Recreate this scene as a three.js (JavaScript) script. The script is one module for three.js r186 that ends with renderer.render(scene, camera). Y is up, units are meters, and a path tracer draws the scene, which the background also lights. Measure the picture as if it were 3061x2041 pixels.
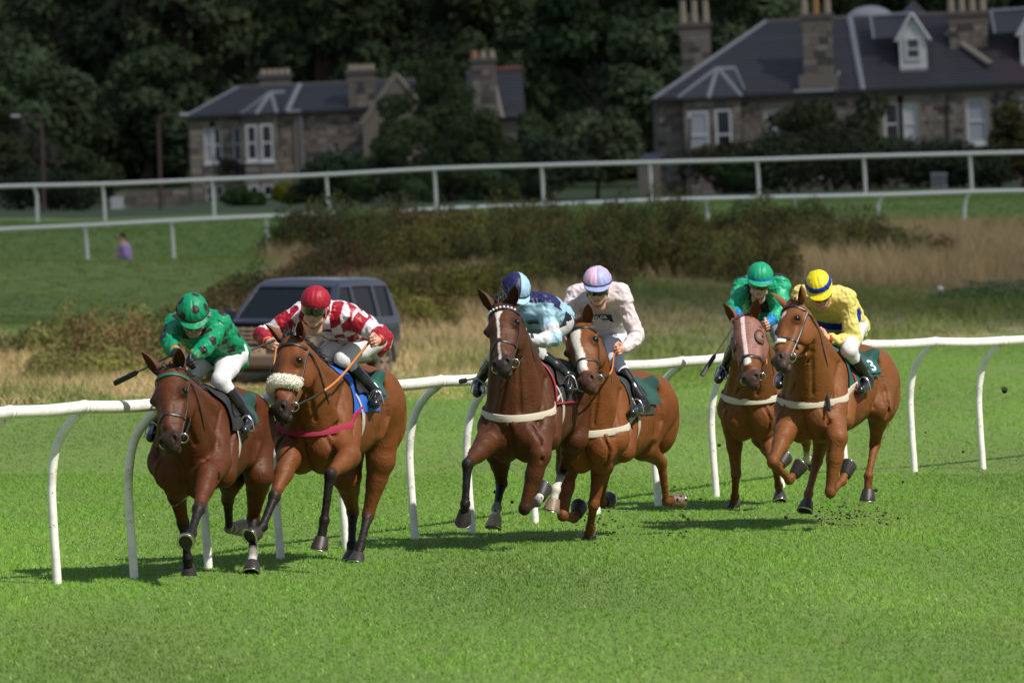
import * as THREE from 'three';
import { mergeGeometries, mergeVertices, toCreasedNormals } from 'three/addons/utils/BufferGeometryUtils.js';
import { RoundedBoxGeometry } from 'three/addons/geometries/RoundedBoxGeometry.js';

// ---------------------------------------------------------------- camera
const V = (x, y, z) => new THREE.Vector3(x, y, z);
const scene = new THREE.Scene();
const PW = 3061, PH = 2041, FPX = 26000, HORIZON = 460, EYE = 3.5;
const camera = new THREE.PerspectiveCamera(2 * Math.atan(PH / 2 / FPX) * 180 / Math.PI, PW / PH, 1, 6000);
const PITCH = Math.atan((PH / 2 - HORIZON) / FPX);
camera.position.set(0, EYE, 0);
camera.rotation.set(-PITCH, 0, 0);
camera.focus = 78;
camera.userData.fStop = 5;

// ---------------------------------------------------------------- renderer, sky and sun
const renderer = new THREE.WebGLRenderer({ antialias: true });
renderer.toneMapping = THREE.LinearToneMapping;
renderer.toneMappingExposure = 1.45;
renderer.shadowMap.enabled = true;
const SUN = V(0.64, 1.0, 0.55).normalize();
{
  const w = 256, h = 128, d = new Float32Array(w * h * 4);
  const hs = (x, y) => { const t = Math.sin(x * 127.1 + y * 311.7) * 43758.5453; return t - Math.floor(t); };
  const vn = (x, y, px) => { const i = Math.floor(x), j = Math.floor(y), u = x - i, v = y - j, a = u * u * (3 - 2 * u), b = v * v * (3 - 2 * v), m = (q) => ((q % px) + px) % px;
    return (hs(m(i), j) * (1 - a) + hs(m(i + 1), j) * a) * (1 - b) + (hs(m(i), j + 1) * (1 - a) + hs(m(i + 1), j + 1) * a) * b; };
  for (let j = 0; j < h; j++) for (let i = 0; i < w; i++) {
    const el = (j + 0.5) / h * Math.PI - Math.PI / 2, s = Math.max(0, Math.sin(el));
    let n = 0, a = 0.5; for (let o = 0, p = 8; o < 4; o++, p *= 2, a *= 0.5) n += a * vn(i / w * p, j / h * p * 0.8, p);
    const cl = Math.min(1, Math.max(0, (n - 0.44) / 0.16)), t = Math.pow(1 - s, 3);
    const blue = [0.17 + 0.38 * t, 0.27 + 0.34 * t, 0.47 + 0.18 * t], c = [0.82, 0.84, 0.88];
    for (let k = 0; k < 3; k++) d[(j * w + i) * 4 + k] = el < 0 ? [0.10, 0.13, 0.06][k] : blue[k] * (1 - cl) + c[k] * cl;
    d[(j * w + i) * 4 + 3] = 1;
  }
  const sky = new THREE.DataTexture(d, w, h, THREE.RGBAFormat, THREE.FloatType);
  sky.mapping = THREE.EquirectangularReflectionMapping; sky.magFilter = THREE.LinearFilter; sky.needsUpdate = true;
  scene.background = sky; scene.environment = sky;
  scene.backgroundIntensity = 0.56; scene.environmentIntensity = 0.56;
}
const sun = new THREE.DirectionalLight(new THREE.Color(1, 0.94, 0.84), 4.2);
sun.position.copy(SUN).multiplyScalar(700).add(V(0, 0, -150)); sun.target.position.set(0, 0, -150);
sun.castShadow = true; sun.shadow.mapSize.set(4096, 4096); sun.shadow.radius = 1;
Object.assign(sun.shadow.camera, { left: -300, right: 300, top: 300, bottom: -300, near: 10, far: 1600 });
scene.add(sun, sun.target);

// ---------------------------------------------------------------- helpers
let seed = 12345;
const rnd = () => { seed = (seed + 0x6d2b79f5) | 0; let t = Math.imul(seed ^ (seed >>> 15), 1 | seed); t = (t + Math.imul(t ^ (t >>> 7), 61 | t)) ^ t; return ((t ^ (t >>> 14)) >>> 0) / 4294967296; };
const rr = (a, b) => a + (b - a) * rnd();
const clamp = (x, a, b) => Math.min(b, Math.max(a, x)), lerp = (a, b, t) => a + (b - a) * t;
const sstep = (a, b, x) => { const t = clamp((x - a) / (b - a), 0, 1); return t * t * (3 - 2 * t); };
const hash3 = (i, j, k) => { let h = Math.imul(i, 374761393) ^ Math.imul(j, 668265263) ^ Math.imul(k, 1274126177); h = Math.imul(h ^ (h >>> 13), 1274126177); return ((h ^ (h >>> 16)) >>> 0) / 4294967296; };
function noise3(x, y, z) {
  const i = Math.floor(x), j = Math.floor(y), k = Math.floor(z), u = x - i, v = y - j, w = z - k, a = u * u * (3 - 2 * u), b = v * v * (3 - 2 * v), c = w * w * (3 - 2 * w);
  const L = lerp, h = hash3;
  return L(L(L(h(i, j, k), h(i + 1, j, k), a), L(h(i, j + 1, k), h(i + 1, j + 1, k), a), b), L(L(h(i, j, k + 1), h(i + 1, j, k + 1), a), L(h(i, j + 1, k + 1), h(i + 1, j + 1, k + 1), a), b), c);
}
const fbm = (x, y, z, o = 4) => { let s = 0, a = 0.5; for (let q = 0; q < o; q++) { s += a * noise3(x, y, z); x *= 2.03; y *= 2.03; z *= 2.03; a *= 0.5; } return s / (1 - Math.pow(0.5, o)); };

const taken = new Map();
function numbered(name) { const n = taken.get(name) || 0; taken.set(name, n + 1); return n ? name + '_' + String(n).padStart(3, '0') : name; }
function tag(o, label, category, group, kind) {
  if (label) o.userData.label = label;
  if (category) o.userData.category = category;
  if (group) o.userData.group = group;
  if (kind) o.userData.kind = kind;
  return o;
}
function thing(name, label, category, pos = [0, 0, 0], group, kind) {
  const o = new THREE.Group(); o.name = numbered(name); scene.add(o); o.position.set(...pos); return tag(o, label, category, group, kind);
}
function mesh(name, geo, mat, parent) {
  const m = new THREE.Mesh(geo, mat); m.name = parent ? name : numbered(name); m.castShadow = m.receiveShadow = true; (parent || scene).add(m); return m;
}
function structure(name, geo, mat) { const m = mesh(name, geo, mat); m.userData.kind = 'structure'; return m; }
const lin = (r, g, b) => new THREE.Color().setRGB(r, g, b);
const mat = (color, roughness = 0.8, extra = {}) => new THREE.MeshStandardMaterial({ color: Array.isArray(color) ? lin(...color) : color, roughness, metalness: 0, side: THREE.DoubleSide, ...extra });
const phys = (color, roughness = 0.5, extra = {}) => new THREE.MeshPhysicalMaterial({ color: Array.isArray(color) ? lin(...color) : color, roughness, metalness: 0, side: THREE.DoubleSide, ...extra });

// a pixel of the photograph gives a direction; the distance comes from the ground or from the thing it belongs to
const CP = Math.cos(PITCH), SP = Math.sin(PITCH);
function ray(px, py) { const x = (px - PW / 2) / FPX, y = -(py - PH / 2) / FPX; return V(x, y * CP - SP, -CP - y * SP).normalize(); }
const EYEP = V(0, EYE, 0);
function atDepth(px, py, D) { const r = ray(px, py); return EYEP.clone().addScaledVector(r, D / -r.z); }
function onPlaneY(px, py, Y = 0) { const r = ray(px, py); return EYEP.clone().addScaledVector(r, (Y - EYE) / r.y); }
// point on the pixel's ray at distance L from P: sgn -1 the nearer one, +1 the farther one
function onRay(px, py, P, L, sgn) {
  const d = ray(px, py), q = P.clone().sub(EYEP), t0 = d.dot(q), p2 = q.lengthSq() - t0 * t0, s = L * L - p2;
  return EYEP.clone().addScaledVector(d, t0 + (s > 0 ? sgn * Math.sqrt(s) : 0));
}

// swept tube: pts Vector3[], rad number | number[]; flat squashes the section along `up`
function tube(pts, rad, seg = 8, closed = false, caps = true, flat = 1, up = null) {
  const n = pts.length, pos = [], idx = [], uv = []; let N = null, len = 0;
  for (let i = 0; i < n; i++) {
    const T = pts[Math.min(i + 1, n - 1)].clone().sub(pts[Math.max(i - 1, 0)]).normalize();
    if (up) N = (Array.isArray(up) ? up[i] : up).clone(); else if (!N) { N = Math.abs(T.y) < 0.9 ? V(0, 1, 0) : V(1, 0, 0); }
    N = N.clone().addScaledVector(T, -N.dot(T)).normalize();
    const B = T.clone().cross(N), r = Array.isArray(rad) ? rad[i] : rad;
    if (i) len += pts[i].distanceTo(pts[i - 1]);
    for (let j = 0; j <= seg; j++) {
      const a = j / seg * Math.PI * 2, c = Math.cos(a) * r * flat, s = Math.sin(a) * r;
      pos.push(pts[i].x + N.x * c + B.x * s, pts[i].y + N.y * c + B.y * s, pts[i].z + N.z * c + B.z * s); uv.push(j / seg * r * 6.28, len);
    }
  }
  const w = seg + 1;
  for (let i = 0; i < n - 1; i++) for (let j = 0; j < seg; j++) { const a = i * w + j, b = a + w; idx.push(a, a + 1, b, b, a + 1, b + 1); }
  if (caps) for (const e of [0, n - 1]) {
    const c = pos.length / 3; pos.push(pts[e].x, pts[e].y, pts[e].z); uv.push(0, 0);
    for (let j = 0; j < seg; j++) e ? idx.push(c, e * w + j, e * w + j + 1) : idx.push(c, j + 1, j);
  }
  const g = new THREE.BufferGeometry(); g.setAttribute('position', new THREE.Float32BufferAttribute(pos, 3)); g.setAttribute('uv', new THREE.Float32BufferAttribute(uv, 2)); g.setIndex(idx); g.computeVertexNormals(); return g;
}
// smooth a polyline
function curve(pts, n = 16) { return new THREE.CatmullRomCurve3(pts, false, 'centripetal').getPoints(n); }
function boxAt(w, h, d, x, y, z, r = 0) { const g = r ? new RoundedBoxGeometry(w, h, d, 2, r) : new THREE.BoxGeometry(w, h, d); g.translate(x, y, z); return g; }
function merge(list) {
  const l = list.map((g) => { const q = g.index ? g.toNonIndexed() : g; for (const k of Object.keys(q.attributes)) if (!['position', 'normal', 'color', 'uv'].includes(k)) q.deleteAttribute(k); return q; });
  const uv = l.every((g) => g.attributes.uv), col = l.every((g) => g.attributes.color);
  for (const g of l) { if (!uv) g.deleteAttribute('uv'); if (!col) g.deleteAttribute('color'); }
  return mergeGeometries(l);
}
function paintGeo(g, c) { const n = g.attributes.position.count, a = new Float32Array(n * 3); for (let i = 0; i < n; i++) a.set(c, i * 3); g.setAttribute('color', new THREE.BufferAttribute(a, 3)); return g; }

// grey bump texture from a function of (u, v) in 0..1
function tex(w, h, fn, srgb = false) {
  const d = new Uint8Array(w * h * 4);
  for (let j = 0; j < h; j++) for (let i = 0; i < w; i++) { const c = fn(i / w, j / h, i, j), k = (j * w + i) * 4; for (let q = 0; q < 3; q++) d[k + q] = clamp((Array.isArray(c) ? c[q] : c) * 255, 0, 255); d[k + 3] = 255; }
  const t = new THREE.DataTexture(d, w, h, THREE.RGBAFormat); t.wrapS = t.wrapT = THREE.RepeatWrapping; t.magFilter = THREE.LinearFilter; t.minFilter = THREE.LinearMipmapLinearFilter; t.generateMipmaps = true; if (srgb) t.colorSpace = THREE.SRGBColorSpace; t.needsUpdate = true; return t;
}

// ---------------------------------------------------------------- signed distance meshing (surface nets)
// prims: {t:'cap', a, b, ra, rb, k} | {t:'ell', c, m (3 axes), r, k} | {t:'fn', min, max, f, k}; sub: true carves
function sdfField(prims, cell) {
  const lo = V(1e9, 1e9, 1e9), hi = V(-1e9, -1e9, -1e9);
  for (const p of prims) {
    if (p.t === 'cap') { const m = V(1, 1, 1); p.min = p.a.clone().addScaledVector(m, -p.ra).min(p.b.clone().addScaledVector(m, -p.rb)); p.max = p.a.clone().addScaledVector(m, p.ra).max(p.b.clone().addScaledVector(m, p.rb)); }
    if (p.t === 'ell') { const e = V(0, 0, 0); for (let i = 0; i < 3; i++) { e.x += Math.abs(p.m[i].x) * p.r[i]; e.y += Math.abs(p.m[i].y) * p.r[i]; e.z += Math.abs(p.m[i].z) * p.r[i]; } p.min = p.c.clone().sub(e); p.max = p.c.clone().add(e); }
    if (!p.sub) { lo.min(p.min); hi.max(p.max); }
  }
  lo.addScalar(-cell * 4 - 0.02); hi.addScalar(cell * 4 + 0.02);
  const nx = Math.ceil((hi.x - lo.x) / cell), ny = Math.ceil((hi.y - lo.y) / cell), nz = Math.ceil((hi.z - lo.z) / cell);
  const F = new Float32Array(nx * ny * nz).fill(1e3);
  for (const p of prims) {
    const k = p.k ?? 0.03, m = k + cell * 3;
    const i0 = Math.max(0, Math.floor((p.min.x - m - lo.x) / cell)), i1 = Math.min(nx - 1, Math.ceil((p.max.x + m - lo.x) / cell));
    const j0 = Math.max(0, Math.floor((p.min.y - m - lo.y) / cell)), j1 = Math.min(ny - 1, Math.ceil((p.max.y + m - lo.y) / cell));
    const k0 = Math.max(0, Math.floor((p.min.z - m - lo.z) / cell)), k1 = Math.min(nz - 1, Math.ceil((p.max.z + m - lo.z) / cell));
    const f = distOf(p);
    for (let c = k0; c <= k1; c++) for (let b = j0; b <= j1; b++) {
      let q = (c * ny + b) * nx + i0;
      for (let a = i0; a <= i1; a++, q++) {
        const d = f(lo.x + a * cell, lo.y + b * cell, lo.z + c * cell), e = F[q];
        if (p.sub) { const dd = -d; if (k > 0) { const h = Math.max(k - Math.abs(e - dd), 0) / k; F[q] = Math.max(e, dd) + h * h * k * 0.25; } else F[q] = Math.max(e, dd); }
        else if (e > 900) F[q] = d;
        else { const h = k > 0 ? Math.max(k - Math.abs(e - d), 0) / k : 0; F[q] = Math.min(e, d) - h * h * k * 0.25; }
      }
    }
  }
  return { F, nx, ny, nz, lo, cell };
}
function distOf(p) {
  if (p.t === 'fn') return p.f;
  if (p.t === 'cap') {
    const ax = p.a.x, ay = p.a.y, az = p.a.z, bx = p.b.x - ax, by = p.b.y - ay, bz = p.b.z - az, l2 = bx * bx + by * by + bz * bz || 1e-9, ra = p.ra, dr = p.rb - p.ra;
    return (x, y, z) => { const px = x - ax, py = y - ay, pz = z - az; let t = (px * bx + py * by + pz * bz) / l2; t = t < 0 ? 0 : t > 1 ? 1 : t; const u = px - bx * t, v = py - by * t, w = pz - bz * t; return Math.sqrt(u * u + v * v + w * w) - ra - dr * t; };
  }
  const [A, B, C] = p.m, [r0, r1, r2] = p.r, c = p.c, mn = Math.min(r0, r1, r2);
  return (x, y, z) => { const px = x - c.x, py = y - c.y, pz = z - c.z; const a = (px * A.x + py * A.y + pz * A.z) / r0, b = (px * B.x + py * B.y + pz * B.z) / r1, e = (px * C.x + py * C.y + pz * C.z) / r2; const k0 = Math.sqrt(a * a + b * b + e * e), a2 = a / r0, b2 = b / r1, e2 = e / r2, k1 = Math.sqrt(a2 * a2 + b2 * b2 + e2 * e2); return k1 < 1e-6 ? -mn : k0 * (k0 - 1) / k1; };
}
function sdfGeo(prims, cell, colorFn) {
  const { F, nx, ny, nz, lo } = sdfField(prims, cell);
  const vid = new Int32Array(nx * ny * nz).fill(-1), pos = [], idx = [];
  const off = [0, 1, nx, nx + 1, nx * ny, nx * ny + 1, nx * ny + nx, nx * ny + nx + 1], E = [[0, 1], [2, 3], [4, 5], [6, 7], [0, 2], [1, 3], [4, 6], [5, 7], [0, 4], [1, 5], [2, 6], [3, 7]];
  for (let c = 0; c < nz - 1; c++) for (let b = 0; b < ny - 1; b++) for (let a = 0; a < nx - 1; a++) {
    const q = (c * ny + b) * nx + a; let m = 0;
    for (let e = 0; e < 8; e++) if (F[q + off[e]] < 0) m |= 1 << e;
    if (m === 0 || m === 255) continue;
    let x = 0, y = 0, z = 0, n = 0;
    for (const [e0, e1] of E) {
      if (((m >> e0) & 1) === ((m >> e1) & 1)) continue;
      const f0 = F[q + off[e0]], f1 = F[q + off[e1]], t = f0 / (f0 - f1);
      x += (e0 & 1) + t * ((e1 & 1) - (e0 & 1)); y += ((e0 >> 1) & 1) + t * (((e1 >> 1) & 1) - ((e0 >> 1) & 1)); z += ((e0 >> 2) & 1) + t * (((e1 >> 2) & 1) - ((e0 >> 2) & 1)); n++;
    }
    vid[q] = pos.length / 3; pos.push(lo.x + (a + x / n) * cell, lo.y + (b + y / n) * cell, lo.z + (c + z / n) * cell);
  }
  const quad = (a, b, c, d, flip) => { if (a < 0 || b < 0 || c < 0 || d < 0) return; flip ? idx.push(a, c, b, a, d, c) : idx.push(a, b, c, a, c, d); };
  const sx = 1, sy = nx, sz = nx * ny;
  for (let c = 1; c < nz - 1; c++) for (let b = 1; b < ny - 1; b++) for (let a = 1; a < nx - 1; a++) {
    const q = c * sz + b * sy + a, s = F[q] < 0;
    if (s !== F[q + sx] < 0) quad(vid[q - sy - sz], vid[q - sz], vid[q], vid[q - sy], !s);
    if (s !== F[q + sy] < 0) quad(vid[q - sx - sz], vid[q - sx], vid[q], vid[q - sz], !s);
    if (s !== F[q + sz] < 0) quad(vid[q - sx - sy], vid[q - sy], vid[q], vid[q - sx], !s);
  }
  const g = new THREE.BufferGeometry();
  g.setAttribute('position', new THREE.Float32BufferAttribute(pos, 3)); g.setIndex(idx); g.computeVertexNormals();
  if (colorFn) { const col = new Float32Array(pos.length), N = g.attributes.normal; for (let i = 0; i < pos.length / 3; i++) { const c = colorFn(pos[i * 3], pos[i * 3 + 1], pos[i * 3 + 2], N.getX(i), N.getY(i), N.getZ(i)); col[i * 3] = c[0]; col[i * 3 + 1] = c[1]; col[i * 3 + 2] = c[2]; } g.setAttribute('color', new THREE.BufferAttribute(col, 3)); }
  return g;
}
const cap = (a, b, ra, rb, k = 0.03, sub) => ({ t: 'cap', a, b, ra, rb: rb ?? ra, k, sub });
const AX = [V(1, 0, 0), V(0, 1, 0), V(0, 0, 1)];
const ell = (c, r, k = 0.03, m = AX, sub) => ({ t: 'ell', c, r, k, m, sub });
const frameOf = (u, w) => { const U = u.clone().normalize(), W = w.clone().addScaledVector(U, -w.dot(U)).normalize(); return [W.clone().cross(U).normalize(), U, W]; };

// ================================================================ TERRAIN
const GT = [[-60, 0, 0, 0], [110, 0, 0, 0], [120, 0, 0, 0], [135, -0.38, -0.34, 0], [150, -0.75, -0.72, 0], [165, -0.6, -0.45, 0.02], [180, 0, 0.5, 0.3], [205, 0.95, 1.25, 1.12], [228, -0.3, 1.3, 1.28], [250, 0.05, 1.1, 1.08], [300, 1.08, 1.6, 2.15], [400, 1.0, 1.5, 2.1], [470, 2.5, 2.5, 3], [700, 34, 34, 34], [2500, 150, 150, 150], [6000, 160, 160, 160]];
function gh(x, z) {
  const D = -z; let i = 0; while (i < GT.length - 2 && GT[i + 1][0] < D) i++;
  const a = GT[i], b = GT[i + 1], t = sstep(a[0], b[0], D), u = clamp(x / Math.max(D, 60) / 0.055, -1, 1);
  const at = (r) => u < 0 ? lerp(r[2], r[1], sstep(0, 1, -u)) : lerp(r[2], r[3], sstep(0, 1, u));
  let y = lerp(at(a), at(b), t);
  if (D > 125) y += (fbm(x * 0.16, 3, z * 0.1, 3) - 0.5) * 0.22 * sstep(125, 160, D);
  return y;
}
// the mown track ends along a line parallel to the running rail
const turfEnd = (x) => clamp(121 + (x + 7) * 2.84, 60, 330);
// the far track lies between the two far rails
const isFarTurf = (x, D) => D > lerp(246, 246, x) && D < 302;
function groundColor(x, z) {
  const D = -z, n = fbm(x * 0.5, 0, z * 0.25, 3), m = fbm(x * 0.13, 7, z * 0.05, 3);
  if (D < turfEnd(x) + (n - 0.5) * 1.2) { const q = 0.75 + 0.5 * m; return [0.1 * q, 0.16 * q, 0.025 * q]; }
  const u = x / D;
  if (D > 173 && D < 330 && (u < -0.026 - (n - 0.5) * 0.008 || D > 244)) { const q = 0.8 + 0.4 * n; return [0.145 * q, 0.21 * q, 0.04 * q]; }
  if (D >= 330) return [0.05, 0.075, 0.025];
  const gr = sstep(0.42, 0.62, fbm(x * 0.22, 5, z * 0.12, 3));
  return [lerp(0.24, 0.085, gr), lerp(0.19, 0.11, gr), lerp(0.1, 0.04, gr)];
}
{
  const zs = [60, 30, 0, -30]; for (let D = 45; D < 130; D += 1) zs.push(-D); for (let D = 130; D < 320; D += 1.2) zs.push(-D); for (let D = 320; D < 480; D += 5) zs.push(-D); for (let D = 480; D < 6000; D *= 1.12) zs.push(-D);
  const us = []; for (let u = -1; u <= 1.0001; u += 0.01) us.push(u);
  const pos = [], col = [], uv = [], idx = [], W = us.length;
  for (const z of zs) for (const u of us) {
    const D = Math.max(-z, 60), x = u * (Math.abs(u) < 0.12 ? 0 : 0) + Math.sign(u) * (Math.pow(Math.abs(u), 3) * D * 0.9 + Math.abs(u) * D * 0.1);
    pos.push(x, gh(x, z), z); uv.push(x * 0.25, z * 0.25); col.push(...groundColor(x, z));
  }
  for (let j = 0; j < zs.length - 1; j++) for (let i = 0; i < W - 1; i++) { const a = j * W + i, b = a + W; idx.push(a, a + 1, b, b, a + 1, b + 1); }
  const g = new THREE.BufferGeometry(); g.setAttribute('position', new THREE.Float32BufferAttribute(pos, 3)); g.setAttribute('color', new THREE.Float32BufferAttribute(col, 3)); g.setAttribute('uv', new THREE.Float32BufferAttribute(uv, 2)); g.setIndex(idx); g.computeVertexNormals();
  const bump = tex(256, 256, (u, v) => fbm(u * 40, v * 40, 1, 3));
  structure('ground', g, mat([1, 1, 1], 1, { vertexColors: true, bumpMap: bump, bumpScale: 0.02 }));
}

// ---------------------------------------------------------------- grass
function tuftGeo(blades, spread, h0, h1, w, lean, seg = 2) {
  const pos = [], idx = [];
  for (let b = 0; b < blades; b++) {
    const a = rr(0, 6.283), r = spread * Math.sqrt(rnd()), x = Math.cos(a) * r, z = Math.sin(a) * r, h = rr(h0, h1), d = rr(0, 6.283), l = lean * h * rr(0.3, 1.2), ww = w * rr(0.7, 1.3), px = Math.cos(rr(0, 6.283)) * ww, pz = Math.sin(rr(0, 6.283)) * ww, s = pos.length / 3;
    for (let k = 0; k < seg; k++) { const t = k / seg, bx = x + Math.cos(d) * l * t * t, bz = z + Math.sin(d) * l * t * t, f = 1 - t * 0.5; pos.push(bx - px * f, h * t, bz - pz * f, bx + px * f, h * t, bz + pz * f); }
    pos.push(x + Math.cos(d) * l, h * (1 - lean * 0.25), z + Math.sin(d) * l);
    for (let k = 0; k < seg - 1; k++) idx.push(s + 2 * k, s + 2 * k + 1, s + 2 * k + 2, s + 2 * k + 2, s + 2 * k + 1, s + 2 * k + 3);
    idx.push(s + 2 * seg - 2, s + 2 * seg - 1, s + 2 * seg);
  }
  const g = new THREE.BufferGeometry(); g.setAttribute('position', new THREE.Float32BufferAttribute(pos, 3)); g.setIndex(idx); g.computeVertexNormals(); return g;
}
function scatter(name, label, category, geo, m, list) {
  const im = new THREE.InstancedMesh(geo, m, list.length), M = new THREE.Matrix4(), q = new THREE.Quaternion(), Y = V(0, 1, 0);
  list.forEach(([x, y, z, s, sy, c], i) => { q.setFromAxisAngle(Y, rr(0, 6.283)); M.compose(V(x, y, z), q, V(s, sy, s)); im.setMatrixAt(i, M); im.setColorAt(i, lin(...c)); });
  im.name = numbered(name); im.castShadow = im.receiveShadow = true; scene.add(im); tag(im, label, category, null, 'stuff'); return im;
}
const grassM = phys([1, 1, 1], 0.62, { transmission: 0.28, thickness: 0, specularIntensity: 0.6 });
const strawM = phys([1, 1, 1], 0.85, { transmission: 0.25, thickness: 0, specularIntensity: 0.3 });
{
  // short mown turf of the near track
  const list = [];
  for (let D = 50; D < 178; ) {
    const step = D < 95 ? 0.055 : 0.085; D += step * rr(0.8, 1.2);
    const hw = D * 0.066 + 1.4, dens = D < 95 ? 5.2 : 3.4;
    for (let x = -hw; x < hw; x += rr(0.4, 1.6) / dens * (D < 95 ? 1 : 1.2)) {
      const z = -D + rr(-0.06, 0.06); if (D > turfEnd(x)) continue;
      const m = fbm(x * 0.35, 1, z * 0.07, 3), n = fbm(x * 1.7, 2, z * 0.5, 2), q = 0.36 + 1.28 * (m * 0.72 + n * 0.28) + rr(-0.1, 0.1), yl = sstep(0.5, 0.75, fbm(x * 0.8, 9, z * 0.16, 3)) * 0.4 + rr(0, 0.12);
      list.push([x, -0.004, z, rr(0.8, 1.25), rr(0.6, 1.35) * (0.7 + 0.6 * n), [q * lerp(0.142, 0.22, yl), q * lerp(0.3, 0.33, yl), q * lerp(0.026, 0.052, yl)]]);
    }
  }
  const tips = [];  // longer blades; their paler colour stands in for sun glints on the turf
  for (let i = 0; i < 6500; i++) { const D = 50 + 40 * Math.pow(rnd(), 1.3), x = rr(-1, 1) * (D * 0.064 + 1), k = fbm(x * 0.9, 4, -D * 0.25, 2); if (k < 0.42) continue; const q = rr(0.8, 1.25); tips.push([x, 0, -D, rr(0.8, 1.2), rr(0.8, 1.4), [0.24 * q, 0.38 * q, 0.1 * q]]); }
  scatter('glint_grass_tips', 'longer grass tips coloured pale to imitate glints on the mown turf', 'grass', tuftGeo(2, 0.05, 0.022, 0.04, 0.0024, 0.6), phys([1, 1, 1], 0.65, { transmission: 0.2, thickness: 0, specularIntensity: 0.3 }), tips);
  scatter('mown_grass', 'short bright green mown grass of the racing track', 'grass', tuftGeo(14, 0.09, 0.014, 0.036, 0.0026, 0.6), grassM, list);
}
{
  // straw-coloured rough beyond the track
  const tall = [], mid = [];
  for (let D = 118; D < 244; D += 0.24) {
    const hw = D * 0.063 + 1.5;
    for (let x = -hw; x < hw; x += rr(0.1, 0.5)) {
      const z = -D + rr(-0.15, 0.15), over = D - turfEnd(x); if (over < 0.2) continue;
      const u = x / D, n = fbm(x * 0.22, 5, z * 0.12, 3), f = fbm(x * 0.6, 8, z * 0.3, 2);
      const lawn = D > 172 + (f - 0.5) * 5 && u < -0.026 + (f - 0.5) * 0.012;                       // the golf green at the left
      const olive = u > 0.012 && D < 190;
      const patch = u > 0.05 - (f - 0.5) * 0.01 && D > 182 && D < 192;
      if (lawn) { if (rnd() < 0.5) mid.push([x, gh(x, z), z, 1, rr(0.12, 0.26), [0.215 * (0.8 + 0.4 * f), 0.27 * (0.8 + 0.4 * f), 0.055]]); continue; }
      const q = 0.7 + 0.6 * f + rr(-0.15, 0.15);
      if (u > -0.038 && u < -0.010 && D < 163) { mid.push([x, gh(x, z), z, 1, rr(0.2, 0.4), [q * 0.46, q * 0.355, q * 0.18]]); continue; }
      if (patch) { mid.push([x, gh(x, z), z, 1, rr(0.2, 0.4), [0.06 * q, 0.13 * q, 0.03 * q]]); continue; }
      if (olive) {
        const g = sstep(0.22, 0.46, n); if (rnd() < 0.75) mid.push([x, gh(x, z), z, rr(0.8, 1.3), rr(0.25, 0.7) * (over < 4 ? 0.5 : 1), [q * lerp(0.36, 0.2, g), q * lerp(0.31, 0.24, g), q * lerp(0.14, 0.065, g)]]);
      } else {
        const g = sstep(0.57, 0.76, n);
        if (rnd() < 0.62) tall.push([x, gh(x, z), z, rr(0.8, 1.3), rr(0.5, 1.1) * (over < 3 ? 0.5 : 1) * (u > 0.03 ? 1.05 : 0.8), [q * lerp(0.55, 0.22, g), q * lerp(0.415, 0.24, g), q * lerp(0.215, 0.08, g)]]);
      }
    }
  }
  console.log('rough', tall.length, mid.length);
  scatter('long_dry_grass', 'long straw coloured dry grass beyond the running rail', 'grass', tuftGeo(16, 0.2, 0.3, 0.75, 0.007, 0.35, 3), strawM, tall);
  scatter('rough_grass', 'short olive rough grass on the golf links', 'grass', tuftGeo(16, 0.22, 0.15, 0.4, 0.007, 0.5, 2), strawM, mid);
}
{
  const list = [];
  for (let D = 246; D < 304; D += 0.5) { const hw = D * 0.062; for (let x = -hw; x < hw; x += rr(0.1, 0.7)) { const z = -D, q = rr(0.8, 1.2); list.push([x, gh(x, z), z, 1.2, rr(0.2, 0.35), [0.14 * q, 0.24 * q, 0.038 * q]]); } }
  scatter('far_turf', 'green turf of the far track between the far rails', 'grass', tuftGeo(16, 0.24, 0.12, 0.3, 0.008, 0.5, 2), grassM, list);
}

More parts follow.
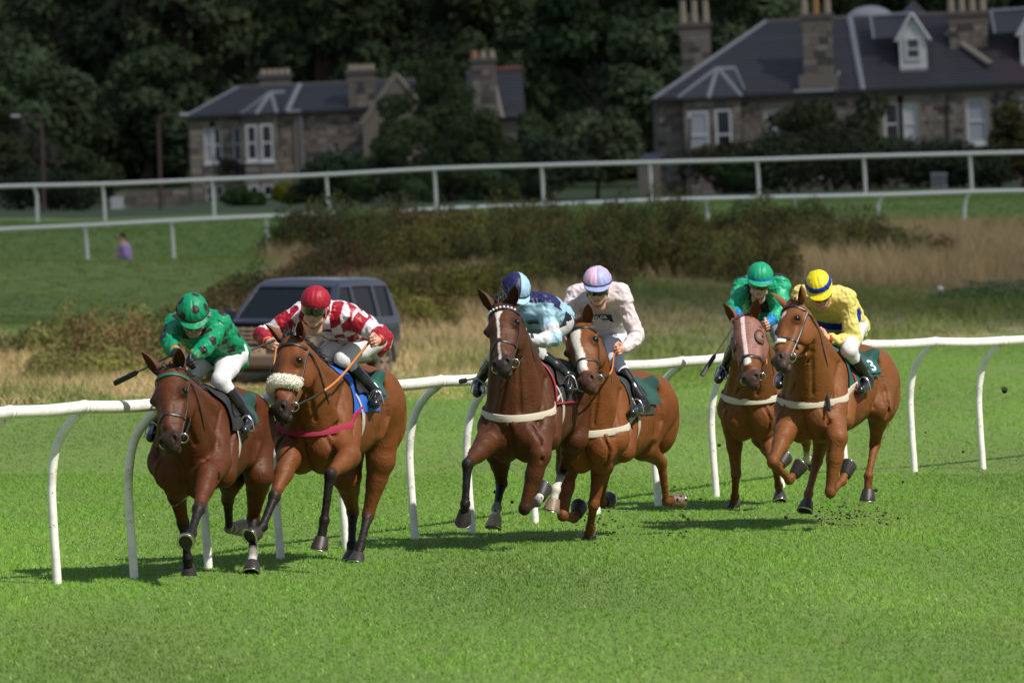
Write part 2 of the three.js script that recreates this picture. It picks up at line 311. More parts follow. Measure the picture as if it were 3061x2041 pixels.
// ================================================================ FOLIAGE
// leaf-sized faces spread over the skins of many lobes; tint varies leaf by leaf and lobe by lobe
function leafGeo(lobes, count, size, base, vary, opt = {}) {
  const pos = [], col = [], nor = []; let tot = 0; for (const l of lobes) tot += l.r * l.r;
  for (const l of lobes) {
    const n = Math.round(count * l.r * l.r / tot), lt = rr(1 - vary, 1 + vary), br = opt.brown && rnd() < opt.brown ? 1 : 0;
    for (let i = 0; i < n; i++) {
      let z = rr(-1, 1), a = rr(0, 6.283), s = Math.sqrt(1 - z * z), dx = s * Math.cos(a), dy = z, dz = s * Math.sin(a);
      if (dy < -0.5 && rnd() < 0.5) dy = -dy;
      const rad = l.r * (0.68 + 0.36 * Math.sqrt(rnd()) + 0.22 * (fbm(dx * 2.6 + l.x, dy * 2.6 + l.y, dz * 2.6 + l.z, 2) - 0.4));
      const x = l.x + dx * rad, y = l.y + dy * rad * (l.f || 1), zz = l.z + dz * rad; if (y < 0) continue;
      const sz = size * rr(0.6, 1.35), u = V(rr(-1, 1), rr(-1, 1), rr(-1, 1)), o = V(dx, dy + 0.35, dz).addScaledVector(u, 0.9).normalize();
      const t1 = u.clone().cross(o).normalize(), t2 = o.clone().cross(t1), asp = opt.aspect || 0.55;
      const A = [x - t1.x * sz * asp, y - t1.y * sz * asp, zz - t1.z * sz * asp], B = [x + t1.x * sz * asp, y + t1.y * sz * asp, zz + t1.z * sz * asp], C = [x + t2.x * sz, y + t2.y * sz, zz + t2.z * sz], Dn = [x - t2.x * sz, y - t2.y * sz, zz - t2.z * sz];
      pos.push(...A, ...B, ...C, ...A, ...Dn, ...B);
      const q = lt * rr(0.72, 1.28), b = opt.brownCol && (br ? rnd() < 0.7 : rnd() < 0.06), c = b ? opt.brownCol : base;
      for (let k = 0; k < 6; k++) { col.push(c[0] * q, c[1] * q, c[2] * q); nor.push(o.x, o.y, o.z); }
    }
  }
  const g = new THREE.BufferGeometry(); g.setAttribute('position', new THREE.Float32BufferAttribute(pos, 3)); g.setAttribute('color', new THREE.Float32BufferAttribute(col, 3)); g.setAttribute('normal', new THREE.Float32BufferAttribute(nor, 3)); return g;
}
const leafM = phys([1, 1, 1], 0.9, { vertexColors: true, transmission: 0.2, thickness: 0, specularIntensity: 0.15 });
const barkM = mat([0.06, 0.045, 0.035], 0.95, { bumpMap: tex(128, 128, (u, v) => fbm(u * 20, v * 4, 2, 3)), bumpScale: 0.02 });
function crownLobes(w, h, y0, n, r0, r1) {
  const L = [];
  for (let i = 0; i < n; i++) { const z = rr(-0.75, 1), a = rr(0, 6.283), s = Math.sqrt(Math.max(0, 1 - z * z)), k = Math.pow(rnd(), 0.4); L.push({ x: Math.cos(a) * s * w * k, y: y0 + h / 2 + z * h / 2 * k, z: Math.sin(a) * s * w * k, r: rr(r0, r1), f: 0.8 }); }
  return L;
}
function trunkGeo(h, r, lobes, nb) {
  const g = [tube(curve([V(0, -0.3, 0), V(rr(-0.1, 0.1), h * 0.3, rr(-0.1, 0.1)), V(rr(-0.3, 0.3), h * 0.65, rr(-0.3, 0.3)), V(0, h, 0)], 8), [1.25, 1, 0.92, 0.85, 0.75, 0.62, 0.5, 0.35, 0.2].map((k) => k * r), 7)];
  for (let i = 0; i < Math.min(nb, lobes.length); i++) { const l = lobes[i], s = Math.min(h * 0.9, Math.max(h * 0.25, l.y * 0.6)); g.push(tube(curve([V(0, s, 0), V(l.x * 0.5, (s + l.y) / 2 + 0.2, l.z * 0.5), V(l.x, l.y, l.z)], 5), [0.38, 0.3, 0.24, 0.17, 0.1, 0.04].map((k) => k * r), 5)); }
  return merge(g);
}
function tree(name, label, x, z, h, w, y0, opt) {
  const t = thing(name, label, opt.category || 'tree', [x, gh(x, z), z], opt.group);
  const lobes = opt.lobes ? opt.lobes() : crownLobes(w, h - y0, y0, opt.n || 34, opt.r0 || 0.8, opt.r1 || 1.5);
  mesh('trunk', trunkGeo(h * 0.72, opt.tr || 0.3, lobes, 12), barkM, t);
  mesh('crown', leafGeo(lobes, opt.leaves || 9000, opt.leaf || 0.2, opt.col, opt.vary || 0.3, opt), leafM, t);
  return t;
}
const atX = (px, D) => (px - PW / 2) * D / FPX;
{
  // the wood behind the houses; each tree described by what stands in front of it
  const dk = [0.066, 0.096, 0.046], md = [0.072, 0.1, 0.048], lt = [0.096, 0.122, 0.06], con = md;
  const W = [
    [-40, 446, 15, 3.6, dk, 'dark tree at the wood edge beside the leaning street lamp'], [190, 470, 17, 3.2, dk, 'dark broad tree behind the street lamp with the long arm'],
    [330, 448, 14.5, 2.6, con, 'green tree in the gap of the wood edge'], [560, 441, 15.5, 3.5, lt, 'big pale green leafy tree left behind the hipped stone house'], [760, 470, 17, 3.6, md, 'tall green tree rising over the ridge of the hipped stone house'],
    [960, 443, 15, 3.4, md, 'leafy tree behind the square chimney of the stone house'], [1180, 462, 16, 3.5, md, 'leafy tree behind the pale gable of the stone house'], [1390, 446, 14.5, 3.2, md, 'green tree behind the chimney with yellow pots'],
    [1600, 470, 17, 3.4, dk, 'dark green tree between the two stone houses'], [1790, 436, 15, 3.5, [0.052, 0.084, 0.036], 'broad deep green tree over the pale leafy bush'], [2010, 452, 15, 3.2, dk, 'dark tree beside the tall chimney of the terrace'],
    [2200, 440, 13, 3, md, 'olive green tree behind the hip of the terrace roof'], [2420, 446, 13.5, 3.2, dk, 'dark tree over the terrace ridge'], [2640, 452, 14, 3.2, md, 'green tree behind the terrace dormer'], [2870, 446, 14, 3.3, md, 'green tree behind the shared terrace chimney'], [3110, 450, 14, 3.3, dk, 'dark tree beyond the far end of the terrace'],
    [90, 430, 7, 2.6, dk, 'low dark tree under the wood edge'], [440, 436, 6.5, 2.6, con, 'low green tree beside the corner of the stone house'], [1960, 424, 8, 2.2, con, 'low green tree against the terrace corner'],
  ];
  for (const r of W) if (r[4] === dk || r[4] === con) r[4] = md;
  W.push([-420, 450, 15, 3.6, dk, 'green tree past the end of the far rail'], [-760, 452, 15, 3.6, md, 'tall green tree far past the end of the far rail'], [3480, 450, 14, 3.5, md, 'green tree well beyond the terrace']);
  for (const [px, D, h, w, c, label] of W) tree('leafy_tree', label, atX(px, D), -D, h, w, h > 10 ? 0.9 : 0.4, { col: c, vary: 0.38, leaves: 9500, leaf: 0.24, n: 40, r0: 0.75, r1: 1.35, group: 'trees of the wood behind the houses' });
  // pines in front of the stone house
  const pine = (h, w) => () => { const L = []; for (let y = 0.5; y < h; y += 0.55) { const f = 1 - Math.pow(y / h, 1.6), m = Math.max(1, Math.round(6 * f)); for (let i = 0; i < m; i++) { const a = rr(0, 6.283), k = rr(0.35, 1) * w * f; L.push({ x: Math.cos(a) * k, y: y + rr(-0.3, 0.3), z: Math.sin(a) * k, r: rr(0.4, 0.75), f: 0.75 }); } } return L; };
  const pc = [0.055, 0.082, 0.034];
  for (const [px, D, h, w, label] of [[1310, 372, 6.9, 2.3, 'tall dark pine in front of the stone house gable'], [1190, 366, 4.6, 1.7, 'dark pine leaning on the taller pine by the gable'], [1450, 364, 3.4, 1.9, 'dark spreading pine under the chimney with yellow pots'], [1590, 368, 3.7, 1.5, 'small green pine next to the pale leafy bush'], [1360, 352, 3.2, 2.4, 'wide low pine branches behind the far rail']])
    tree('pine_tree', label, atX(px, D), -D, h, w, 0.4, { col: pc, lobes: pine(h, w), leaves: 8000, leaf: 0.15, aspect: 0.25, vary: 0.35, tr: 0.16, group: 'dark pines by the stone house' });
  const bush = (px, D, h, w, c, label, extra = {}) => tree('garden_bush', label, atX(px, D), -D, h, w, 0.05, { col: c, n: 26, r0: 0.28 * w, r1: 0.46 * w, leaves: 5000, leaf: 0.11, vary: 0.3, tr: 0.09, category: 'bush', group: 'garden bushes in front of the houses', ...extra });
  bush(1785, 366, 3.9, 2.0, [0.10, 0.125, 0.062], 'pale green leafy bush between the pines and the terrace', { leaf: 0.16, leaves: 7000, r0: 0.5, r1: 0.8 });
  bush(1650, 360, 2.5, 1.5, [0.045, 0.065, 0.035], 'dull green bush below the pale leafy bush');
  bush(2500, 356, 4.0, 2.5, [0.055, 0.066, 0.03], 'big olive bush covering the terrace wall below the chimney', { leaves: 9000, r0: 0.5, r1: 0.85 });
  bush(2390, 352, 2.1, 2.2, [0.04, 0.052, 0.026], 'dark low bush under the big olive bush');
  bush(2640, 350, 2.0, 2.2, [0.04, 0.052, 0.026], 'dark low bush beside the sash window with the white pane');
  bush(2160, 372, 2.0, 1.6, [0.06, 0.06, 0.026], 'mustard green ivy clump under the bay window');
  bush(2260, 362, 1.4, 1.4, [0.04, 0.075, 0.025], 'bright green bush at the foot of the bay');
  bush(2800, 352, 1.3, 1.0, [0.05, 0.042, 0.03], 'brownish clipped bush between the terrace windows');
  bush(2880, 346, 1.5, 1.8, [0.035, 0.055, 0.028], 'dark green hedge bush below the net curtained window');
  bush(3060, 350, 3.2, 1.5, [0.07, 0.068, 0.022], 'mustard bush at the far end of the terrace');
  bush(1060, 372, 1.8, 1.9, [0.035, 0.06, 0.028], 'dark green bush under the side wall of the stone house');
  bush(725, 382, 0.6, 0.8, [0.045, 0.08, 0.025], 'green bush under the ground floor windows of the stone house');
  bush(880, 380, 0.75, 1.0, [0.16, 0.17, 0.015], 'low yellow bush at the corner of the stone house');
  bush(960, 376, 1.4, 1.3, [0.04, 0.055, 0.03], 'dull bush beside the low yellow bush');
  bush(255, 398, 2.6, 1.5, [0.055, 0.075, 0.03], 'rounded green bush behind the far rail by the street lamp');
  bush(60, 392, 4.0, 1.7, [0.07, 0.072, 0.05], 'grey green feathery bush at the wood edge');
  bush(-10, 388, 5.6, 1.3, [0.06, 0.08, 0.035], 'green leafy bush cut by the edge of the wood path');
  bush(150, 386, 1.5, 2.0, [0.035, 0.05, 0.026], 'dark hedge by the white board');
}
{
  const L = []; for (let i = 0; i < 14; i++) L.push({ x: rr(-0.8, 0.8), y: rr(0.3, 1.3), z: rr(-0.8, 0.8), r: rr(0.4, 0.7) });
  const g = leafGeo(L, 700, 0.2, [1, 1, 1], 0.3), list = [];
  for (let i = 0; i < 1100; i++) { const D = rr(438, 640), x = rr(-0.1, 0.09) * D, q = rr(0.6, 1.3), s = rr(1.2, 2.4); list.push([x, gh(x, -D) - 0.2, -D, s, s * rr(0.9, 1.6), [0.05 * q, 0.072 * q, 0.032 * q]]); }
  scatter('woodland_undergrowth', 'dark leafy undergrowth of the wooded hillside', 'undergrowth', g, leafM, list);
}
// ---------------------------------------------------------------- gorse
{
  const variants = [];
  for (let v = 0; v < 6; v++) {
    const L = [], brown = [0.08, 0.1, 0.05, 0.28, 0.05, 0.75][v];
    for (let i = 0; i < 30; i++) { const a = rr(0, 6.283), k = Math.sqrt(rnd()); L.push({ x: Math.cos(a) * k, y: 0.12 + 0.62 * rnd() * (1.05 - k * k * 0.8), z: Math.sin(a) * k * 0.9, r: rr(0.16, 0.32) }); }
    variants.push(leafGeo(L, 5200, 0.04, [[0.135, 0.14, 0.042], [0.1, 0.118, 0.038], [0.165, 0.17, 0.04], [0.115, 0.115, 0.044], [0.088, 0.106, 0.034], [0.13, 0.115, 0.045]][v], 0.35, { aspect: 0.3, brown, brownCol: [0.19, 0.105, 0.05] }));
  }
  const stem = (() => { const g = []; for (let i = 0; i < 7; i++) { const a = rr(0, 6.283), k = rr(0.2, 0.7); g.push(tube(curve([V(0, -0.1, 0), V(Math.cos(a) * k * 0.5, 0.2, Math.sin(a) * k * 0.5), V(Math.cos(a) * k, 0.5, Math.sin(a) * k)], 4), [0.03, 0.026, 0.02, 0.014, 0.006], 5)); } return merge(g); })();
  const look = ['olive gorse bush', 'dull green gorse bush', 'bright green gorse bush', 'gorse bush with brown tips', 'dark green gorse bush', 'brown withered gorse bush'];
  const put = (px, D, s, h, v, label, group) => { const x = atX(px, D), t = thing('gorse_bush', label, 'bush', [x, gh(x, -D) - 0.05, -D], group); const f = mesh('foliage', variants[v], leafM, t), q = mesh('stem', stem, barkM, t); t.rotation.y = rr(0, 6.28); t.scale.set(s, h, s); return t; };
  const vv = () => [0, 1, 0, 3, 4, 4, 4, 2][Math.floor(rnd() * 8)];
  // the dark bank between the dark car and the dry grass on the right
  for (const [D, x0, x1, hm] of [[181, 1180, 1830, 1], [190, 1060, 2330, 1], [199, 990, 2780, 1.05], [206, 960, 2800, 1], [215, 960, 2640, 0.85], [224, 980, 2480, 0.62]])
    for (let px = x0; px <= x1; px += rr(105, 165)) put(px, D + rr(-3.5, 3.5), rr(0.8, 1.45), rr(0.8, 1.8) * hm * (px > 2500 ? 0.95 : 1), ...(() => { const v = vv(); return [v, look[v] + (D < 185 ? ' at the front foot of the long bank' : D < 195 ? ' low on the long bank behind the riders' : D < 204 ? ' halfway up the long bank behind the riders' : D < 212 ? ' on the upper slope of the long bank' : D < 221 ? ' near the top of the long bank' : ' on the crest of the long bank below the far rails')]; })(), 'gorse bushes of the long bank');
  for (const [px, D, s, h, v] of [[1290, 176, 1.2, 1.35, 2], [1400, 177, 1.1, 1.2, 2], [1220, 173, 1.0, 1.05, 2]]) put(px, D, s, h, v, 'brighter green gorse bush close behind the dark car', 'green gorse bushes by the car');
  for (const [px, D, s, h, v] of [[820, 186, 1.2, 1.1, 3], [920, 184, 1.0, 1.1, 3], [1000, 190, 1.2, 1.2, 5], [740, 182, 1.1, 0.9, 3], [690, 176, 1.1, 1.0, 5], [620, 174, 1.2, 1.0, 3], [790, 171, 0.9, 1.0, 5]]) put(px, D, s, h, v, look[v] + (D > 178 ? ' behind the roof' : ' beside the bonnet') + ' of the dark car', 'brown gorse bushes by the car');
  for (const [px, D, s, h, v] of [[130, 168, 1.0, 1.0, 1], [240, 166, 1.2, 1.35, 0], [340, 162, 1.2, 1.3, 5], [430, 165, 1.3, 1.3, 0], [500, 164, 1.2, 1.15, 1], [250, 157, 1.1, 1.0, 0], [360, 155, 1.1, 0.85, 2], [460, 157, 1.2, 0.9, 0], [130, 158, 0.8, 0.7, 2], [30, 162, 0.6, 0.5, 2], [165, 153, 0.7, 0.75, 0], [60, 152, 0.5, 0.5, 1], [300, 152, 0.8, 0.6, 0]]) put(px, D, s * 1.0, h * 1.15, v, 'sunlit ' + look[v] + (D > 160 ? ' high' : ' low') + ' on the slope behind the spotted green jockey', 'gorse bushes on the left slope');
  for (const [px, D, s, h, v] of [[2960, 243, 0.8, 0.75, 1], [3050, 243, 0.9, 0.8, 1], [2850, 243, 0.5, 0.8, 1], [2680, 243, 0.5, 0.55, 1]]) put(px, D, s, h, v, 'small dark gorse bush beside the far rail above the dry grass', 'small gorse bushes by the far rail');
  for (const [px, D, s, h, v] of [[940, 240, 1.1, 1.0, 1], [1040, 240, 1.2, 1.35, 1], [1130, 240, 1.2, 1.3, 4], [1820, 240, 0.8, 1.3, 3], [2400, 240, 1.0, 1.35, 4]]) put(px, D, s, h, v, look[v] + ' rising in front of the lower far rail' + (px < 1300 ? ' where it breaks off' : ''), 'gorse bushes at the lower far rail');
}

// ================================================================ RAILS
const scuff = tex(256, 512, (u, v) => { const a = fbm(u * 40, v * 60, 2, 3), b = fbm(u * 6, v * 10, 5, 3), k = 1 - 0.1 * sstep(0.5, 0.75, b) - 0.45 * sstep(0.74, 0.82, a); return [k, k * 0.985, k * 0.96]; }, true);
const whiteM = phys([0.8, 0.8, 0.79], 0.4, { map: scuff, clearcoat: 0.2, clearcoatRoughness: 0.35 });
const dullWhiteM = mat([0.66, 0.66, 0.65], 0.5);
{
  const rail = thing('running_rail', 'white plastic running rail with curved posts beside the galloping horses', 'rail');
  const base = [[-560, 1846], [-310, 1808], [-60, 1772], [170, 1745], [400, 1730], [622, 1698], [838, 1671], [1035, 1640], [1240, 1612], [1411, 1593], [1600, 1564], [1785, 1537], [1968, 1513], [2142, 1486], [2338, 1457], [2530, 1430], [2735, 1410], [2940, 1402], [3160, 1378], [3390, 1352]].map(([x, y]) => onPlaneY(x, y, 0));
  const jit = [0, 0, 0, 0, 0.0, 0.035, 0.01, 0.0, 0.005, 0.0, 0.012, 0.0, 0.008, 0.0, 0, 0, 0.012, 0.02, 0.0, 0];
  const tops = base.map((b, i) => { const d = base[Math.min(i + 1, base.length - 1)].clone().sub(base[Math.max(i - 1, 0)]).normalize(), n = V(-d.z, 0, d.x); return { t: b.clone().addScaledVector(n, 0.25).setY(1.445 - jit[i]), n, d }; });
  base.forEach((b, i) => {
    const { t, n } = tops[i];
    const pts = [V(0, -0.25, 0), V(0, 0, 0), n.clone().multiplyScalar(-0.035).setY(0.45), n.clone().multiplyScalar(-0.05).setY(0.85), n.clone().multiplyScalar(0.0).setY(1.13), n.clone().multiplyScalar(0.10).setY(1.29), n.clone().multiplyScalar(0.235).setY(t.y - 0.035)].map((p) => p.add(b).setY(p.y));
    mesh('post', tube(curve(pts, 26), 0.036, 14), whiteM, rail);
  });
  for (let i = 0; i < tops.length - 1; i++) {
    const a = tops[i].t, b = tops[i + 1].t, m = a.clone().lerp(b, 0.5); m.y -= 0.012;
    mesh('rail', tube(curve([a, a.clone().lerp(b, 0.25).setY(lerp(a.y, b.y, 0.25) - 0.008), m, a.clone().lerp(b, 0.75).setY(lerp(a.y, b.y, 0.75) - 0.008), b], 10), 0.052, 18), whiteM, rail);
    mesh('joint_collar', tube([a.clone().addScaledVector(tops[i].d, -0.025), a.clone().addScaledVector(tops[i].d, 0.025)], 0.056, 18), whiteM, rail);
  }
}
function farRail(label, list, D, height, rad, spacing, endCurve) {
  // list: pixel points along the top of the rail
  const t = thing('far_rail', label, 'rail');
  const P = list.map(([x, y, d]) => atDepth(x, y, d || D));
  const L = curve(P, Math.round(P.length * 5));
  mesh('rail', tube(L, rad, 12), dullWhiteM, t);
  for (const px of spacing) {
    let k = 0, bd = 1e9; L.forEach((p, i) => { const q = p.x / -p.z * FPX + PW / 2; if (Math.abs(q - px) < bd) { bd = Math.abs(q - px); k = i; } });
    const p = L[k].clone(); const z0 = p.z - 0.12; p.x = (px - PW / 2) * -p.z / FPX; const gy = Math.min(gh(p.x, z0), p.y - 0.9);
    const bent = endCurve.includes(px), c = bent ? 1 : 0.4, off = bent ? (px > 2500 ? -0.16 : 0.14) : 0.1;
    mesh('post', tube(curve([V(p.x + off * 0.9, gy - 0.1, z0), V(p.x + off * (bent ? 0.9 : 0.55), lerp(gy, p.y, 0.5), z0), V(p.x + off * (bent ? 0.7 : 0.25), lerp(gy, p.y, 0.8), z0 + 0.03), V(p.x, p.y, p.z)], 10), rad * 0.9, 10), dullWhiteM, t);
  }
  return t;
}
farRail('long white far rail passing in front of the stone houses', [[-700, 588], [-120, 562], [0, 557], [310, 550], [645, 536], [975, 522], [1300, 504], [1620, 494], [1945, 485], [2265, 477], [2585, 467], [2900, 459], [3061, 455], [3300, 449]], 300, 1.3, 0.068, [-20, 98, 305, 632, 974, 1297, 1618, 1942, 2263, 2582, 2900, 3220], [98]);
farRail('lower white far rail near the man in the lilac shirt', [[-700, 730], [-160, 696], [0, 686], [255, 674], [515, 660], [795, 647], [1000, 640]], 250, 1.35, 0.062, [-20, 252, 510, 793], []);
farRail('lower white far rail showing between the gorse bushes', [[1180, 633], [1350, 623], [1740, 608], [1860, 602], [2100, 594], [2640, 583], [2895, 574], [3061, 570], [3260, 566]], 250, 1.3, 0.062, [1300, 1560, 1846, 2110, 2375, 2640, 2900, 3150], [2640, 2900]);

// ================================================================ CLOUD that shades the links and the houses
{
  const h = 950, c0 = V(SUN.x / SUN.y * h, h, SUN.z / SUN.y * h - 442), g = new THREE.IcosahedronGeometry(1, 24), p = g.attributes.position;
  for (let i = 0; i < p.count; i++) {
    const x = p.getX(i), y = p.getY(i), z = p.getZ(i), q = Math.pow(Math.pow(Math.abs(x), 5) + Math.pow(Math.abs(z), 5) + Math.pow(Math.abs(y), 5), -0.2), n = fbm(x * 5 + 3, y * 5, z * 5, 4) - 0.5, k = q * (1 + 0.07 * n);
    p.setXYZ(i, c0.x + x * k * 230, c0.y + y * q * 22 * (1 + 2.2 * n), c0.z + z * k * 262);
  }
  g.computeVertexNormals();
  tag(mesh('cloud', mergeVertices(g), phys([0.95, 0.95, 0.96], 0.72, { transmission: 1, thickness: 0 })), 'broad thin white cloud overhead shading the far links', 'cloud');
}

// ================================================================ HOUSES
const ROLL = 0.0437, CR = Math.cos(ROLL), SR = Math.sin(ROLL);
const stoneMs = [[0.235, 0.2, 0.165], [0.185, 0.16, 0.135], [0.28, 0.24, 0.195], [0.13, 0.115, 0.102], [0.2, 0.165, 0.135], [0.24, 0.215, 0.185], [0.08, 0.074, 0.07]].map((c) => mat(c, 0.95, { bumpMap: tex(64, 64, (u, v) => fbm(u * 9, v * 9, c[0] * 50, 3)), bumpScale: 0.015 }));
const mortarM = mat([0.14, 0.125, 0.105], 1), dressM = mat([0.22, 0.19, 0.145], 0.9), slateMs = [[0.034, 0.035, 0.042], [0.04, 0.04, 0.047], [0.03, 0.031, 0.038]].map((c) => mat(c, 0.6)), redSlateMs = [[0.05, 0.036, 0.04], [0.056, 0.04, 0.043]].map((c) => mat(c, 0.65)), leadM = mat([0.24, 0.25, 0.27], 0.6), paintM = mat([0.62, 0.62, 0.61], 0.5), potM = mat([0.36, 0.3, 0.22], 0.9), potOrangeM = mat([0.42, 0.22, 0.08], 0.9), gutterM = mat([0.02, 0.02, 0.022], 0.6), paneM = phys([0.012, 0.015, 0.02], 0.06), netM = mat([0.36, 0.38, 0.42], 0.9), blindM = mat([0.55, 0.56, 0.57], 0.9);
const stoneGs = [0, 1, 2, 3].map((k) => { const g = new THREE.BoxGeometry(1, 1, 1, 1, 1, 1), p = g.attributes.position; for (let i = 0; i < p.count; i++) { const f = p.getZ(i) > 0 ? 0.94 : 1, h = (a) => (hash3(Math.round(p.getX(i) * 2), Math.round(p.getY(i) * 2), Math.round(p.getZ(i) * 2) + k * 7 + a) - 0.5) * 0.05; p.setXYZ(i, p.getX(i) * f + h(0), p.getY(i) * f + h(31), p.getZ(i) + h(62)); } g.computeVertexNormals(); return g; });
function house(name, label, category, px0, py0, D) {
  const o = atDepth(px0, py0, D), t = thing(name, label, category, o.toArray()); t.rotation.z = ROLL;
  const k = D / FPX, at = (px, py) => { const dx = (px - px0) * k, dy = (py0 - py) * k; return [dx * CR + dy * SR, -dx * SR + dy * CR]; };
  return { t, at, k };
}
function quadGeo(a, b, c, d) { const g = new THREE.BufferGeometry(); g.setAttribute('position', new THREE.Float32BufferAttribute([...a, ...b, ...c, ...a, ...c, ...d], 3)); g.setAttribute('uv', new THREE.Float32BufferAttribute([0, 0, 1, 0, 1, 1, 0, 0, 1, 1, 0, 1], 2)); g.computeVertexNormals(); return g; }
// a wall in the plane z = z0 facing +z with separate stones; holes: [x0, x1, y0, y1]
let stoneN = 0;
function stoneWall(t, x0, x1, y0, y1, z0, holes, rubble, thick = 0.4, budget = 400) {
  const sh = new THREE.Shape([[x0, y0], [x1, y0], [x1, y1], [x0, y1]].map(([x, y]) => new THREE.Vector2(x, y))); for (const [a, b, c, d] of holes) sh.holes.push(new THREE.Path([[a, c], [a, d], [b, d], [b, c]].map(([x, y]) => new THREE.Vector2(x, y))));
  const w = mesh('wall', new THREE.ExtrudeGeometry(sh, { depth: thick, bevelEnabled: false }).translate(0, 0, z0 - thick - 0.03), mortarM, t);
  let y = y0, n = 0; const rest = [];
  while (y < y1 - 0.05) {
    const h = Math.min(y1 - y, rubble ? rr(0.16, 0.27) : rr(0.27, 0.34)); let x = x0 - rr(0, 0.2);
    while (x < x1) {
      const l = rubble ? rr(0.22, 0.6) : rr(0.45, 0.85), a = Math.max(x, x0), b = Math.min(x + l, x1); x += l; if (b - a < 0.06) continue;
      let segs = [[a, b]]; for (const [hx0, hx1, hy0, hy1] of holes) if (y + h > hy0 + 0.02 && y < hy1 - 0.02) segs = segs.flatMap(([p, q]) => q <= hx0 || p >= hx1 ? [[p, q]] : [[p, Math.min(q, hx0)], [Math.max(p, hx1), q]].filter(([u, v]) => v - u > 0.05));
      for (const [p, q] of segs) { const geo = stoneGs[n % 4], m = stoneMs[Math.floor(rnd() * (rubble ? 7 : 6))]; const s = mesh('stone', geo, m, w); s.position.set((p + q) / 2, y + h / 2, z0 + rr(-0.005, 0.014)); s.scale.set(q - p - 0.018, h - 0.018, 0.09); n++; }
    }
    y += h;
  }
  return w;
}
function sash(t, x0, x1, y0, y1, z, fill, sill = true) {
  const g = new THREE.Group(); g.name = 'window'; t.add(g); const w = x1 - x0, h = y1 - y0, f = Math.min(0.11, w * 0.19);
  mesh('reveal', boxAt(w + 0.02, h + 0.02, 0.02, (x0 + x1) / 2, (y0 + y1) / 2, z - 0.2), gutterM, g);
  mesh('frame', merge([boxAt(f, h, 0.09, x0 + f / 2, (y0 + y1) / 2, z - 0.09), boxAt(f, h, 0.09, x1 - f / 2, (y0 + y1) / 2, z - 0.09), boxAt(w - 2 * f, f, 0.09, (x0 + x1) / 2, y1 - f / 2, z - 0.09), boxAt(w - 2 * f, f * 1.2, 0.09, (x0 + x1) / 2, y0 + f * 0.6, z - 0.09), boxAt(w - 2 * f, f * 0.8, 0.1, (x0 + x1) / 2, (y0 + y1) / 2, z - 0.085)]), paintM, g);
  for (const [a, b] of [[y0 + f, (y0 + y1) / 2 - f * 0.4], [(y0 + y1) / 2 + f * 0.4, y1 - f]]) mesh('pane', boxAt(w - 2 * f, b - a, 0.012, (x0 + x1) / 2, (a + b) / 2, z - 0.11), fill && (fill !== netM || true) ? (fill === 1 ? paneM : fill) : paneM, g);
  if (sill) mesh('sill', boxAt(w + 0.16, 0.1, 0.2, (x0 + x1) / 2, y0 - 0.05, z - 0.02), paintM, g);
  return g;
}
// slate courses between an eave line and a ridge line; each course overlaps the one below
function slates(t, A, B, C, Dq, n, ms) {
  const L = (p, q, u) => p.map((v, i) => lerp(v, q[i], u)), roof = new THREE.Group(); roof.name = 'roof'; t.add(roof);
  mesh('roof_deck', quadGeo(A, B, C, Dq), gutterM, roof).position.y = -0.05;
  for (let k = 0; k < n; k++) { const a = L(A, Dq, k / n), b = L(B, C, k / n), c = L(B, C, (k + 1.08) / n), d = L(A, Dq, (k + 1.08) / n); a[1] += 0.02; b[1] += 0.02; a[2] += 0.025; b[2] += 0.025; const g = quadGeo(a, b, c, d); const q = quadGeo([a[0], a[1] - 0.03, a[2]], [b[0], b[1] - 0.03, b[2]], b, a); mesh('slate_course', merge([g, q]), ms[Math.floor(rnd() * ms.length)], roof); }
  return roof;
}
const strip = (t, name, pts, w, m) => mesh(name, tube(pts.map((p) => V(...p)), w, 6, false, true, 0.5, V(0, 0.5, 1).normalize()), m, t);
function chimney(t, x0, x1, y0, y1, z, dz, pots, potH, m) {
  const c = new THREE.Group(); c.name = 'chimney'; t.add(c); const w = x1 - x0, xm = (x0 + x1) / 2;
  mesh('stack', boxAt(w, y1 - y0, dz, xm, (y0 + y1) / 2, z), stoneMs[1], c); mesh('cope', boxAt(w + 0.22, 0.2, dz + 0.22, xm, y1 - 0.02, z), stoneMs[3], c); mesh('neck_course', boxAt(w + 0.1, 0.12, dz + 0.1, xm, y1 - 0.42, z), stoneMs[4], c);
  let y = y0 + 0.15, n = 0; while (y < y1 - 0.55) { const h = rr(0.24, 0.34); let x = x0; while (x < x1 - 0.1) { const l = Math.min(rr(0.3, 0.6), x1 - x); const s = mesh('stone', stoneGs[n++ % 4], stoneMs[Math.floor(rnd() * 7)], c); s.position.set(x + l / 2, y + h / 2, z + dz / 2); s.scale.set(l - 0.02, h - 0.02, 0.07); x += l; } y += h; }
  for (let i = 0; i < pots; i++) { const x = lerp(x0 + 0.16, x1 - 0.16, pots > 1 ? i / (pots - 1) : 0.5), g = new THREE.CylinderGeometry(0.13, 0.17, potH, 12); g.translate(x, y1 + 0.08 + potH / 2, z); mesh('chimney_pot', g, m && i === m - 1 ? potOrangeM : potM, c); mesh('pot_rim', new THREE.TorusGeometry(0.135, 0.025, 6, 14).rotateX(Math.PI / 2).translate(x, y1 + 0.08 + potH, z), potM, c); }
  return c;
}
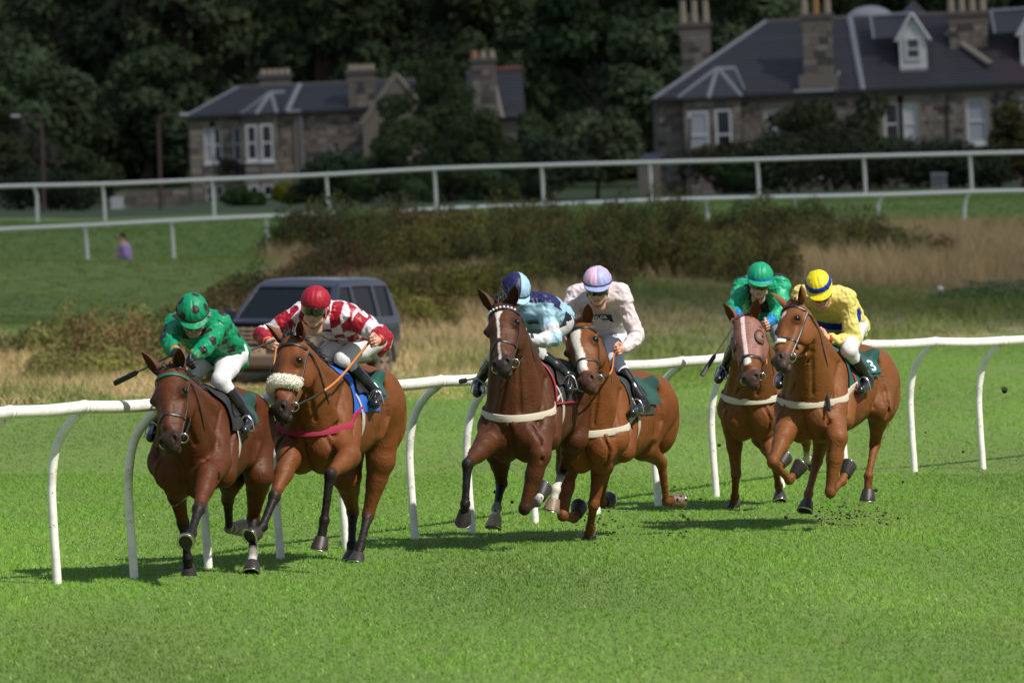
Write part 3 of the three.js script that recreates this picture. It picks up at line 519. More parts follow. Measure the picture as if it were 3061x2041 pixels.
// ---------------------------------------------------------------- terrace on the right
{
  const { t, at } = house('terrace_house', 'long stone terrace with slate roof, tall chimneys and a white dormer', 'house', 1965, 590, 388), X = (px, py) => at(px, py)[0], Y = (px, py) => at(px, py)[1];
  const ye = Y(1965, 300), yr = Y(2300, 60), xe = X(3300, 250), x0 = X(1968, 400);
  const hole = (a, b, c, d) => [X(a, (c + d) / 2), X(b, (c + d) / 2), Y((a + b) / 2, d), Y((a + b) / 2, c)];
  const W3 = hole(2288, 2345, 325, 448), W4 = hole(2644, 2690, 306, 436), W5 = hole(2700, 2746, 304, 436), W6 = hole(2890, 2952, 292, 430), W7 = hole(3052, 3110, 285, 425), wb = [W3, W4, W5, W6, W7];
  stoneWall(t, x0, xe, 0, ye, 0, wb, true);
  wb.forEach((w, i) => { sash(t, ...w, 0, [netM, paneM, blindM, netM, netM][i]); for (const s of [-1, 1]) mesh('window_jamb', boxAt(0.16, w[3] - w[2] + 0.2, 0.12, s < 0 ? w[0] - 0.08 : w[1] + 0.08, (w[2] + w[3]) / 2, 0.03), dressM, t); mesh('lintel', boxAt(w[1] - w[0] + 0.4, 0.26, 0.12, (w[0] + w[1]) / 2, w[3] + 0.14, 0.035), dressM, t); });
  // bay
  const b0 = X(2046, 400), b1 = X(2216, 400), bz = 1.0, B1 = hole(2058, 2120, 332, 478), B2 = hole(2138, 2188, 326, 478);
  mesh('bay_wall', boxAt(b1 - b0, ye - 0.05, bz - 0.1, (b0 + b1) / 2, ye / 2 - 0.03, bz / 2 - 0.05), mortarM, t);
  stoneWall(t, b0, b1, 0, ye - 0.12, bz, [B1, B2], false, 0.05); for (const w of [B1, B2]) sash(t, ...w, bz + 0.06, w === B1 ? netM : paneM);
  mesh('side_wall', boxAt(0.3, ye, 8, x0 + 0.1, ye / 2, -4.4), mortarM, t); mesh('gutter', boxAt(xe - x0 + 0.5, 0.16, 0.2, (x0 + xe) / 2, ye + 0.02, 0.32), gutterM, t); mesh('bay_gutter', boxAt(b1 - b0 + 0.3, 0.14, 0.2, (b0 + b1) / 2, ye - 0.02, bz + 0.18), gutterM, t); mesh('cornice', boxAt(xe - x0 + 0.3, 0.2, 0.16, (x0 + xe) / 2, ye - 0.18, 0.08), stoneMs[3], t);
  // roof
  const xh = X(2300, 60), xm = X(2965, 150), el = x0 - 0.25, ez = 0.3, rz = -4.4, E = (x) => [x, ye, ez], Rr = (x) => [x, yr, rz];
  slates(t, E(el), E(xm), Rr(xm), Rr(xh), 26, slateMs); slates(t, E(xm), E(xe + 0.3), Rr(xe + 0.3), Rr(xm), 26, redSlateMs); mesh('roof_end', quadGeo([el, ye, -9], [el, ye, ez], [xh, yr, rz], [xh, yr, rz]), slateMs[1], t);
  strip(t, 'hip_flashing', [E(el), Rr(xh)], 0.12, leadM); strip(t, 'ridge_flashing', [Rr(xh), Rr(xe)], 0.1, stoneMs[3]);
  strip(t, 'lead_flashing', [[X(2578, 262), ye + 0.06, ez + 0.06], [X(2552, 48), yr + 0.02, rz + 0.1]], 0.15, leadM);
  // bay roof
  const ap = [X(2146, 195), ye + 1.3, -0.75], az = [X(2200, 193), ye + 1.3, -1.3], p = [[X(2022, 288), ye, 0.36], [b0 - 0.1, ye, bz + 0.25], [X(2115, 285), ye, bz + 0.27], [b1 + 0.05, ye, bz + 0.22], [b1 + 0.12, ye, 0.34]];
  const tri = (a, b, c) => quadGeo(a, b, c, c);
  [[p[0], p[1]], [p[1], p[2]], [p[2], p[3]], [p[3], p[4]]].forEach(([a, b]) => mesh('bay_slates', tri(a, b, ap), slateMs[0], t)); mesh('bay_slates', quadGeo(p[4], az, ap, ap), slateMs[1], t);
  for (const q of [p[0], p[2], p[3]]) strip(t, 'bay_flashing', [q, [ap[0], ap[1] + 0.03, ap[2] + 0.03]], 0.11, leadM); strip(t, 'bay_flashing', [ap, az], 0.1, leadM); strip(t, 'bay_flashing', [az, [p[4][0] + 0.1, ye + 0.3, 0.1]], 0.06, leadM);
  // chimneys
  chimney(t, X(2044, 130), X(2134, 130), ye - 0.5, Y(2090, 66), -6.5, 0.9, 3, 1.0); chimney(t, X(2400, 150), X(2490, 150), ye - 0.1, Y(2445, 46), -0.25, 0.9, 3, 1.0, 2);
  mesh('chimney_base', boxAt(1.75, 0.9, 1.1, X(2446, 230), ye + 0.4, -0.2), stoneMs[1], t); strip(t, 'base_flashing', [[X(2372, 266), ye + 0.12, 0.42], [X(2488, 260), ye + 0.12, 0.46], [X(2510, 205), ye + 0.95, -0.5]], 0.07, leadM);
  chimney(t, X(2845, 100), X(2962, 100), ye + 0.6, Y(2900, 36), -2.6, 0.9, 4, 1.0);
  strip(t, 'skew_stone', [[X(2962, 190), ye + 1.0, -0.7], [X(2838, 85), ye + 2.5, -2.9]], 0.16, stoneMs[2]);
  // dormers
  const dormer = (xa, xb, shade) => {
    const d = new THREE.Group(); d.name = 'dormer'; t.add(d); const y0 = Y(2735, 205), y1 = Y(2735, 112), ya = Y(2735, 42), w = xb - xa, xm2 = (xa + xb) / 2, z = -0.95;
    const s = new THREE.Shape([[xa, y0], [xb, y0], [xb, y1], [xm2, ya - 0.1], [xa, y1]].map(([x, y]) => new THREE.Vector2(x, y))); mesh('dormer_front', new THREE.ExtrudeGeometry(s, { depth: 0.1, bevelEnabled: false }).translate(0, 0, z - 0.1), paintM, d);
    sash(d, xm2 - w * 0.29, xm2 + w * 0.29, y0 + 0.38, y1 + 0.02, z + 0.15, mat([0.06, 0.055, 0.04], 0.3), false);
    for (const q of [-1, 1]) { mesh('dormer_slates', quadGeo([xm2 + q * (w / 2 + 0.16), y1 - 0.12, z + 0.15], [xm2, ya + 0.06, z + 0.15], [xm2, ya + 0.06, z - 2.6], [xm2 + q * (w / 2 + 0.16), y1 - 0.12, z - 2.6]), slateMs[0], d); strip(d, 'bargeboard', [[xm2 + q * (w / 2 + 0.17), y1 - 0.14, z + 0.18], [xm2, ya + 0.08, z + 0.18]], 0.075, paintM); mesh('dormer_cheek', quadGeo([xm2 + q * w / 2, y0, z], [xm2 + q * w / 2, y1, z], [xm2 + q * w / 2, y1, z - 2.4], [xm2 + q * w / 2, y0, z - 0.3]), slateMs[2], d); }
    mesh('dormer_apron', boxAt(w, 0.14, 0.3, xm2, y0 - 0.05, z + 0.06), leadM, d);
    // the broad slated roof tying the dormer back into the ridge
    mesh('dormer_back_roof', quadGeo([xm2 - 1.75, y1 + 0.05, z - 0.55], [xm2 - w / 2 + 0.1, y1 + 0.05, z - 0.35], [xm2, ya + 0.02, z - 2.2], [xm2 - 1.75, ya + 0.02, z - 2.2]), slateMs[0], d); strip(d, 'dormer_ridge', [[xm2 - 1.75, ya + 0.05, z - 2.2], [xm2, ya + 0.08, z - 2.0]], 0.07, leadM); strip(d, 'dormer_edge', [[xm2 - 1.75, ya + 0.05, z - 2.2], [xm2 - 1.72, y1 + 0.05, z - 0.5]], 0.06, leadM);
  };
  dormer(X(2692, 150), X(2774, 150)); dormer(X(3056, 150), X(3138, 150));
  for (const [px, a, b] of [[2832, 275, 430], [2978, 270, 470], [3012, 270, 450]]) strip(t, 'drain_pipe', [[X(px, a), Y(px, a), 0.12], [X(px + 3, b), Y(px, b), 0.12]], 0.055, gutterM);
  mesh('skylight_dome', new THREE.SphereGeometry(1, 20, 8, 0, 6.283, 0, 1.2).scale(1.15, 0.75, 1).translate(X(2620, 30), yr - 0.2, rz - 3), mat([0.3, 0.3, 0.31], 0.5), t); mesh('rear_roof', new THREE.ConeGeometry(1.4, 1.1, 4).rotateY(0.7).translate(X(2755, 30), yr + 0.2, rz - 3), slateMs[1], t);
}
{ // outbuilding left of the terrace
  const { t, at } = house('stone_outbuilding', 'low stone outbuilding with grey roof at the terrace corner', 'outbuilding', 1905, 600, 384); const a = at(1908, 500), b = at(1972, 456);
  mesh('wall', boxAt(b[0] - a[0], at(1905, 480)[1], 2.5, (a[0] + b[0]) / 2, at(1905, 480)[1] / 2, -1.3), stoneMs[1], t); mesh('roof', quadGeo([a[0] - 0.3, at(1905, 480)[1], 0.1], [b[0], at(1905, 480)[1], 0.1], [b[0], b[1], -2.2], [a[0] + 0.5, b[1], -2.2]), slateMs[1], t);
}
// ---------------------------------------------------------------- hipped house on the left
{
  const { t, at } = house('stone_house', 'two storey stone house with hipped slate roof and sash windows', 'house', 567, 640, 412), X = (px, py) => at(px, py)[0], Y = (px, py) => at(px, py)[1];
  const ye = Y(567, 350), yr = Y(705, 258), x0 = X(569, 500), xb = X(893, 500), x1 = X(1215, 480);
  const hole = (a, b, c, d) => [X(a, (c + d) / 2), X(b, (c + d) / 2), Y((a + b) / 2, d), Y((a + b) / 2, c)];
  const U = [hole(609, 636, 380, 488), hole(637, 662, 380, 486), hole(696, 722, 376, 484)], Lw = [hole(616, 640, 552, 618), hole(644, 668, 552, 618), hole(700, 728, 552, 618)], b0 = X(730, 480), b1 = X(833, 480), bz = 0.9, Bw = [hole(737, 771, 373, 482), hole(780, 818, 370, 482), hole(746, 778, 552, 620), hole(786, 819, 550, 620)];
  stoneWall(t, x0, xb, 0, ye, 0, [...U, ...Lw], false); stoneWall(t, xb, x1, 0, ye, 0.02, [], true);
  mesh('quoin_strip', boxAt(0.4, ye, 0.12, xb + 0.05, ye / 2, 0.1), dressM, t);
  mesh('bay_wall', boxAt(b1 - b0, ye - 0.05, bz - 0.1, (b0 + b1) / 2, ye / 2 - 0.03, bz / 2 - 0.05), mortarM, t); stoneWall(t, b0, b1, 0, ye - 0.1, bz, Bw, false, 0.05);
  [...U, ...Lw].forEach((w, i) => sash(t, ...w, 0, i === 0 ? netM : paneM)); Bw.forEach((w) => sash(t, ...w, bz + 0.06, paneM));
  for (const w of [...U]) mesh('lintel', boxAt(w[1] - w[0] + 0.3, 0.24, 0.12, (w[0] + w[1]) / 2, w[3] + 0.13, 0.03), dressM, t);
  mesh('side_wall', boxAt(0.3, ye, 8, x0 + 0.1, ye / 2, -4.4), mortarM, t);
  const xh = X(705, 258), el = x0 - 0.2, rz = -4, E = (x) => [x, ye, 0.3], Rr = (x, d = 0) => [x, yr + d, rz];
  const xr = X(1240, 225); slates(t, E(el), E(xb), Rr(X(890, 250)), Rr(xh), 22, slateMs); slates(t, E(xb), E(xr), Rr(xr), Rr(X(890, 250)), 22, slateMs); mesh('roof_end', quadGeo([el, ye, -8], E(el), Rr(xh), Rr(xh)), slateMs[1], t);
  strip(t, 'hip_flashing', [E(el), Rr(xh)], 0.09, leadM); strip(t, 'ridge_flashing', [Rr(xh), Rr(xr)], 0.07, stoneMs[3]); strip(t, 'lead_flashing', [[X(857, 338), ye + 0.06, 0.4], [X(890, 253), yr, rz + 0.2]], 0.14, leadM); strip(t, 'lead_flashing', [[X(857, 338), ye + 0.06, 0.42], [X(900, 338), ye + 0.06, 0.42]], 0.08, leadM);
  mesh('gutter', boxAt(x1 - x0 + 0.4, 0.14, 0.18, (x0 + x1) / 2, ye + 0.0, 0.3), gutterM, t); mesh('bay_gutter', boxAt(b1 - b0 + 0.2, 0.12, 0.18, (b0 + b1) / 2, ye - 0.02, bz + 0.15), gutterM, t);
  const ap = [X(808, 282), ye + 1.0, -0.6], az = [X(848, 277), ye + 1.0, -1.2], p = [[X(720, 345), ye, 0.36], [b0 - 0.1, ye, bz + 0.2], [X(766, 343), ye, bz + 0.22], [b1 + 0.02, ye, bz + 0.2], [b1 + 0.1, ye, 0.34]], tri = (a, b, c) => quadGeo(a, b, c, c);
  [[p[0], p[1]], [p[1], p[2]], [p[2], p[3]], [p[3], p[4]]].forEach(([a, b]) => mesh('bay_slates', tri(a, b, ap), slateMs[0], t)); for (const q of [p[0], p[2], p[3]]) strip(t, 'bay_flashing', [q, ap], 0.1, leadM); strip(t, 'bay_flashing', [ap, az], 0.09, leadM);
  chimney(t, X(1040, 280), X(1122, 280), ye - 0.3, Y(1080, 212), -0.6, 1.0, 5, 0.22); chimney(t, X(765, 240), X(858, 240), ye + 0.8, Y(810, 222), -6.2, 0.8, 5, 0.22);
  strip(t, 'drain_pipe', [[X(898, 345), ye - 0.05, 0.25], [X(905, 560), 1.2, 0.25]], 0.06, leadM); strip(t, 'wall_pole', [[X(995, 440), Y(995, 440), 0.7], [X(998, 560), Y(998, 560), 0.7]], 0.07, leadM);
  mesh('balcony_plant', leafGeo(crownLobes(0.7, 0.8, 0, 12, 0.2, 0.3), 900, 0.07, [0.05, 0.04, 0.035], 0.3), leafM, t).position.set(X(695, 510), Y(695, 525), 0.35);
  // gabled wing
  const gx0 = X(1085, 372), gx1 = X(1290, 340), gm = X(1186, 225), gy = Y(1186, 228), s = new THREE.Shape([[gx0, 0], [gx1, 0], [gx1, Y(1290, 352)], [gm, gy], [gx0, Y(1085, 372)]].map(([x, y]) => new THREE.Vector2(x, y)));
  mesh('gable_wall', new THREE.ExtrudeGeometry(s, { depth: 0.4, bevelEnabled: false }).translate(0, 0, 1.6), stoneMs[4], t); strip(t, 'skew_stone', [[gx0 - 0.05, Y(1085, 372), 2.02], [gm, gy + 0.08, 2.02]], 0.16, dressM); strip(t, 'skew_stone', [[gx1, Y(1290, 352), 2.02], [gm, gy + 0.08, 2.02]], 0.12, dressM);
  mesh('wing_slates', quadGeo([gm, gy, 2], [gx1 + 0.2, Y(1290, 352) - 0.1, 2], [gx1 + 0.2, Y(1290, 352) - 0.1, -4], [gm, gy, -4]), slateMs[0], t);
}
{ // cottage behind the pines
  const { t, at } = house('stone_cottage', 'stone cottage with red ridge tiles and yellow chimney pots behind the pines', 'house', 1400, 600, 422), X = (px, py) => at(px, py)[0], Y = (px, py) => at(px, py)[1];
  chimney(t, X(1412, 260), X(1484, 260), 1.5, Y(1445, 178), 0, 1.0, 3, 0.35, 1); mesh('wall', boxAt(4.5, Y(1480, 350), 5, X(1480, 400), Y(1480, 350) / 2, -2.7), stoneMs[1], t);
  slates(t, [X(1400, 350), Y(1480, 350), 0.2], [X(1572, 350), Y(1480, 352), 0.2], [X(1560, 212), Y(1480, 208), -3], [X(1392, 212), Y(1480, 208), -3], 14, slateMs); strip(t, 'red_ridge', [[X(1486, 206), Y(1480, 206), -2.95], [X(1562, 206), Y(1480, 206), -2.95]], 0.13, mat([0.17, 0.06, 0.04], 0.85)); strip(t, 'skew_stone', [[X(1500, 350), Y(1480, 352), 0.35], [X(1470, 222), Y(1480, 222), -2.6]], 0.15, stoneMs[2]);
}
{ // boundary wall, lamps, boards
  const { t, at } = house('boundary_wall', 'low grey stone boundary wall beside the hipped house', 'wall', 340, 655, 396); stoneWall(t, at(340, 600)[0], at(566, 600)[0], 0, at(480, 568)[1] * 0.98, 0, [], false, 0.35);
  const lamp = (px, arm, label) => { const D = 380, b = atDepth(px, 640, D), g = thing('street_lamp', label, 'street lamp', b.toArray(), 'street lamps by the wood'); g.rotation.z = ROLL * 0.6; const h = (640 - 345) * D / FPX; mesh('pole', tube([V(0, -0.5, 0), V(0, h * 0.6, 0), V(0, h - 0.3, 0)], [0.1, 0.085, 0.07], 10), mat([0.09, 0.055, 0.045], 0.8), g); mesh('arm', tube(curve([V(0, h - 0.32, 0), V(arm * 0.08, h - 0.06, 0), V(arm * 0.4, h, 0), V(arm, h + 0.02, 0)], 10), 0.05, 8), mat([0.09, 0.055, 0.045], 0.8), g); mesh('lamp_head', new RoundedBoxGeometry(0.42, 0.13, 0.2, 3, 0.05).translate(arm + Math.sign(arm) * 0.18, h, 0), mat([0.45, 0.46, 0.47], 0.4), g); };
  lamp(480, 0.95, 'brown street lamp with its arm reaching towards the hipped house'); lamp(130, -0.95, 'brown street lamp with its arm reaching away from the houses');
  const p0 = atDepth(2065, 600, 346), pole = thing('dark_pole', 'thin black pole in front of the terrace bay window', 'pole', p0.toArray()); pole.rotation.z = 0.01; mesh('shaft', tube([V(0, -0.8, 0), V(0, 3.2, 0)], [0.05, 0.045], 8), gutterM, pole); mesh('finial', new THREE.SphereGeometry(0.07, 10, 8).translate(0, 3.22, 0), gutterM, pole);
  const board = (px, py, w, h, D, label) => { const b = atDepth(px, py, D), g = thing('white_board', label, 'board', b.toArray(), 'white boards by the wood'); g.rotation.z = ROLL; mesh('panel', new RoundedBoxGeometry(w, h, 0.06, 2, 0.02).translate(0, h / 2, 0), mat([0.55, 0.55, 0.56], 0.6), g); for (const d of [-1, 1]) mesh('leg', tube([V(d * w * 0.4, -0.7, -0.02), V(d * w * 0.4, h * 0.5, -0.02)], 0.04, 8), gutterM, g); };
  board(350, 645, 0.6, 0.85, 390, 'white board standing at the end of the boundary wall'); board(203, 618, 0.55, 0.68, 392, 'white board standing in the dark hedge');
  const gt = thing('garden_gate', 'pale garden gate under the terrace windows', 'gate', atDepth(2810, 572, 344).toArray()); for (let i = 0; i < 6; i++) mesh('bar', boxAt(0.05, 0.75, 0.04, i * 0.11 - 0.3, 0.38, 0), dullGate(), gt); mesh('rail', boxAt(0.7, 0.06, 0.05, -0.02, 0.7, 0.005), dullGate(), gt); mesh('rail', boxAt(0.7, 0.06, 0.05, -0.02, 0.12, 0.005), dullGate(), gt);
}
function dullGate() { return leadM; }

// ================================================================ HORSES
const TORSO = [ // z, centre y, half height, half width
  [0.83, 1.12, 0.03, 0.03], [0.76, 1.13, 0.17, 0.13], [0.66, 1.16, 0.27, 0.2], [0.5, 1.2, 0.335, 0.238], [0.36, 1.235, 0.37, 0.25], [0.18, 1.225, 0.355, 0.262], [0, 1.21, 0.325, 0.272], [-0.2, 1.225, 0.3, 0.268], [-0.4, 1.275, 0.285, 0.258], [-0.58, 1.3, 0.3, 0.27], [-0.74, 1.3, 0.27, 0.24], [-0.88, 1.28, 0.19, 0.16], [-0.97, 1.26, 0.03, 0.03]];
function torsoPrim(s) {
  const n = TORSO.length, cm = (a, b, c, d, t) => 0.5 * (2 * b + (c - a) * t + (2 * a - 5 * b + 4 * c - d) * t * t + (3 * b - a - 3 * c + d) * t * t * t);
  const f = (x, y, z) => {
    x /= s; y /= s; z /= s; const zc = clamp(z, -0.969, 0.829); let i = 0; while (i < n - 2 && TORSO[i + 1][0] > zc) i++;
    const t = (TORSO[i][0] - zc) / (TORSO[i][0] - TORSO[i + 1][0]), r = (q) => TORSO[clamp(q, 0, n - 1)], g = (k) => cm(r(i - 1)[k], r(i)[k], r(i + 1)[k], r(i + 2)[k], t);
    const cy = g(1), ry = Math.max(0.02, g(2)), rx = Math.max(0.02, g(3));
    const dy = (y - cy) / ry, ax = Math.abs(x) / (rx * (1 - 0.12 * clamp(dy * Math.abs(dy), -1.3, 1.3))), q = Math.pow(Math.pow(ax, 2.2) + Math.pow(Math.abs(dy), 2.2), 1 / 2.2);
    const m = Math.min(rx, ry), d = (q - 1) * m * 0.95, ez = Math.max(z - 0.829, -0.969 - z, 0);
    return (ez > 0 ? Math.hypot(Math.max(d, 0), ez) : d) * s;
  };
  return { t: 'fn', f, min: V(-0.32 * s, 0.8 * s, -1 * s), max: V(0.32 * s, 1.64 * s, 0.86 * s), k: 0.04 };
}
const hoofGeo = (() => {
  // axis +y from ground face (0) up to the coronet (0.085); toe towards +z
  const prof = [[0, 0.062, 0.012], [0.006, 0.064, 0.012], [0.04, 0.056, 0.004], [0.075, 0.049, -0.006], [0.09, 0.044, -0.009]], pos = [], idx = [], S = 20;
  prof.forEach(([y, r, o]) => { for (let j = 0; j < S; j++) { const a = j / S * 6.2832, c = Math.cos(a), q = c < -0.6 ? 1 - 0.35 * (-c - 0.6) : 1; pos.push(Math.sin(a) * r * 0.94, y, c * r * q * 1.06 + o); } });
  for (let i = 0; i < prof.length - 1; i++) for (let j = 0; j < S; j++) { const a = i * S + j, b = i * S + (j + 1) % S; idx.push(a, b, a + S, b, b + S, a + S); }
  let c = pos.length / 3; pos.push(0, 0.018, 0); for (let j = 0; j < S; j++) idx.push(c, (j + 1) % S, j);
  c = pos.length / 3; pos.push(0, 0.09, -0.009); for (let j = 0; j < S; j++) idx.push(c, (prof.length - 1) * S + j, (prof.length - 1) * S + (j + 1) % S);
  const g = new THREE.BufferGeometry(); g.setAttribute('position', new THREE.Float32BufferAttribute(pos, 3)); g.setIndex(idx); return toCreasedNormals(g, 0.7);
})();
const shoeGeo = (() => { const p = []; for (let i = 0; i <= 20; i++) { const a = -2.5 + 5 * i / 20; p.push(V(Math.sin(a) * 0.054, 0.0, Math.cos(a) * 0.058 + 0.011)); } return tube(p, 0.0095, 6, false, true, 0.55, V(0, 1, 0)); })();
function earGeo(len, wid) {
  const pos = [], idx = [], n = 12, m = 9;
  for (let i = 0; i <= n; i++) { const t = i / n, w = wid * Math.pow(Math.sin(Math.PI * (0.18 + 0.82 * t)), 0.85) + 0.002, arc = lerp(2.5, 1.5, t);
    for (let j = 0; j <= m; j++) { const a = (j / m - 0.5) * 2 * arc; pos.push(Math.sin(a) * w * (1 + 0.05 * t), t * len, -Math.cos(a) * w * 0.8 + 0.02 * t * t); } }
  for (let i = 0; i < n; i++) for (let j = 0; j < m; j++) { const a = i * (m + 1) + j, b = a + m + 1; idx.push(a, a + 1, b, b, a + 1, b + 1); }
  const g = new THREE.BufferGeometry(); g.setAttribute('position', new THREE.Float32BufferAttribute(pos, 3)); g.setIndex(idx); g.computeVertexNormals(); return g;
}
const earG = earGeo(0.165, 0.034);
const basisQ = (x, y, z) => new THREE.Quaternion().setFromRotationMatrix(new THREE.Matrix4().makeBasis(x, y, z));
const leatherM = phys([0.016, 0.012, 0.011], 0.4), steelM = mat([0.6, 0.6, 0.6], 0.25, { metalness: 1 }), eyeM = phys([0.008, 0.006, 0.005], 0.12, { specularIntensity: 0.6 });
const orangeM = mat([0.52, 0.16, 0.04], 0.55);
const clothBump = tex(128, 128, (u, v) => fbm(u * 30, v * 30, 4, 3));

const coatBump = tex(512, 512, (u, v) => 0.55 * fbm(u * 90, v * 45, 3, 3) + 0.45 * fbm(u * 14, v * 9, 8, 3));
function strands(list, m, name, parent) { return mesh(name, merge(list), m, parent); }

function makeHorse(o) {
  const s = o.s || 1.15, T = s * 0.93, Z = ([x, y]) => [o.zx + x / o.zs, o.zy + y / o.zs];
  const a = o.head_ing * Math.PI / 180;
  // place: depth from the ground pixel row under the breast, then the breast point goes to its pixel
  const D = EYE * FPX / (o.gy - HORIZON), [cx, cy] = Z(o.chest), cw = atDepth(cx, cy, D);
  const fwd = V(-Math.sin(a), 0, Math.cos(a)), lat = V(Math.cos(a), 0, Math.sin(a));
  const lift = cw.y - 1.06 * s + (o.up || 0), root = V(cw.x, 0, cw.z).addScaledVector(fwd, -0.74 * s);
  const q = new THREE.Quaternion().setFromRotationMatrix(new THREE.Matrix4().makeBasis(lat, V(0, 1, 0), fwd)), qi = q.clone().invert();
  const toL = (w) => w.clone().sub(root).applyQuaternion(qi), toW = (l) => l.clone().applyQuaternion(q).add(root);
  const P = (x, y, z) => V(x * s, y * s + lift, z * s);             // template -> local
  const pix = (p, parent, L, sgn) => { const [x, y] = Z(p); return toL(onRay(x, y, toW(parent), L * s, sgn)); };
  const pixZ = (p, z) => { const [x, y] = Z(p), r = ray(x, y), n = fwd, o0 = root.clone().addScaledVector(fwd, z * s); return toL(EYEP.clone().addScaledVector(r, o0.sub(EYEP).dot(n) / r.dot(n))); };
  const G = thing('race_horse', o.label, 'horse', root.toArray(), 'galloping racehorses'); G.quaternion.copy(q);
  const H = { G, s, a, lift, root, q, toL, toW, P, Z, pix, pixZ, o };

  // ---- prims
  const C = o.coat, K = o.points || C, MZ = o.muzzle || [C[0] * 0.35, C[1] * 0.4, C[2] * 0.5];
  const prims = []; const add = (p, c) => { p.col = c || C; prims.push(p); return p; };
  const tp = torsoPrim(s), tf = tp.f; tp.f = (x, y, z) => tf(x, y - lift, z); tp.min.y += lift; tp.max.y += lift; add(tp);
  // head
  const Nb = P(0, 1.36, 0.5), poll = pix(o.poll, Nb, o.neckL || 0.77, -1), muz = pix(o.muz, poll, 0.675, o.muzS ?? -1);
  const HU = muz.clone().sub(poll).normalize(), yaw = (o.yaw || 0) * Math.PI / 180;
  const face = V(Math.sin(yaw), 0.25, Math.cos(yaw));
  const [hvx, , hw] = frameOf(HU, face), HV = hvx.x < 0 ? hvx.clone().negate() : hvx, HW = hw, hs = s * (o.hs || 1.13);
  if (o.roll) { const r = new THREE.Quaternion().setFromAxisAngle(HU, o.roll * Math.PI / 180); HV.applyQuaternion(r); HW.applyQuaternion(r); }
  const h = (u, v, w) => poll.clone().addScaledVector(HU, u * hs).addScaledVector(HV, v * hs * 1.1).addScaledVector(HW, w * hs), HM = [HV, HU, HW], R = (...r) => r.map((x) => x * hs);
  H.h = h; H.HU = HU; H.HV = HV; H.HW = HW;
  const sides = [-1, 1];
  // neck
  const throat = h(0.17, 0, -0.23);
  add(cap(P(0, 1.1, 0.6), throat, 0.21 * s, 0.1 * s, 0.06)); add(cap(P(0, 1.3, 0.46), h(0.1, 0, -0.14), 0.2 * s, 0.112 * s, 0.07)); add(cap(P(0, 1.46, 0.34), h(0.02, 0, -0.09), 0.12 * s, 0.066 * s, 0.08));
  for (const d of sides) { add(cap(P(0.155 * d, 1.18, 0.62), h(0.1, 0.062 * d, -0.15), 0.085 * s, 0.055 * s, 0.035)); add(cap(P(0.12 * d, 1.42, 0.4), h(0.06, 0.045 * d, -0.11), 0.1 * s, 0.055 * s, 0.04)); }
  // shoulder, breast
  for (const d of sides) {
    add(cap(P(0.125 * d, 1.47, 0.33), P(0.195 * d, 1.1, 0.6), 0.1 * s, 0.112 * s, 0.022));
    add(cap(P(0.165 * d, 1.32, 0.2), P(0.205 * d, 1.0, 0.42), 0.115 * s, 0.1 * s, 0.022));
    add(ell(P(0.11 * d, 1.03, 0.7), R(0.112, 0.13, 0.105), 0.01)); add(ell(P(0.085 * d, 0.92, 0.6), R(0.09, 0.09, 0.12), 0.03)); add(cap(P(0.19 * d, 1.08, 0.66), P(0.2 * d, 1.14, 0.6), 0.07 * s, 0.08 * s, 0.02));
    add(ell(P(0.14 * d, 1.32, -0.58), R(0.16, 0.22, 0.26), 0.03)); add(ell(P(0.13 * d, 1.22, -0.8), R(0.14, 0.26, 0.155), 0.02)); add(cap(P(0.2 * d, 1.3, -0.45), P(0.215 * d, 1.08, -0.3), 0.1 * s, 0.07 * s, 0.03));
    add(cap(P(0.2 * d, 1.5, -0.36), P(0.2 * d, 1.47, -0.42), 0.055 * s, 0.05 * s, 0.06));
  }
  H.bodyPrims = prims.slice();
  // cranium, face
  add(ell(h(0.06, 0, -0.08), R(0.0912, 0.1, 0.085), 0.03, HM)); add(ell(h(0.17, 0, -0.068), R(0.1083, 0.14, 0.072), 0.03, HM));
  add(cap(h(0.15, 0, -0.055), h(0.44, 0, -0.047), 0.06 * hs, 0.043 * hs, 0.03)); add(cap(h(0.3, 0, -0.19), h(0.5, 0, -0.128), 0.04 * hs, 0.034 * hs, 0.03));
  add(ell(h(0.53, 0, -0.075), R(0.0638, 0.07, 0.062), 0.03, HM), MZ); add(ell(h(0.582, 0, -0.085), R(0.0524, 0.034, 0.034), 0.02, HM), MZ); add(ell(h(0.565, 0, -0.132), R(0.0410, 0.038, 0.028), 0.012, HM), MZ);
  for (const d of sides) {
    add(ell(h(0.195, 0.084 * d, -0.062), R(0.0342, 0.048, 0.036), 0.02, HM), [C[0] * 0.4, C[1] * 0.4, C[2] * 0.45]); add(ell(h(0.2, 0.047 * d, -0.165), R(0.0513, 0.12, 0.1), 0.025, HM));
    add(cap(h(0.27, 0.04 * d, -0.1), h(0.47, 0.022 * d, -0.08), 0.052 * hs, 0.042 * hs, 0.03)); add(cap(h(0.25, 0.072 * d, -0.085), h(0.38, 0.05 * d, -0.085), 0.017 * hs, 0.01 * hs, 0.025));
    add(ell(h(0.532, 0.037 * d, -0.04), R(0.0296, 0.04, 0.024), 0.015, HM), MZ);
  }
  // legs: each from pixel joints and anatomical lengths
  H.legs = {};
  for (const key of ['fr', 'fl', 'hr', 'hl']) {
    const L = o.legs[key], d = key[1] === 'r' ? -1 : 1, fore = key[0] === 'f', kc = L.white ? [0.55, 0.52, 0.48] : K;
    const top = fore ? P(0.185 * d, 1.07, 0.6) : P(0.15 * d, 1.3, -0.62);
    const E = pix(L.E, top, fore ? 0.28 : 0.38, L.e ?? (fore ? 1 : -1)), Kn = pix(L.K, E, fore ? 0.4 : 0.42, L.k ?? 1), Fe = pix(L.F, Kn, fore ? 0.275 : 0.35, L.f ?? 1), Ho = pix(L.H, Fe, 0.165, L.h ?? -1);
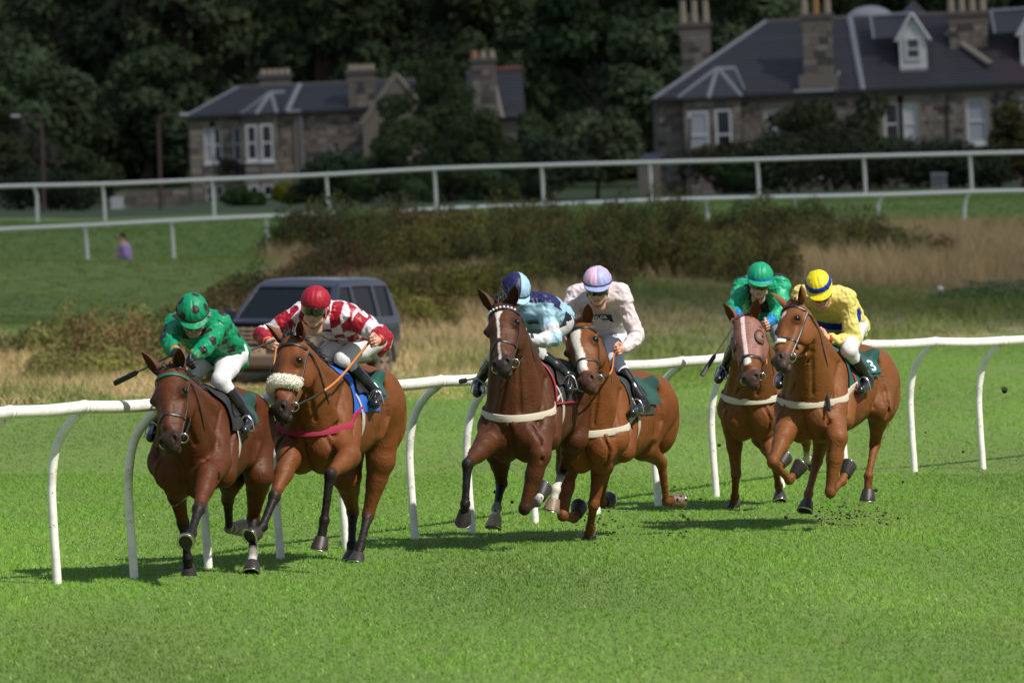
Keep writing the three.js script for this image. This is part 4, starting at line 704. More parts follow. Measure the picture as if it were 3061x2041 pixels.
    const dir = (p, r) => r.clone().sub(p).normalize(), rearOf = (p, r) => { const t = dir(p, r), b = V(0, 0, -1); b.addScaledVector(t, -b.dot(t)); if (b.length() < 0.2) b.set(0, -1, 0).addScaledVector(t, t.y); return b.normalize(); };
    const Lp = (p, r, t) => p.clone().lerp(r, t), of = (p, b, x) => p.clone().addScaledVector(b, x * s);
    if (fore) {
      add(cap(top, E, 0.105 * s, 0.088 * s, 0.05)); const b = rearOf(E, Kn);
      add(cap(of(E, b, -0.012), Lp(E, Kn, 0.38), 0.078 * s, 0.068 * s, 0.035)); add(cap(of(E, b, 0.03), of(Lp(E, Kn, 0.5), b, 0.018), 0.065 * s, 0.045 * s, 0.03)); add(cap(Lp(E, Kn, 0.35), Lp(E, Kn, 0.93), 0.064 * s, 0.042 * s, 0.03), C);
      add(ell(Kn, [0.049 * T, 0.056 * T, 0.051 * T], 0.025), K); add(cap(of(Kn, b, 0.03), of(Lp(Kn, E, 0.08), b, 0.025), 0.026 * T, 0.026 * T, 0.02), K);
    } else {
      add(cap(top, E, 0.19 * T, 0.115 * T, 0.06)); const b = rearOf(E, Kn);
      add(cap(P(0.115 * d, 1.2, -0.84), of(Lp(E, Kn, 0.3), b, 0.05), 0.115 * T, 0.075 * T, 0.05)); add(cap(of(E, b, -0.01), Lp(E, Kn, 0.42), 0.112 * T, 0.076 * T, 0.04)); add(cap(Lp(E, Kn, 0.35), Kn, 0.08 * T, 0.045 * T, 0.03), C);
      add(cap(of(Lp(E, Kn, 0.45), b, 0.06), of(Lp(E, Kn, 0.93), b, 0.055), 0.032 * T, 0.026 * T, 0.018)); const b2 = rearOf(Kn, Fe);
      add(ell(Kn, [0.046 * T, 0.062 * T, 0.055 * T], 0.025), o.points ? [(C[0] + K[0]) / 2, (C[1] + K[1]) / 2, (C[2] + K[2]) / 2] : C); add(cap(of(Lp(E, Kn, 0.9), b, 0.055), of(Lp(Kn, Fe, 0.2), b2, 0.03), 0.026 * T, 0.022 * T, 0.02), K);
    }
    const b = rearOf(Kn, Fe), cc = L.white ? kc : K, mid = Lp(Kn, Fe, 0.55);
    add(cap(Kn, mid, (fore ? 0.039 : 0.043) * s, 0.031 * T, 0.02), K); add(cap(mid, Fe, 0.031 * T, 0.033 * T, 0.015), L.white > 1 ? cc : K); add(cap(of(Lp(Kn, Fe, 0.15), b, 0.025), of(Lp(Kn, Fe, 0.92), b, 0.024), 0.016 * T, 0.018 * T, 0.012), L.white > 1 ? cc : K);
    add(ell(of(Fe, b, 0.008), [0.041 * T, 0.041 * T, 0.044 * T], 0.018), L.white > 1 ? cc : K);
    const hd = dir(Fe, Ho), cor = Ho.clone().addScaledVector(hd, -0.08 * s); add(cap(Fe, cor, 0.034 * T, 0.038 * T, 0.02), cc);
    // hoof: axis from coronet to the ground face; toe points away from the rear of the pastern
    const bb = rearOf(Fe, Ho), up = hd.clone().negate(); let toe = bb.clone().negate(); if (L.toe) toe = V(...L.toe); toe.addScaledVector(up, -toe.dot(up)).normalize();
    const ax = up.clone().cross(toe);
    const hoof = mesh('hoof', hoofGeo, mat(L.hoof || [0.028, 0.022, 0.02], 0.5), G); hoof.position.copy(Ho); hoof.quaternion.copy(basisQ(ax, up, toe)); hoof.scale.setScalar(s * 1.08);
    mesh('horseshoe', shoeGeo, steelM, hoof).position.y = -0.006;
    H.legs[key] = { E, K: Kn, F: Fe, H: Ho };
    if (o.debug) console.log(o.name, key, ['E', top, E, 'K', E, Kn, 'F', Kn, Fe, 'H', Fe, Ho].reduce((r, v, i, A) => i % 3 ? r : r + ' ' + v + ':' + A[i + 1].distanceTo(A[i + 2]).toFixed(2), ''), 'E', E.toArray().map((x) => x.toFixed(2)).join(','), 'H', Ho.toArray().map((x) => x.toFixed(2)).join(','));
  }
  H.skin = prims.slice();
  // ---- skin lookup: first crossing from inside along a direction
  const fs = H.skin.map((p) => ({ f: distOf(p), k: p.k ?? 0.03, p }));
  const sd = (x, y, z) => { let F = 1e3; for (const e of fs) { const n = e.p, m = 0.06; if (n.min && (x < n.min.x - m || x > n.max.x + m || y < n.min.y - m || y > n.max.y + m || z < n.min.z - m || z > n.max.z + m)) continue; const d = e.f(x, y, z); if (F > 900) F = d; else { const hh = e.k > 0 ? Math.max(e.k - Math.abs(F - d), 0) / e.k : 0; F = Math.min(F, d) - hh * hh * e.k * 0.25; } } return F; };
  const hit = (c, dir, off = 0.006, max = 0.8) => { let t = 0; const at = (q) => sd(c.x + dir.x * q, c.y + dir.y * q, c.z + dir.z * q); let d = at(0); while (t < max) { const st = clamp(-d * 0.7, 0.012, 0.08), e = at(t + st); if (e > 0) { let lo = t, hi = t + st; for (let k = 0; k < 5; k++) { const m = (lo + hi) / 2; at(m) > 0 ? hi = m : lo = m; } return c.clone().addScaledVector(dir, lo + off); } t += st; d = e; } return c.clone().addScaledVector(dir, t + off); };
  H.hit = hit; H.sd = sd;
  // grooves between the muscles, laid on the skin
  const groove = (list, r, k) => { const p = list.map(([c, d]) => hit(c, V(...d).normalize(), -0.004, 0.9)); for (let i = 0; i < p.length - 1; i++) prims.push(cap(p[i], p[i + 1], r * s, r * s, k, true)); };
  for (const d of sides) {
    groove([[P(0, 1.42, 0.42), [d, 0.25, 0.25]], [P(0, 1.28, 0.52), [d, 0.1, 0.5]], [P(0, 1.12, 0.55), [d * 0.9, 0, 0.8]]], 0.012, 0.035);
    groove([[P(0, 1.36, 0.14), [d, 0.1, 0]], [P(0, 1.2, 0.22), [d, 0, 0]], [P(0, 1.02, 0.3), [d, -0.2, 0]]], 0.01, 0.04);
    groove([[P(0, 1.3, 0.3), [d, 0.05, 0]], [P(0, 1.14, 0.42), [d, 0, 0.1]], [P(0, 1.0, 0.5), [d, -0.1, 0.2]]], 0.009, 0.03);
    groove([[P(0, 1.1, 0.5), [d * 0.55, 0.05, 1]], [P(0, 1.0, 0.5), [d * 0.75, 0, 1]], [P(0, 0.92, 0.5), [d * 0.7, -0.2, 1]]], 0.009, 0.03);
    groove([[P(0, 1.4, -0.36), [d, 0.15, 0]], [P(0, 1.22, -0.36), [d, 0, 0]], [P(0, 1.08, -0.3), [d, -0.2, 0]]], 0.014, 0.06);
    groove([[P(0, 1.42, -0.72), [d, 0.2, -0.3]], [P(0, 1.24, -0.72), [d, 0, -0.4]], [P(0, 1.08, -0.66), [d, 0, -0.5]]], 0.009, 0.03);
    groove([[P(0, 1.2, 0.6), [d * 0.4, 0.1, 1]], [h(0.28, 0, -0.3), [d * 0.6, 0, 1]], [h(0.22, 0, -0.24), [d, 0, 0.5]]], 0.008, 0.03);
    for (let q = 0; q < 4; q++) groove([[P(0, 1.3, -0.02 - q * 0.075), [d, 0.1, 0]], [P(0, 1.12, -0.06 - q * 0.075), [d, -0.1, 0]]], 0.004, 0.03);
  }
  groove([[P(0, 1.16, 0.5), [0, 0.05, 1]], [P(0, 1.05, 0.5), [0, 0, 1]], [P(0, 0.95, 0.5), [0, -0.1, 1]]], 0.014, 0.035);
  // nostrils, mouth
  for (const d of sides) { prims.push(ell(h(0.556, 0.043 * d, -0.03), R(0.0125, 0.024, 0.013), 0.006, HM, true)); }
  prims.push(ell(h(0.585, 0, -0.113), R(0.0684, 0.04, 0.004), 0.006, HM, true));
  // ---- colour
  const col = prims.filter((p) => p.col).map((p) => { const f = distOf(p); return { f, c: p.col, p }; });
  const mk = o.marks || (() => 0), WH = [0.62, 0.58, 0.54];
  let body;
  const colour = (x, y, z) => {
    let r = 0, g = 0, b = 0, W = 0;
    for (const e of col) { const n = e.p; if (!n.min) continue; if (x < n.min.x - 0.03 || x > n.max.x + 0.03 || y < n.min.y - 0.03 || y > n.max.y + 0.03 || z < n.min.z - 0.03 || z > n.max.z + 0.03) continue; const d = e.f(x, y, z); if (d > 0.04) continue; const w = Math.exp(-Math.max(-0.03, d) / 0.012); r += e.c[0] * w; g += e.c[1] * w; b += e.c[2] * w; W += w; }
    if (!W) return C; const n = 0.68 + 0.34 * fbm(x * 9, y * 9, z * 9, 3) + 0.3 * fbm(x * 2.5 + 4, y * 2.5, z * 2.5, 2); r = r / W * n; g = g / W * n; b = b / W * n;
    { const f = noise3(x * 55 + 11, y * 55, z * 55), low = sstep(1.05 * s + lift, 0.45 * s + lift, y); if (f > 0.93 - 0.14 * low) { r = 0.04; g = 0.028; b = 0.017; } }
    const v = V(x, y, z).sub(poll), u = v.dot(HU) / hs, l = v.dot(HV) / hs / 1.1, w = v.dot(HW) / hs;
    if (u > -0.05 && u < 0.65 && w > -0.13 && Math.abs(l) < 0.13) { const m = mk(u, l, w, fbm(x * 60, y * 60, z * 60, 2) - 0.5); r = lerp(r, WH[0], m); g = lerp(g, WH[1], m); b = lerp(b, WH[2], m); }
    return [r, g, b];
  };
  body = sdfGeo(prims, 0.011, colour);
  { const pa = body.attributes.position, na = body.attributes.normal; for (let i = 0; i < pa.count; i++) { const x = pa.getX(i), y = pa.getY(i), z = pa.getZ(i), k = (fbm(x * 11, y * 8, z * 11 + 7, 3) - 0.5) * 0.009 + (Math.abs(noise3(x * 17 + 3, y * 9, z * 17) - 0.5) - 0.2) * 0.006; const f = y > 0.75 * s + lift ? 1 : 0.35; pa.setXYZ(i, x + na.getX(i) * k * f, y + na.getY(i) * k * f, z + na.getZ(i) * k * f); } body.computeVertexNormals(); const uv = new Float32Array(pa.count * 2); for (let i = 0; i < pa.count; i++) { uv[i * 2] = (pa.getX(i) * 0.8 + pa.getZ(i)) * 2.2; uv[i * 2 + 1] = pa.getY(i) * 1.1; } body.setAttribute('uv', new THREE.BufferAttribute(uv, 2)); }
  mesh('body', body, phys([1, 1, 1], 0.5, { bumpMap: coatBump, bumpScale: 0.007, vertexColors: true, specularIntensity: 0.4, sheen: 0.0, sheenRoughness: 0.5, sheenColor: lin(0.6, 0.4, 0.25) }), G);
  // eyes
  for (const d of sides) { const e = mesh('eye', new THREE.SphereGeometry(0.0245 * hs, 14, 10), eyeM, G); e.position.copy(h(0.2, 0.101 * d, -0.052)); }
  // ears: towards their tips in the photograph
  for (const [i, d] of sides.entries()) {
    const base = h(0.0, 0.058 * d, -0.075), tip = pix(o.ears[i], base, 0.175, o.earS ?? -1), y = tip.clone().sub(base).normalize(), zf = HW.clone().multiplyScalar(0.8).addScaledVector(HV, 0.5 * d).addScaledVector(HU, 0.1); zf.addScaledVector(y, -zf.dot(y)).normalize();
    const e = mesh('ear', earG, mat([C[0] * 1.1, C[1] * 1.1, C[2] * 1.1], 0.8), G); e.position.copy(base); e.quaternion.copy(basisQ(y.clone().cross(zf), y, zf)); e.scale.setScalar(hs * clamp(base.distanceTo(tip) / 0.165, 0.85, 1.15));
  }
  const loop = (c, X, Y, a0, a1, n, off) => { const p = [], u = []; for (let i = 0; i <= n; i++) { const t = lerp(a0, a1, i / n), d = X.clone().multiplyScalar(Math.sin(t)).addScaledVector(Y, Math.cos(t)); p.push(hit(c, d, off)); u.push(d); } return { p, u }; };
  const relax = (p, n = 3) => { for (let k = 0; k < n; k++) p = p.map((v, i) => i && i < p.length - 1 ? v.clone().multiplyScalar(0.5).addScaledVector(p[i - 1], 0.25).addScaledVector(p[i + 1], 0.25) : v); return p; };
  H.loop = loop; H.relax = relax;
  const strap = (name, L, w, m, parent, flat = 0.28) => mesh(name, tube(relax(L.p, 2), w / 2, 8, false, true, flat, L.u), m, parent);
  H.strap = strap;
  // ---- bridle
  const br = new THREE.Group(); br.name = 'bridle'; G.add(br); H.bridle = br;
  const c0 = (u) => h(u, 0, -0.1);
  strap('browband', loop(h(0.075, 0, -0.09), HV, HW, -1.75, 1.75, 26, 0.008), 0.026 * s, o.browM || leatherM, br);
  if (o.browBeads) { const L = loop(h(0.075, 0, -0.09), HV, HW, -1.3, 1.3, 21, 0.014), R2 = relax(L.p, 1); R2.forEach((p, i) => { if (i % 2) return; const b = mesh('brow_bead', new THREE.SphereGeometry(0.0105 * s, 8, 6), o.browBeads, br); b.position.copy(p); }); }
  { const hp = []; for (const d of sides) { const up2 = hit(h(0.075, 0, -0.1), HV.clone().multiplyScalar(d), 0.008); hp.push(up2); } const L = loop(h(0.02, 0, -0.13), HV, HU.clone().negate(), -1.6, 1.6, 20, 0.008); strap('headpiece', L, 0.028 * s, leatherM, br); }
  if (!o.sheepskin) { strap('noseband', loop(c0(0.37), HV, HW, -2.6, 2.6, 30, 0.007), 0.024 * s, leatherM, br); }
  else {
    const L = loop(c0(0.36), HV, HW, -1.55, 1.55, 30, 0.022); L.p = relax(L.p, 3);
    const g = tube(L.p, L.p.map((_, i) => 0.055 * s * (0.75 + 0.25 * Math.sin(Math.PI * i / 30))), 18, false, true, 0.8, L.u), pa = g.attributes.position, na = g.attributes.normal;
    for (let i = 0; i < pa.count; i++) { const k = (noise3(pa.getX(i) * 190, pa.getY(i) * 190, pa.getZ(i) * 190) - 0.4) * 0.014; pa.setXYZ(i, pa.getX(i) + na.getX(i) * k, pa.getY(i) + na.getY(i) * k, pa.getZ(i) + na.getZ(i) * k); } g.computeVertexNormals();
    mesh('sheepskin_noseband', g, mat([0.76, 0.72, 0.62], 1), br);
    const fluff = []; for (let i = 0; i < 1600; i++) { const k = Math.floor(rnd() * 30), p = L.p[k].clone().lerp(L.p[k + 1], rnd()), a2 = rr(0, 6.28), B = HU, d = L.u[k].clone().multiplyScalar(Math.cos(a2)).addScaledVector(B, Math.sin(a2)), r0 = 0.049 * s; const p0 = p.clone().addScaledVector(d, r0), p1 = p0.clone().addScaledVector(d, rr(0.004, 0.011)).add(V(rr(-1, 1), rr(-1, 1), rr(-1, 1)).multiplyScalar(0.008)); fluff.push(tube([p0, p1], [0.0035, 0.001], 4, false, false)); }
    mesh('sheepskin_pile', merge(fluff), mat([0.76, 0.72, 0.62], 1), br).userData.kind = 'stuff';
  }
  H.bit = {};
  for (const d of sides) {
    const cheek = [0.09, 0.16, 0.23, 0.3, 0.37, 0.44, 0.49].map((u) => hit(h(u, 0, lerp(-0.11, -0.1, u)), HV.clone().multiplyScalar(d).addScaledVector(HW, -0.12).normalize(), 0.007));
    mesh('cheek_strap', tube(curve(cheek, 16), 0.0095 * s, 8, false, true, 0.4, HV), leatherM, br);
    const bp = cheek[6].clone().addScaledVector(HV, d * 0.012).addScaledVector(HU, 0.02 * s); H.bit[d] = bp;
    const ring = mesh('bit_ring', new THREE.TorusGeometry(0.036 * s, 0.0055 * s, 8, 22), steelM, br); ring.position.copy(bp); ring.quaternion.copy(basisQ(HU, HW, HV));
  }
  strap('throat_lash', (() => { const L = loop(h(0.1, 0, -0.13), HV, HW.clone().negate().addScaledVector(HU, 0.35).normalize(), -1.6, 1.6, 22, 0.012); return L; })(), 0.016 * s, leatherM, br);
  // ---- mane, forelock, tail
  const hairM = phys(o.hair || [0.012, 0.01, 0.009], 0.55), hair = [];
  const crestA = P(0, 1.57, 0.32), crestB = h(-0.01, 0, -0.1);
  for (let i = 0; i < 220; i++) {
    const t = rnd(), b = crestA.clone().lerp(crestB, t); b.y += Math.sin(t * Math.PI) * 0.02; const start = hit(b.clone().addScaledVector(V(0, -1, -0.0), 0.05), V(0, 1, -0.35 * t).normalize(), -0.012, 0.3); const sd0 = o.maneSide || 1, len = rr(0.07, 0.14) * s * (o.maneLen || 1), dn = V(sd0 * rr(0.5, 1), rr(-0.1, 0.45), -rr(0.3, 1.1)).normalize(), p1 = start.clone().addScaledVector(dn, len * 0.5), p2 = p1.clone().add(V(sd0 * rr(0.1, 0.6), rr(-0.7, 0.1), -rr(0.2, 1)).multiplyScalar(len * 0.6));
    hair.push(tube(curve([start, p1, p2], 5), [0.011, 0.012, 0.011, 0.009, 0.006, 0.002], 5, false, false, 0.35, V(1, 0, 0)));
  }
  strands(hair, hairM, 'mane', G);
  const fl = []; for (let i = 0; i < 46; i++) { const st = h(rr(-0.015, 0.02), rr(-0.045, 0.045), -0.035), up = o.forelockUp ?? 0.5; const p1 = st.clone().addScaledVector(HU, rr(-0.05, 0.03) * up * 2).addScaledVector(HW, rr(0.0, 0.03)).addScaledVector(HV, rr(-0.05, 0.05)), p2 = p1.clone().addScaledVector(HU, rr(-0.07, 0.05) * up * 2 + 0.02 * (1 - up)).addScaledVector(HV, rr(-0.06, 0.06)); fl.push(tube(curve([st, p1, p2], 4), [0.008, 0.009, 0.007, 0.005, 0.001], 5, false, false)); }
  strands(fl, hairM, 'forelock', G);
  const tl = []; const tb = P(0, 1.47, -0.9); for (let i = 0; i < 90; i++) { const sw = o.tailX ?? -0.06, e = V(sw + rr(-0.045, 0.045), rr(-0.62, -0.3), -rr(0.16, 0.36)).multiplyScalar(s); tl.push(tube(curve([tb.clone().add(V(rr(-0.02, 0.02), rr(-0.02, 0.02), 0.04)), tb.clone().add(V(e.x * 0.25, 0.05, -0.16)), tb.clone().add(V(e.x * 0.6 + rr(-0.03, 0.03), e.y * 0.45 + 0.02, e.z * 0.65)), tb.clone().add(e)], 8), [0.02, 0.018, 0.016, 0.013, 0.011, 0.009, 0.007, 0.005, 0.002].map((r) => r * 0.7), 5, false, false)); }
  strands(tl, hairM, 'tail', G);
  // ---- saddle, cloths, girth, breast strap
  const Yc = 1.22, cen = (z) => P(0, Yc, z), X1 = V(1, 0, 0), Y1 = V(0, 1, 0);
  const sheet = (z0, z1, a0, a1, off, nz = 18, na = 30, wave = 0, cut = null) => {
    const pos = [], uv = [], idx = [];
    for (let i = 0; i <= nz; i++) for (let j = 0; j <= na; j++) { const z = lerp(z0, z1, i / nz), t = lerp(a0, a1, j / na), d = V(Math.sin(t), Math.cos(t), 0); const zz = z + (cut ? cut(i / nz, j / na) : 0), k = hit(cen(zz), d, off + wave * (fbm(z * 12, t * 3, 5, 2) - 0.35) * Math.abs(j / na - 0.5) * 2, 0.7); pos.push(k.x, k.y, k.z); uv.push(i / nz, j / na); }
    for (let i = 0; i < nz; i++) for (let j = 0; j < na; j++) { const p = i * (na + 1) + j, q2 = p + na + 1; idx.push(p, q2, p + 1, q2, q2 + 1, p + 1); }
    const g = new THREE.BufferGeometry(); g.setAttribute('position', new THREE.Float32BufferAttribute(pos, 3)); g.setAttribute('uv', new THREE.Float32BufferAttribute(uv, 2)); g.setIndex(idx); g.computeVertexNormals(); return g;
  };
  H.sheet = sheet;
  if (o.pad) mesh('saddle_pad', sheet(-0.2, 0.4, -1.4, 1.4, 0.012, 18, 34), o.pad, G);
  mesh('number_cloth', sheet(-0.34, 0.06, -1.15, 1.15, 0.02, 20, 34, 0.06), o.clothM || mat([0.012, 0.06, 0.05], 0.85), G);
  if (o.pad2) mesh('weight_cloth', sheet(-0.08, 0.42, -1.25, 1.25, 0.027, 16, 30, 0.02), o.pad2, G);
  const sadGeo = sheet(-0.1, 0.28, -0.95, 0.95, 0.04, 14, 26, 0, (u, v) => 0.06 * Math.sin(v * Math.PI) * (u - 0.5));
  mesh('saddle', sadGeo, leatherM, G);
  const gl = loop(cen(0.26), X1, Y1, 0.85, 6.2832 - 0.85, 60, 0.006); const girth = strap('girth', gl, 0.075 * s, o.girthM || mat([0.4, 0.36, 0.3], 0.9), G, 0.1);
  if (o.breast) {
    const n = 46, p = [], u = []; for (let i = 0; i <= n; i++) { const t = lerp(-1.9, 1.9, i / n), d = V(Math.sin(t), 0, Math.cos(t)), y = (o.breastY || 1.22) + 0.16 * Math.pow(Math.abs(t) / 1.9, 1.6); p.push(hit(P(0, y, 0.36), d, 0.008)); u.push(d); }
    strap('breast_strap', { p, u }, 0.06 * s, o.breast, G, 0.12);
  }
  // neck strap to the breast strap
  return H;
}

// ---------------------------------------------------------------- the six runners
const Z1 = { zx: 300, zy: 780, zs: 1.568 }, Z2 = { zx: 660, zy: 780, zs: 1.568 }, Z3 = { zx: 1320, zy: 760, zs: 1.742 }, Z4 = { zx: 2060, zy: 740, zs: 1.867 };
const BLK = [0.011, 0.009, 0.008], paleHoof = [0.3, 0.24, 0.17];
const offWhite = mat([0.5, 0.45, 0.36], 0.9), greenCloth = mat([0.014, 0.075, 0.06], 0.85, { bumpMap: clothBump, bumpScale: 0.002 });
const field = [];
field.push(makeHorse({ ...Z1, name: 'H1', up: -0.02, label: 'dark bay racehorse with green browband under the spotted green jockey', head_ing: 12, gy: 1738, chest: [392, 955], coat: [0.075, 0.021, 0.006], points: BLK, muzzle: [0.03, 0.016, 0.012],
  poll: [298, 492], muz: [303, 858], ears: [[213, 437], [363, 420]], yaw: -14, neckL: 0.78, forelockUp: 0.3, browM: mat([0.01, 0.1, 0.055], 0.6), breast: null, pad2: mat([0.01, 0.01, 0.011], 0.7),
  legs: { fr: { E: [340, 1020], K: [386, 1228], F: [407, 1395], H: [415, 1488], k: 1, f: 1, h: 1 }, fl: { E: [505, 1005], K: [458, 1165], F: [425, 1275], H: [400, 1325], e: -1, k: -1, f: -1, h: -1, toe: [0, 1, 0.3] }, hl: { E: [742, 1000], K: [715, 1205], F: [712, 1370], H: [708, 1462], e: -1, k: 1, f: -1, white: 1 }, hr: { E: [612, 1010], K: [596, 1118], F: [603, 1255], H: [662, 1250], k: 1, f: 1, h: 1, white: 1, hoof: paleHoof } } }));
field.push(makeHorse({ ...Z2, name: 'H2', label: 'bright bay racehorse with white sheepskin noseband under the red and white checked jockey', head_ing: 16.5, gy: 1702, chest: [400, 850], coat: [0.138, 0.044, 0.0115], points: BLK, muzzle: [0.03, 0.02, 0.018],
  poll: [300, 352], muz: [243, 712], ears: [[226, 296], [386, 290]], yaw: -26, forelockUp: 1, sheepskin: true, breast: mat([0.3, 0.012, 0.05], 0.8), breastY: 1.13, pad: mat([0.012, 0.09, 0.42], 0.7), girthM: mat([0.4, 0.38, 0.36], 0.9),
  legs: { fr: { E: [318, 930], K: [250, 1105], F: [195, 1243], H: [138, 1298], e: -1, k: -1, f: -1, h: -1, toe: [0, 1, 0.3] }, fl: { E: [600, 915], K: [512, 1000], F: [484, 1215], H: [462, 1352], e: -1, k: -1, f: 1, h: -1 }, hl: { E: [750, 935], K: [690, 1190], F: [652, 1335], H: [632, 1425], e: -1, k: 1, f: -1 }, hr: { E: [590, 1010], K: [618, 1175], F: [612, 1330], H: [606, 1418], e: -1, k: 1, f: -1 } } }));
field.push(makeHorse({ ...Z3, name: 'H3', label: 'dark brown racehorse with thin white stripe and beaded browband under the pale blue jockey', head_ing: 14, gy: 1648, chest: [368, 925], coat: [0.066, 0.021, 0.0065], points: BLK, muzzle: [0.028, 0.02, 0.018],
  poll: [295, 245], muz: [298, 578], ears: [[206, 190], [379, 174]], yaw: -8, forelockUp: 1, browM: mat([0.01, 0.015, 0.05], 0.5), browBeads: mat([0.6, 0.68, 0.75], 0.4), breast: offWhite, breastY: 1.16, pad: mat([0.02, 0.022, 0.024], 0.85),
  marks: (u, l, w, n) => sstep(0.004, -0.003, Math.abs(l) - (u > 0.1 && u < 0.17 ? 0.008 + (0.17 - u) * 0.24 : 0.007) + n * 0.01) * (u > 0.1 && u < 0.34 ? 1 : u > 0.37 && u < 0.53 ? 0.75 : 0),
  legs: { fr: { E: [222, 1000], K: [135, 1095], F: [122, 1300], H: [114, 1392], e: -1, k: -1, f: 1, h: 1 }, fl: { E: [512, 1045], K: [432, 1325], F: [498, 1288], H: [532, 1225], e: -1, k: -1, f: 1, h: 1, white: 1 }, hr: { E: [300, 1030], K: [312, 1190], F: [287, 1318], H: [271, 1422], e: -1, k: 1, f: -1, h: -1, white: 1, hoof: paleHoof }, hl: { E: [690, 960], K: [640, 1110], F: [595, 1220], H: [573, 1335], e: -1, k: 1, f: -1, h: -1, white: 2, hoof: [0.2, 0.14, 0.09] } } }));
field.push(makeHorse({ ...Z3, name: 'H4', label: 'chestnut racehorse with broad white blaze under the pale pink jockey', head_ing: 18, gy: 1626, chest: [752, 985], coat: [0.145, 0.047, 0.012], muzzle: [0.07, 0.035, 0.025], hair: [0.13, 0.042, 0.018],
  poll: [690, 352], muz: [742, 668], ears: [[622, 275], [758, 270]], yaw: -6, forelockUp: 0.7, breast: offWhite, breastY: 1.13, pad: mat([0.02, 0.03, 0.03], 0.85),
  marks: (u, l, w, n) => sstep(0.01, 0.002, Math.abs(l + 0.004) - (0.026 + 0.006 * Math.sin(u * 20)) + n * 0.014) * (u > 0.07 && u < 0.47 ? 1 : 0),
  legs: { fl: { E: [842, 1040], K: [792, 1305], F: [774, 1425], H: [766, 1496], k: 1, f: 1, h: 1 }, fr: { E: [655, 1120], K: [632, 1358], F: [690, 1372], H: [718, 1322], k: -1, f: 1, h: 1 }, hl: { E: [1050, 1000], K: [1145, 1085], F: [1172, 1285], H: [1232, 1285], e: -1, k: 1, f: 1, h: 1, hoof: [0.12, 0.08, 0.05] }, hr: { E: [900, 1010], K: [862, 1110], F: [828, 1290], H: [872, 1290], e: -1, k: 1, f: 1, h: 1 } } }));
field.push(makeHorse({ ...Z4, name: 'H5', label: 'chestnut racehorse in a brown blinker hood under the plain green capped jockey', head_ing: 15.5, gy: 1530, chest: [332, 925], coat: [0.142, 0.049, 0.0135], muzzle: [0.06, 0.035, 0.028], hair: [0.12, 0.042, 0.02],
  poll: [298, 385], muz: [335, 742], ears: [[211, 320], [374, 300]], yaw: -4, breast: offWhite, breastY: 1.16, pad: mat([0.02, 0.03, 0.03], 0.85), hood: true,
  marks: (u, l, w, n) => sstep(0.012, 0.002, Math.hypot(l + 0.002, (u - 0.41) * 0.8) - 0.02 + n * 0.01),
  legs: { fr: { E: [248, 1010], K: [263, 1262], F: [256, 1392], H: [247, 1466], k: 1, f: 1, h: 1 }, fl: { E: [442, 1050], K: [466, 1200], F: [492, 1232], H: [535, 1180], k: -1, f: 1, h: 1 }, hr: { E: [420, 1050], K: [480, 1205], F: [500, 1330], H: [511, 1420], e: -1, k: 1, f: 1 }, hl: { E: [640, 980], K: [655, 1080], F: [660, 1180], H: [690, 1200], e: -1, k: 1, f: 1, h: 1, white: 2 } } }));
field.push(makeHorse({ ...Z4, name: 'H6', up: 0.07, label: 'bright chestnut racehorse with a white star under the yellow jockey', head_ing: 21, gy: 1588, chest: [650, 970], coat: [0.158, 0.057, 0.0155], muzzle: [0.06, 0.04, 0.035], hair: [0.1, 0.035, 0.018],
  poll: [548, 300], muz: [462, 640], ears: [[455, 226], [640, 226]], yaw: -34, maneSide: -1, breast: offWhite, breastY: 1.13, pad: mat([0.012, 0.075, 0.06], 0.85), tailX: 0.04, girthM: mat([0.35, 0.015, 0.04], 0.8),
  marks: (u, l, w, n) => sstep(0.012, 0.002, Math.hypot(l, (u - 0.135) * 0.75) - 0.019 + n * 0.012),
  legs: { fr: { E: [535, 1040], K: [472, 1195], F: [560, 1300], H: [625, 1218], e: -1, k: -1, f: 1, h: 1 }, fl: { E: [828, 1060], K: [790, 1365], F: [855, 1302], H: [895, 1220], e: -1, k: -1, f: 1, h: 1 }, hr: { E: [760, 1000], K: [716, 1190], F: [668, 1372], H: [650, 1470], e: -1, k: 1, f: -1 }, hl: { E: [1065, 900], K: [1040, 1095], F: [1003, 1272], H: [1000, 1412], e: -1, k: 1, f: -1 } } }));

// ================================================================ JOCKEYS
const skinM = phys([0.52, 0.27, 0.19], 0.55, { sheen: 0.1 });
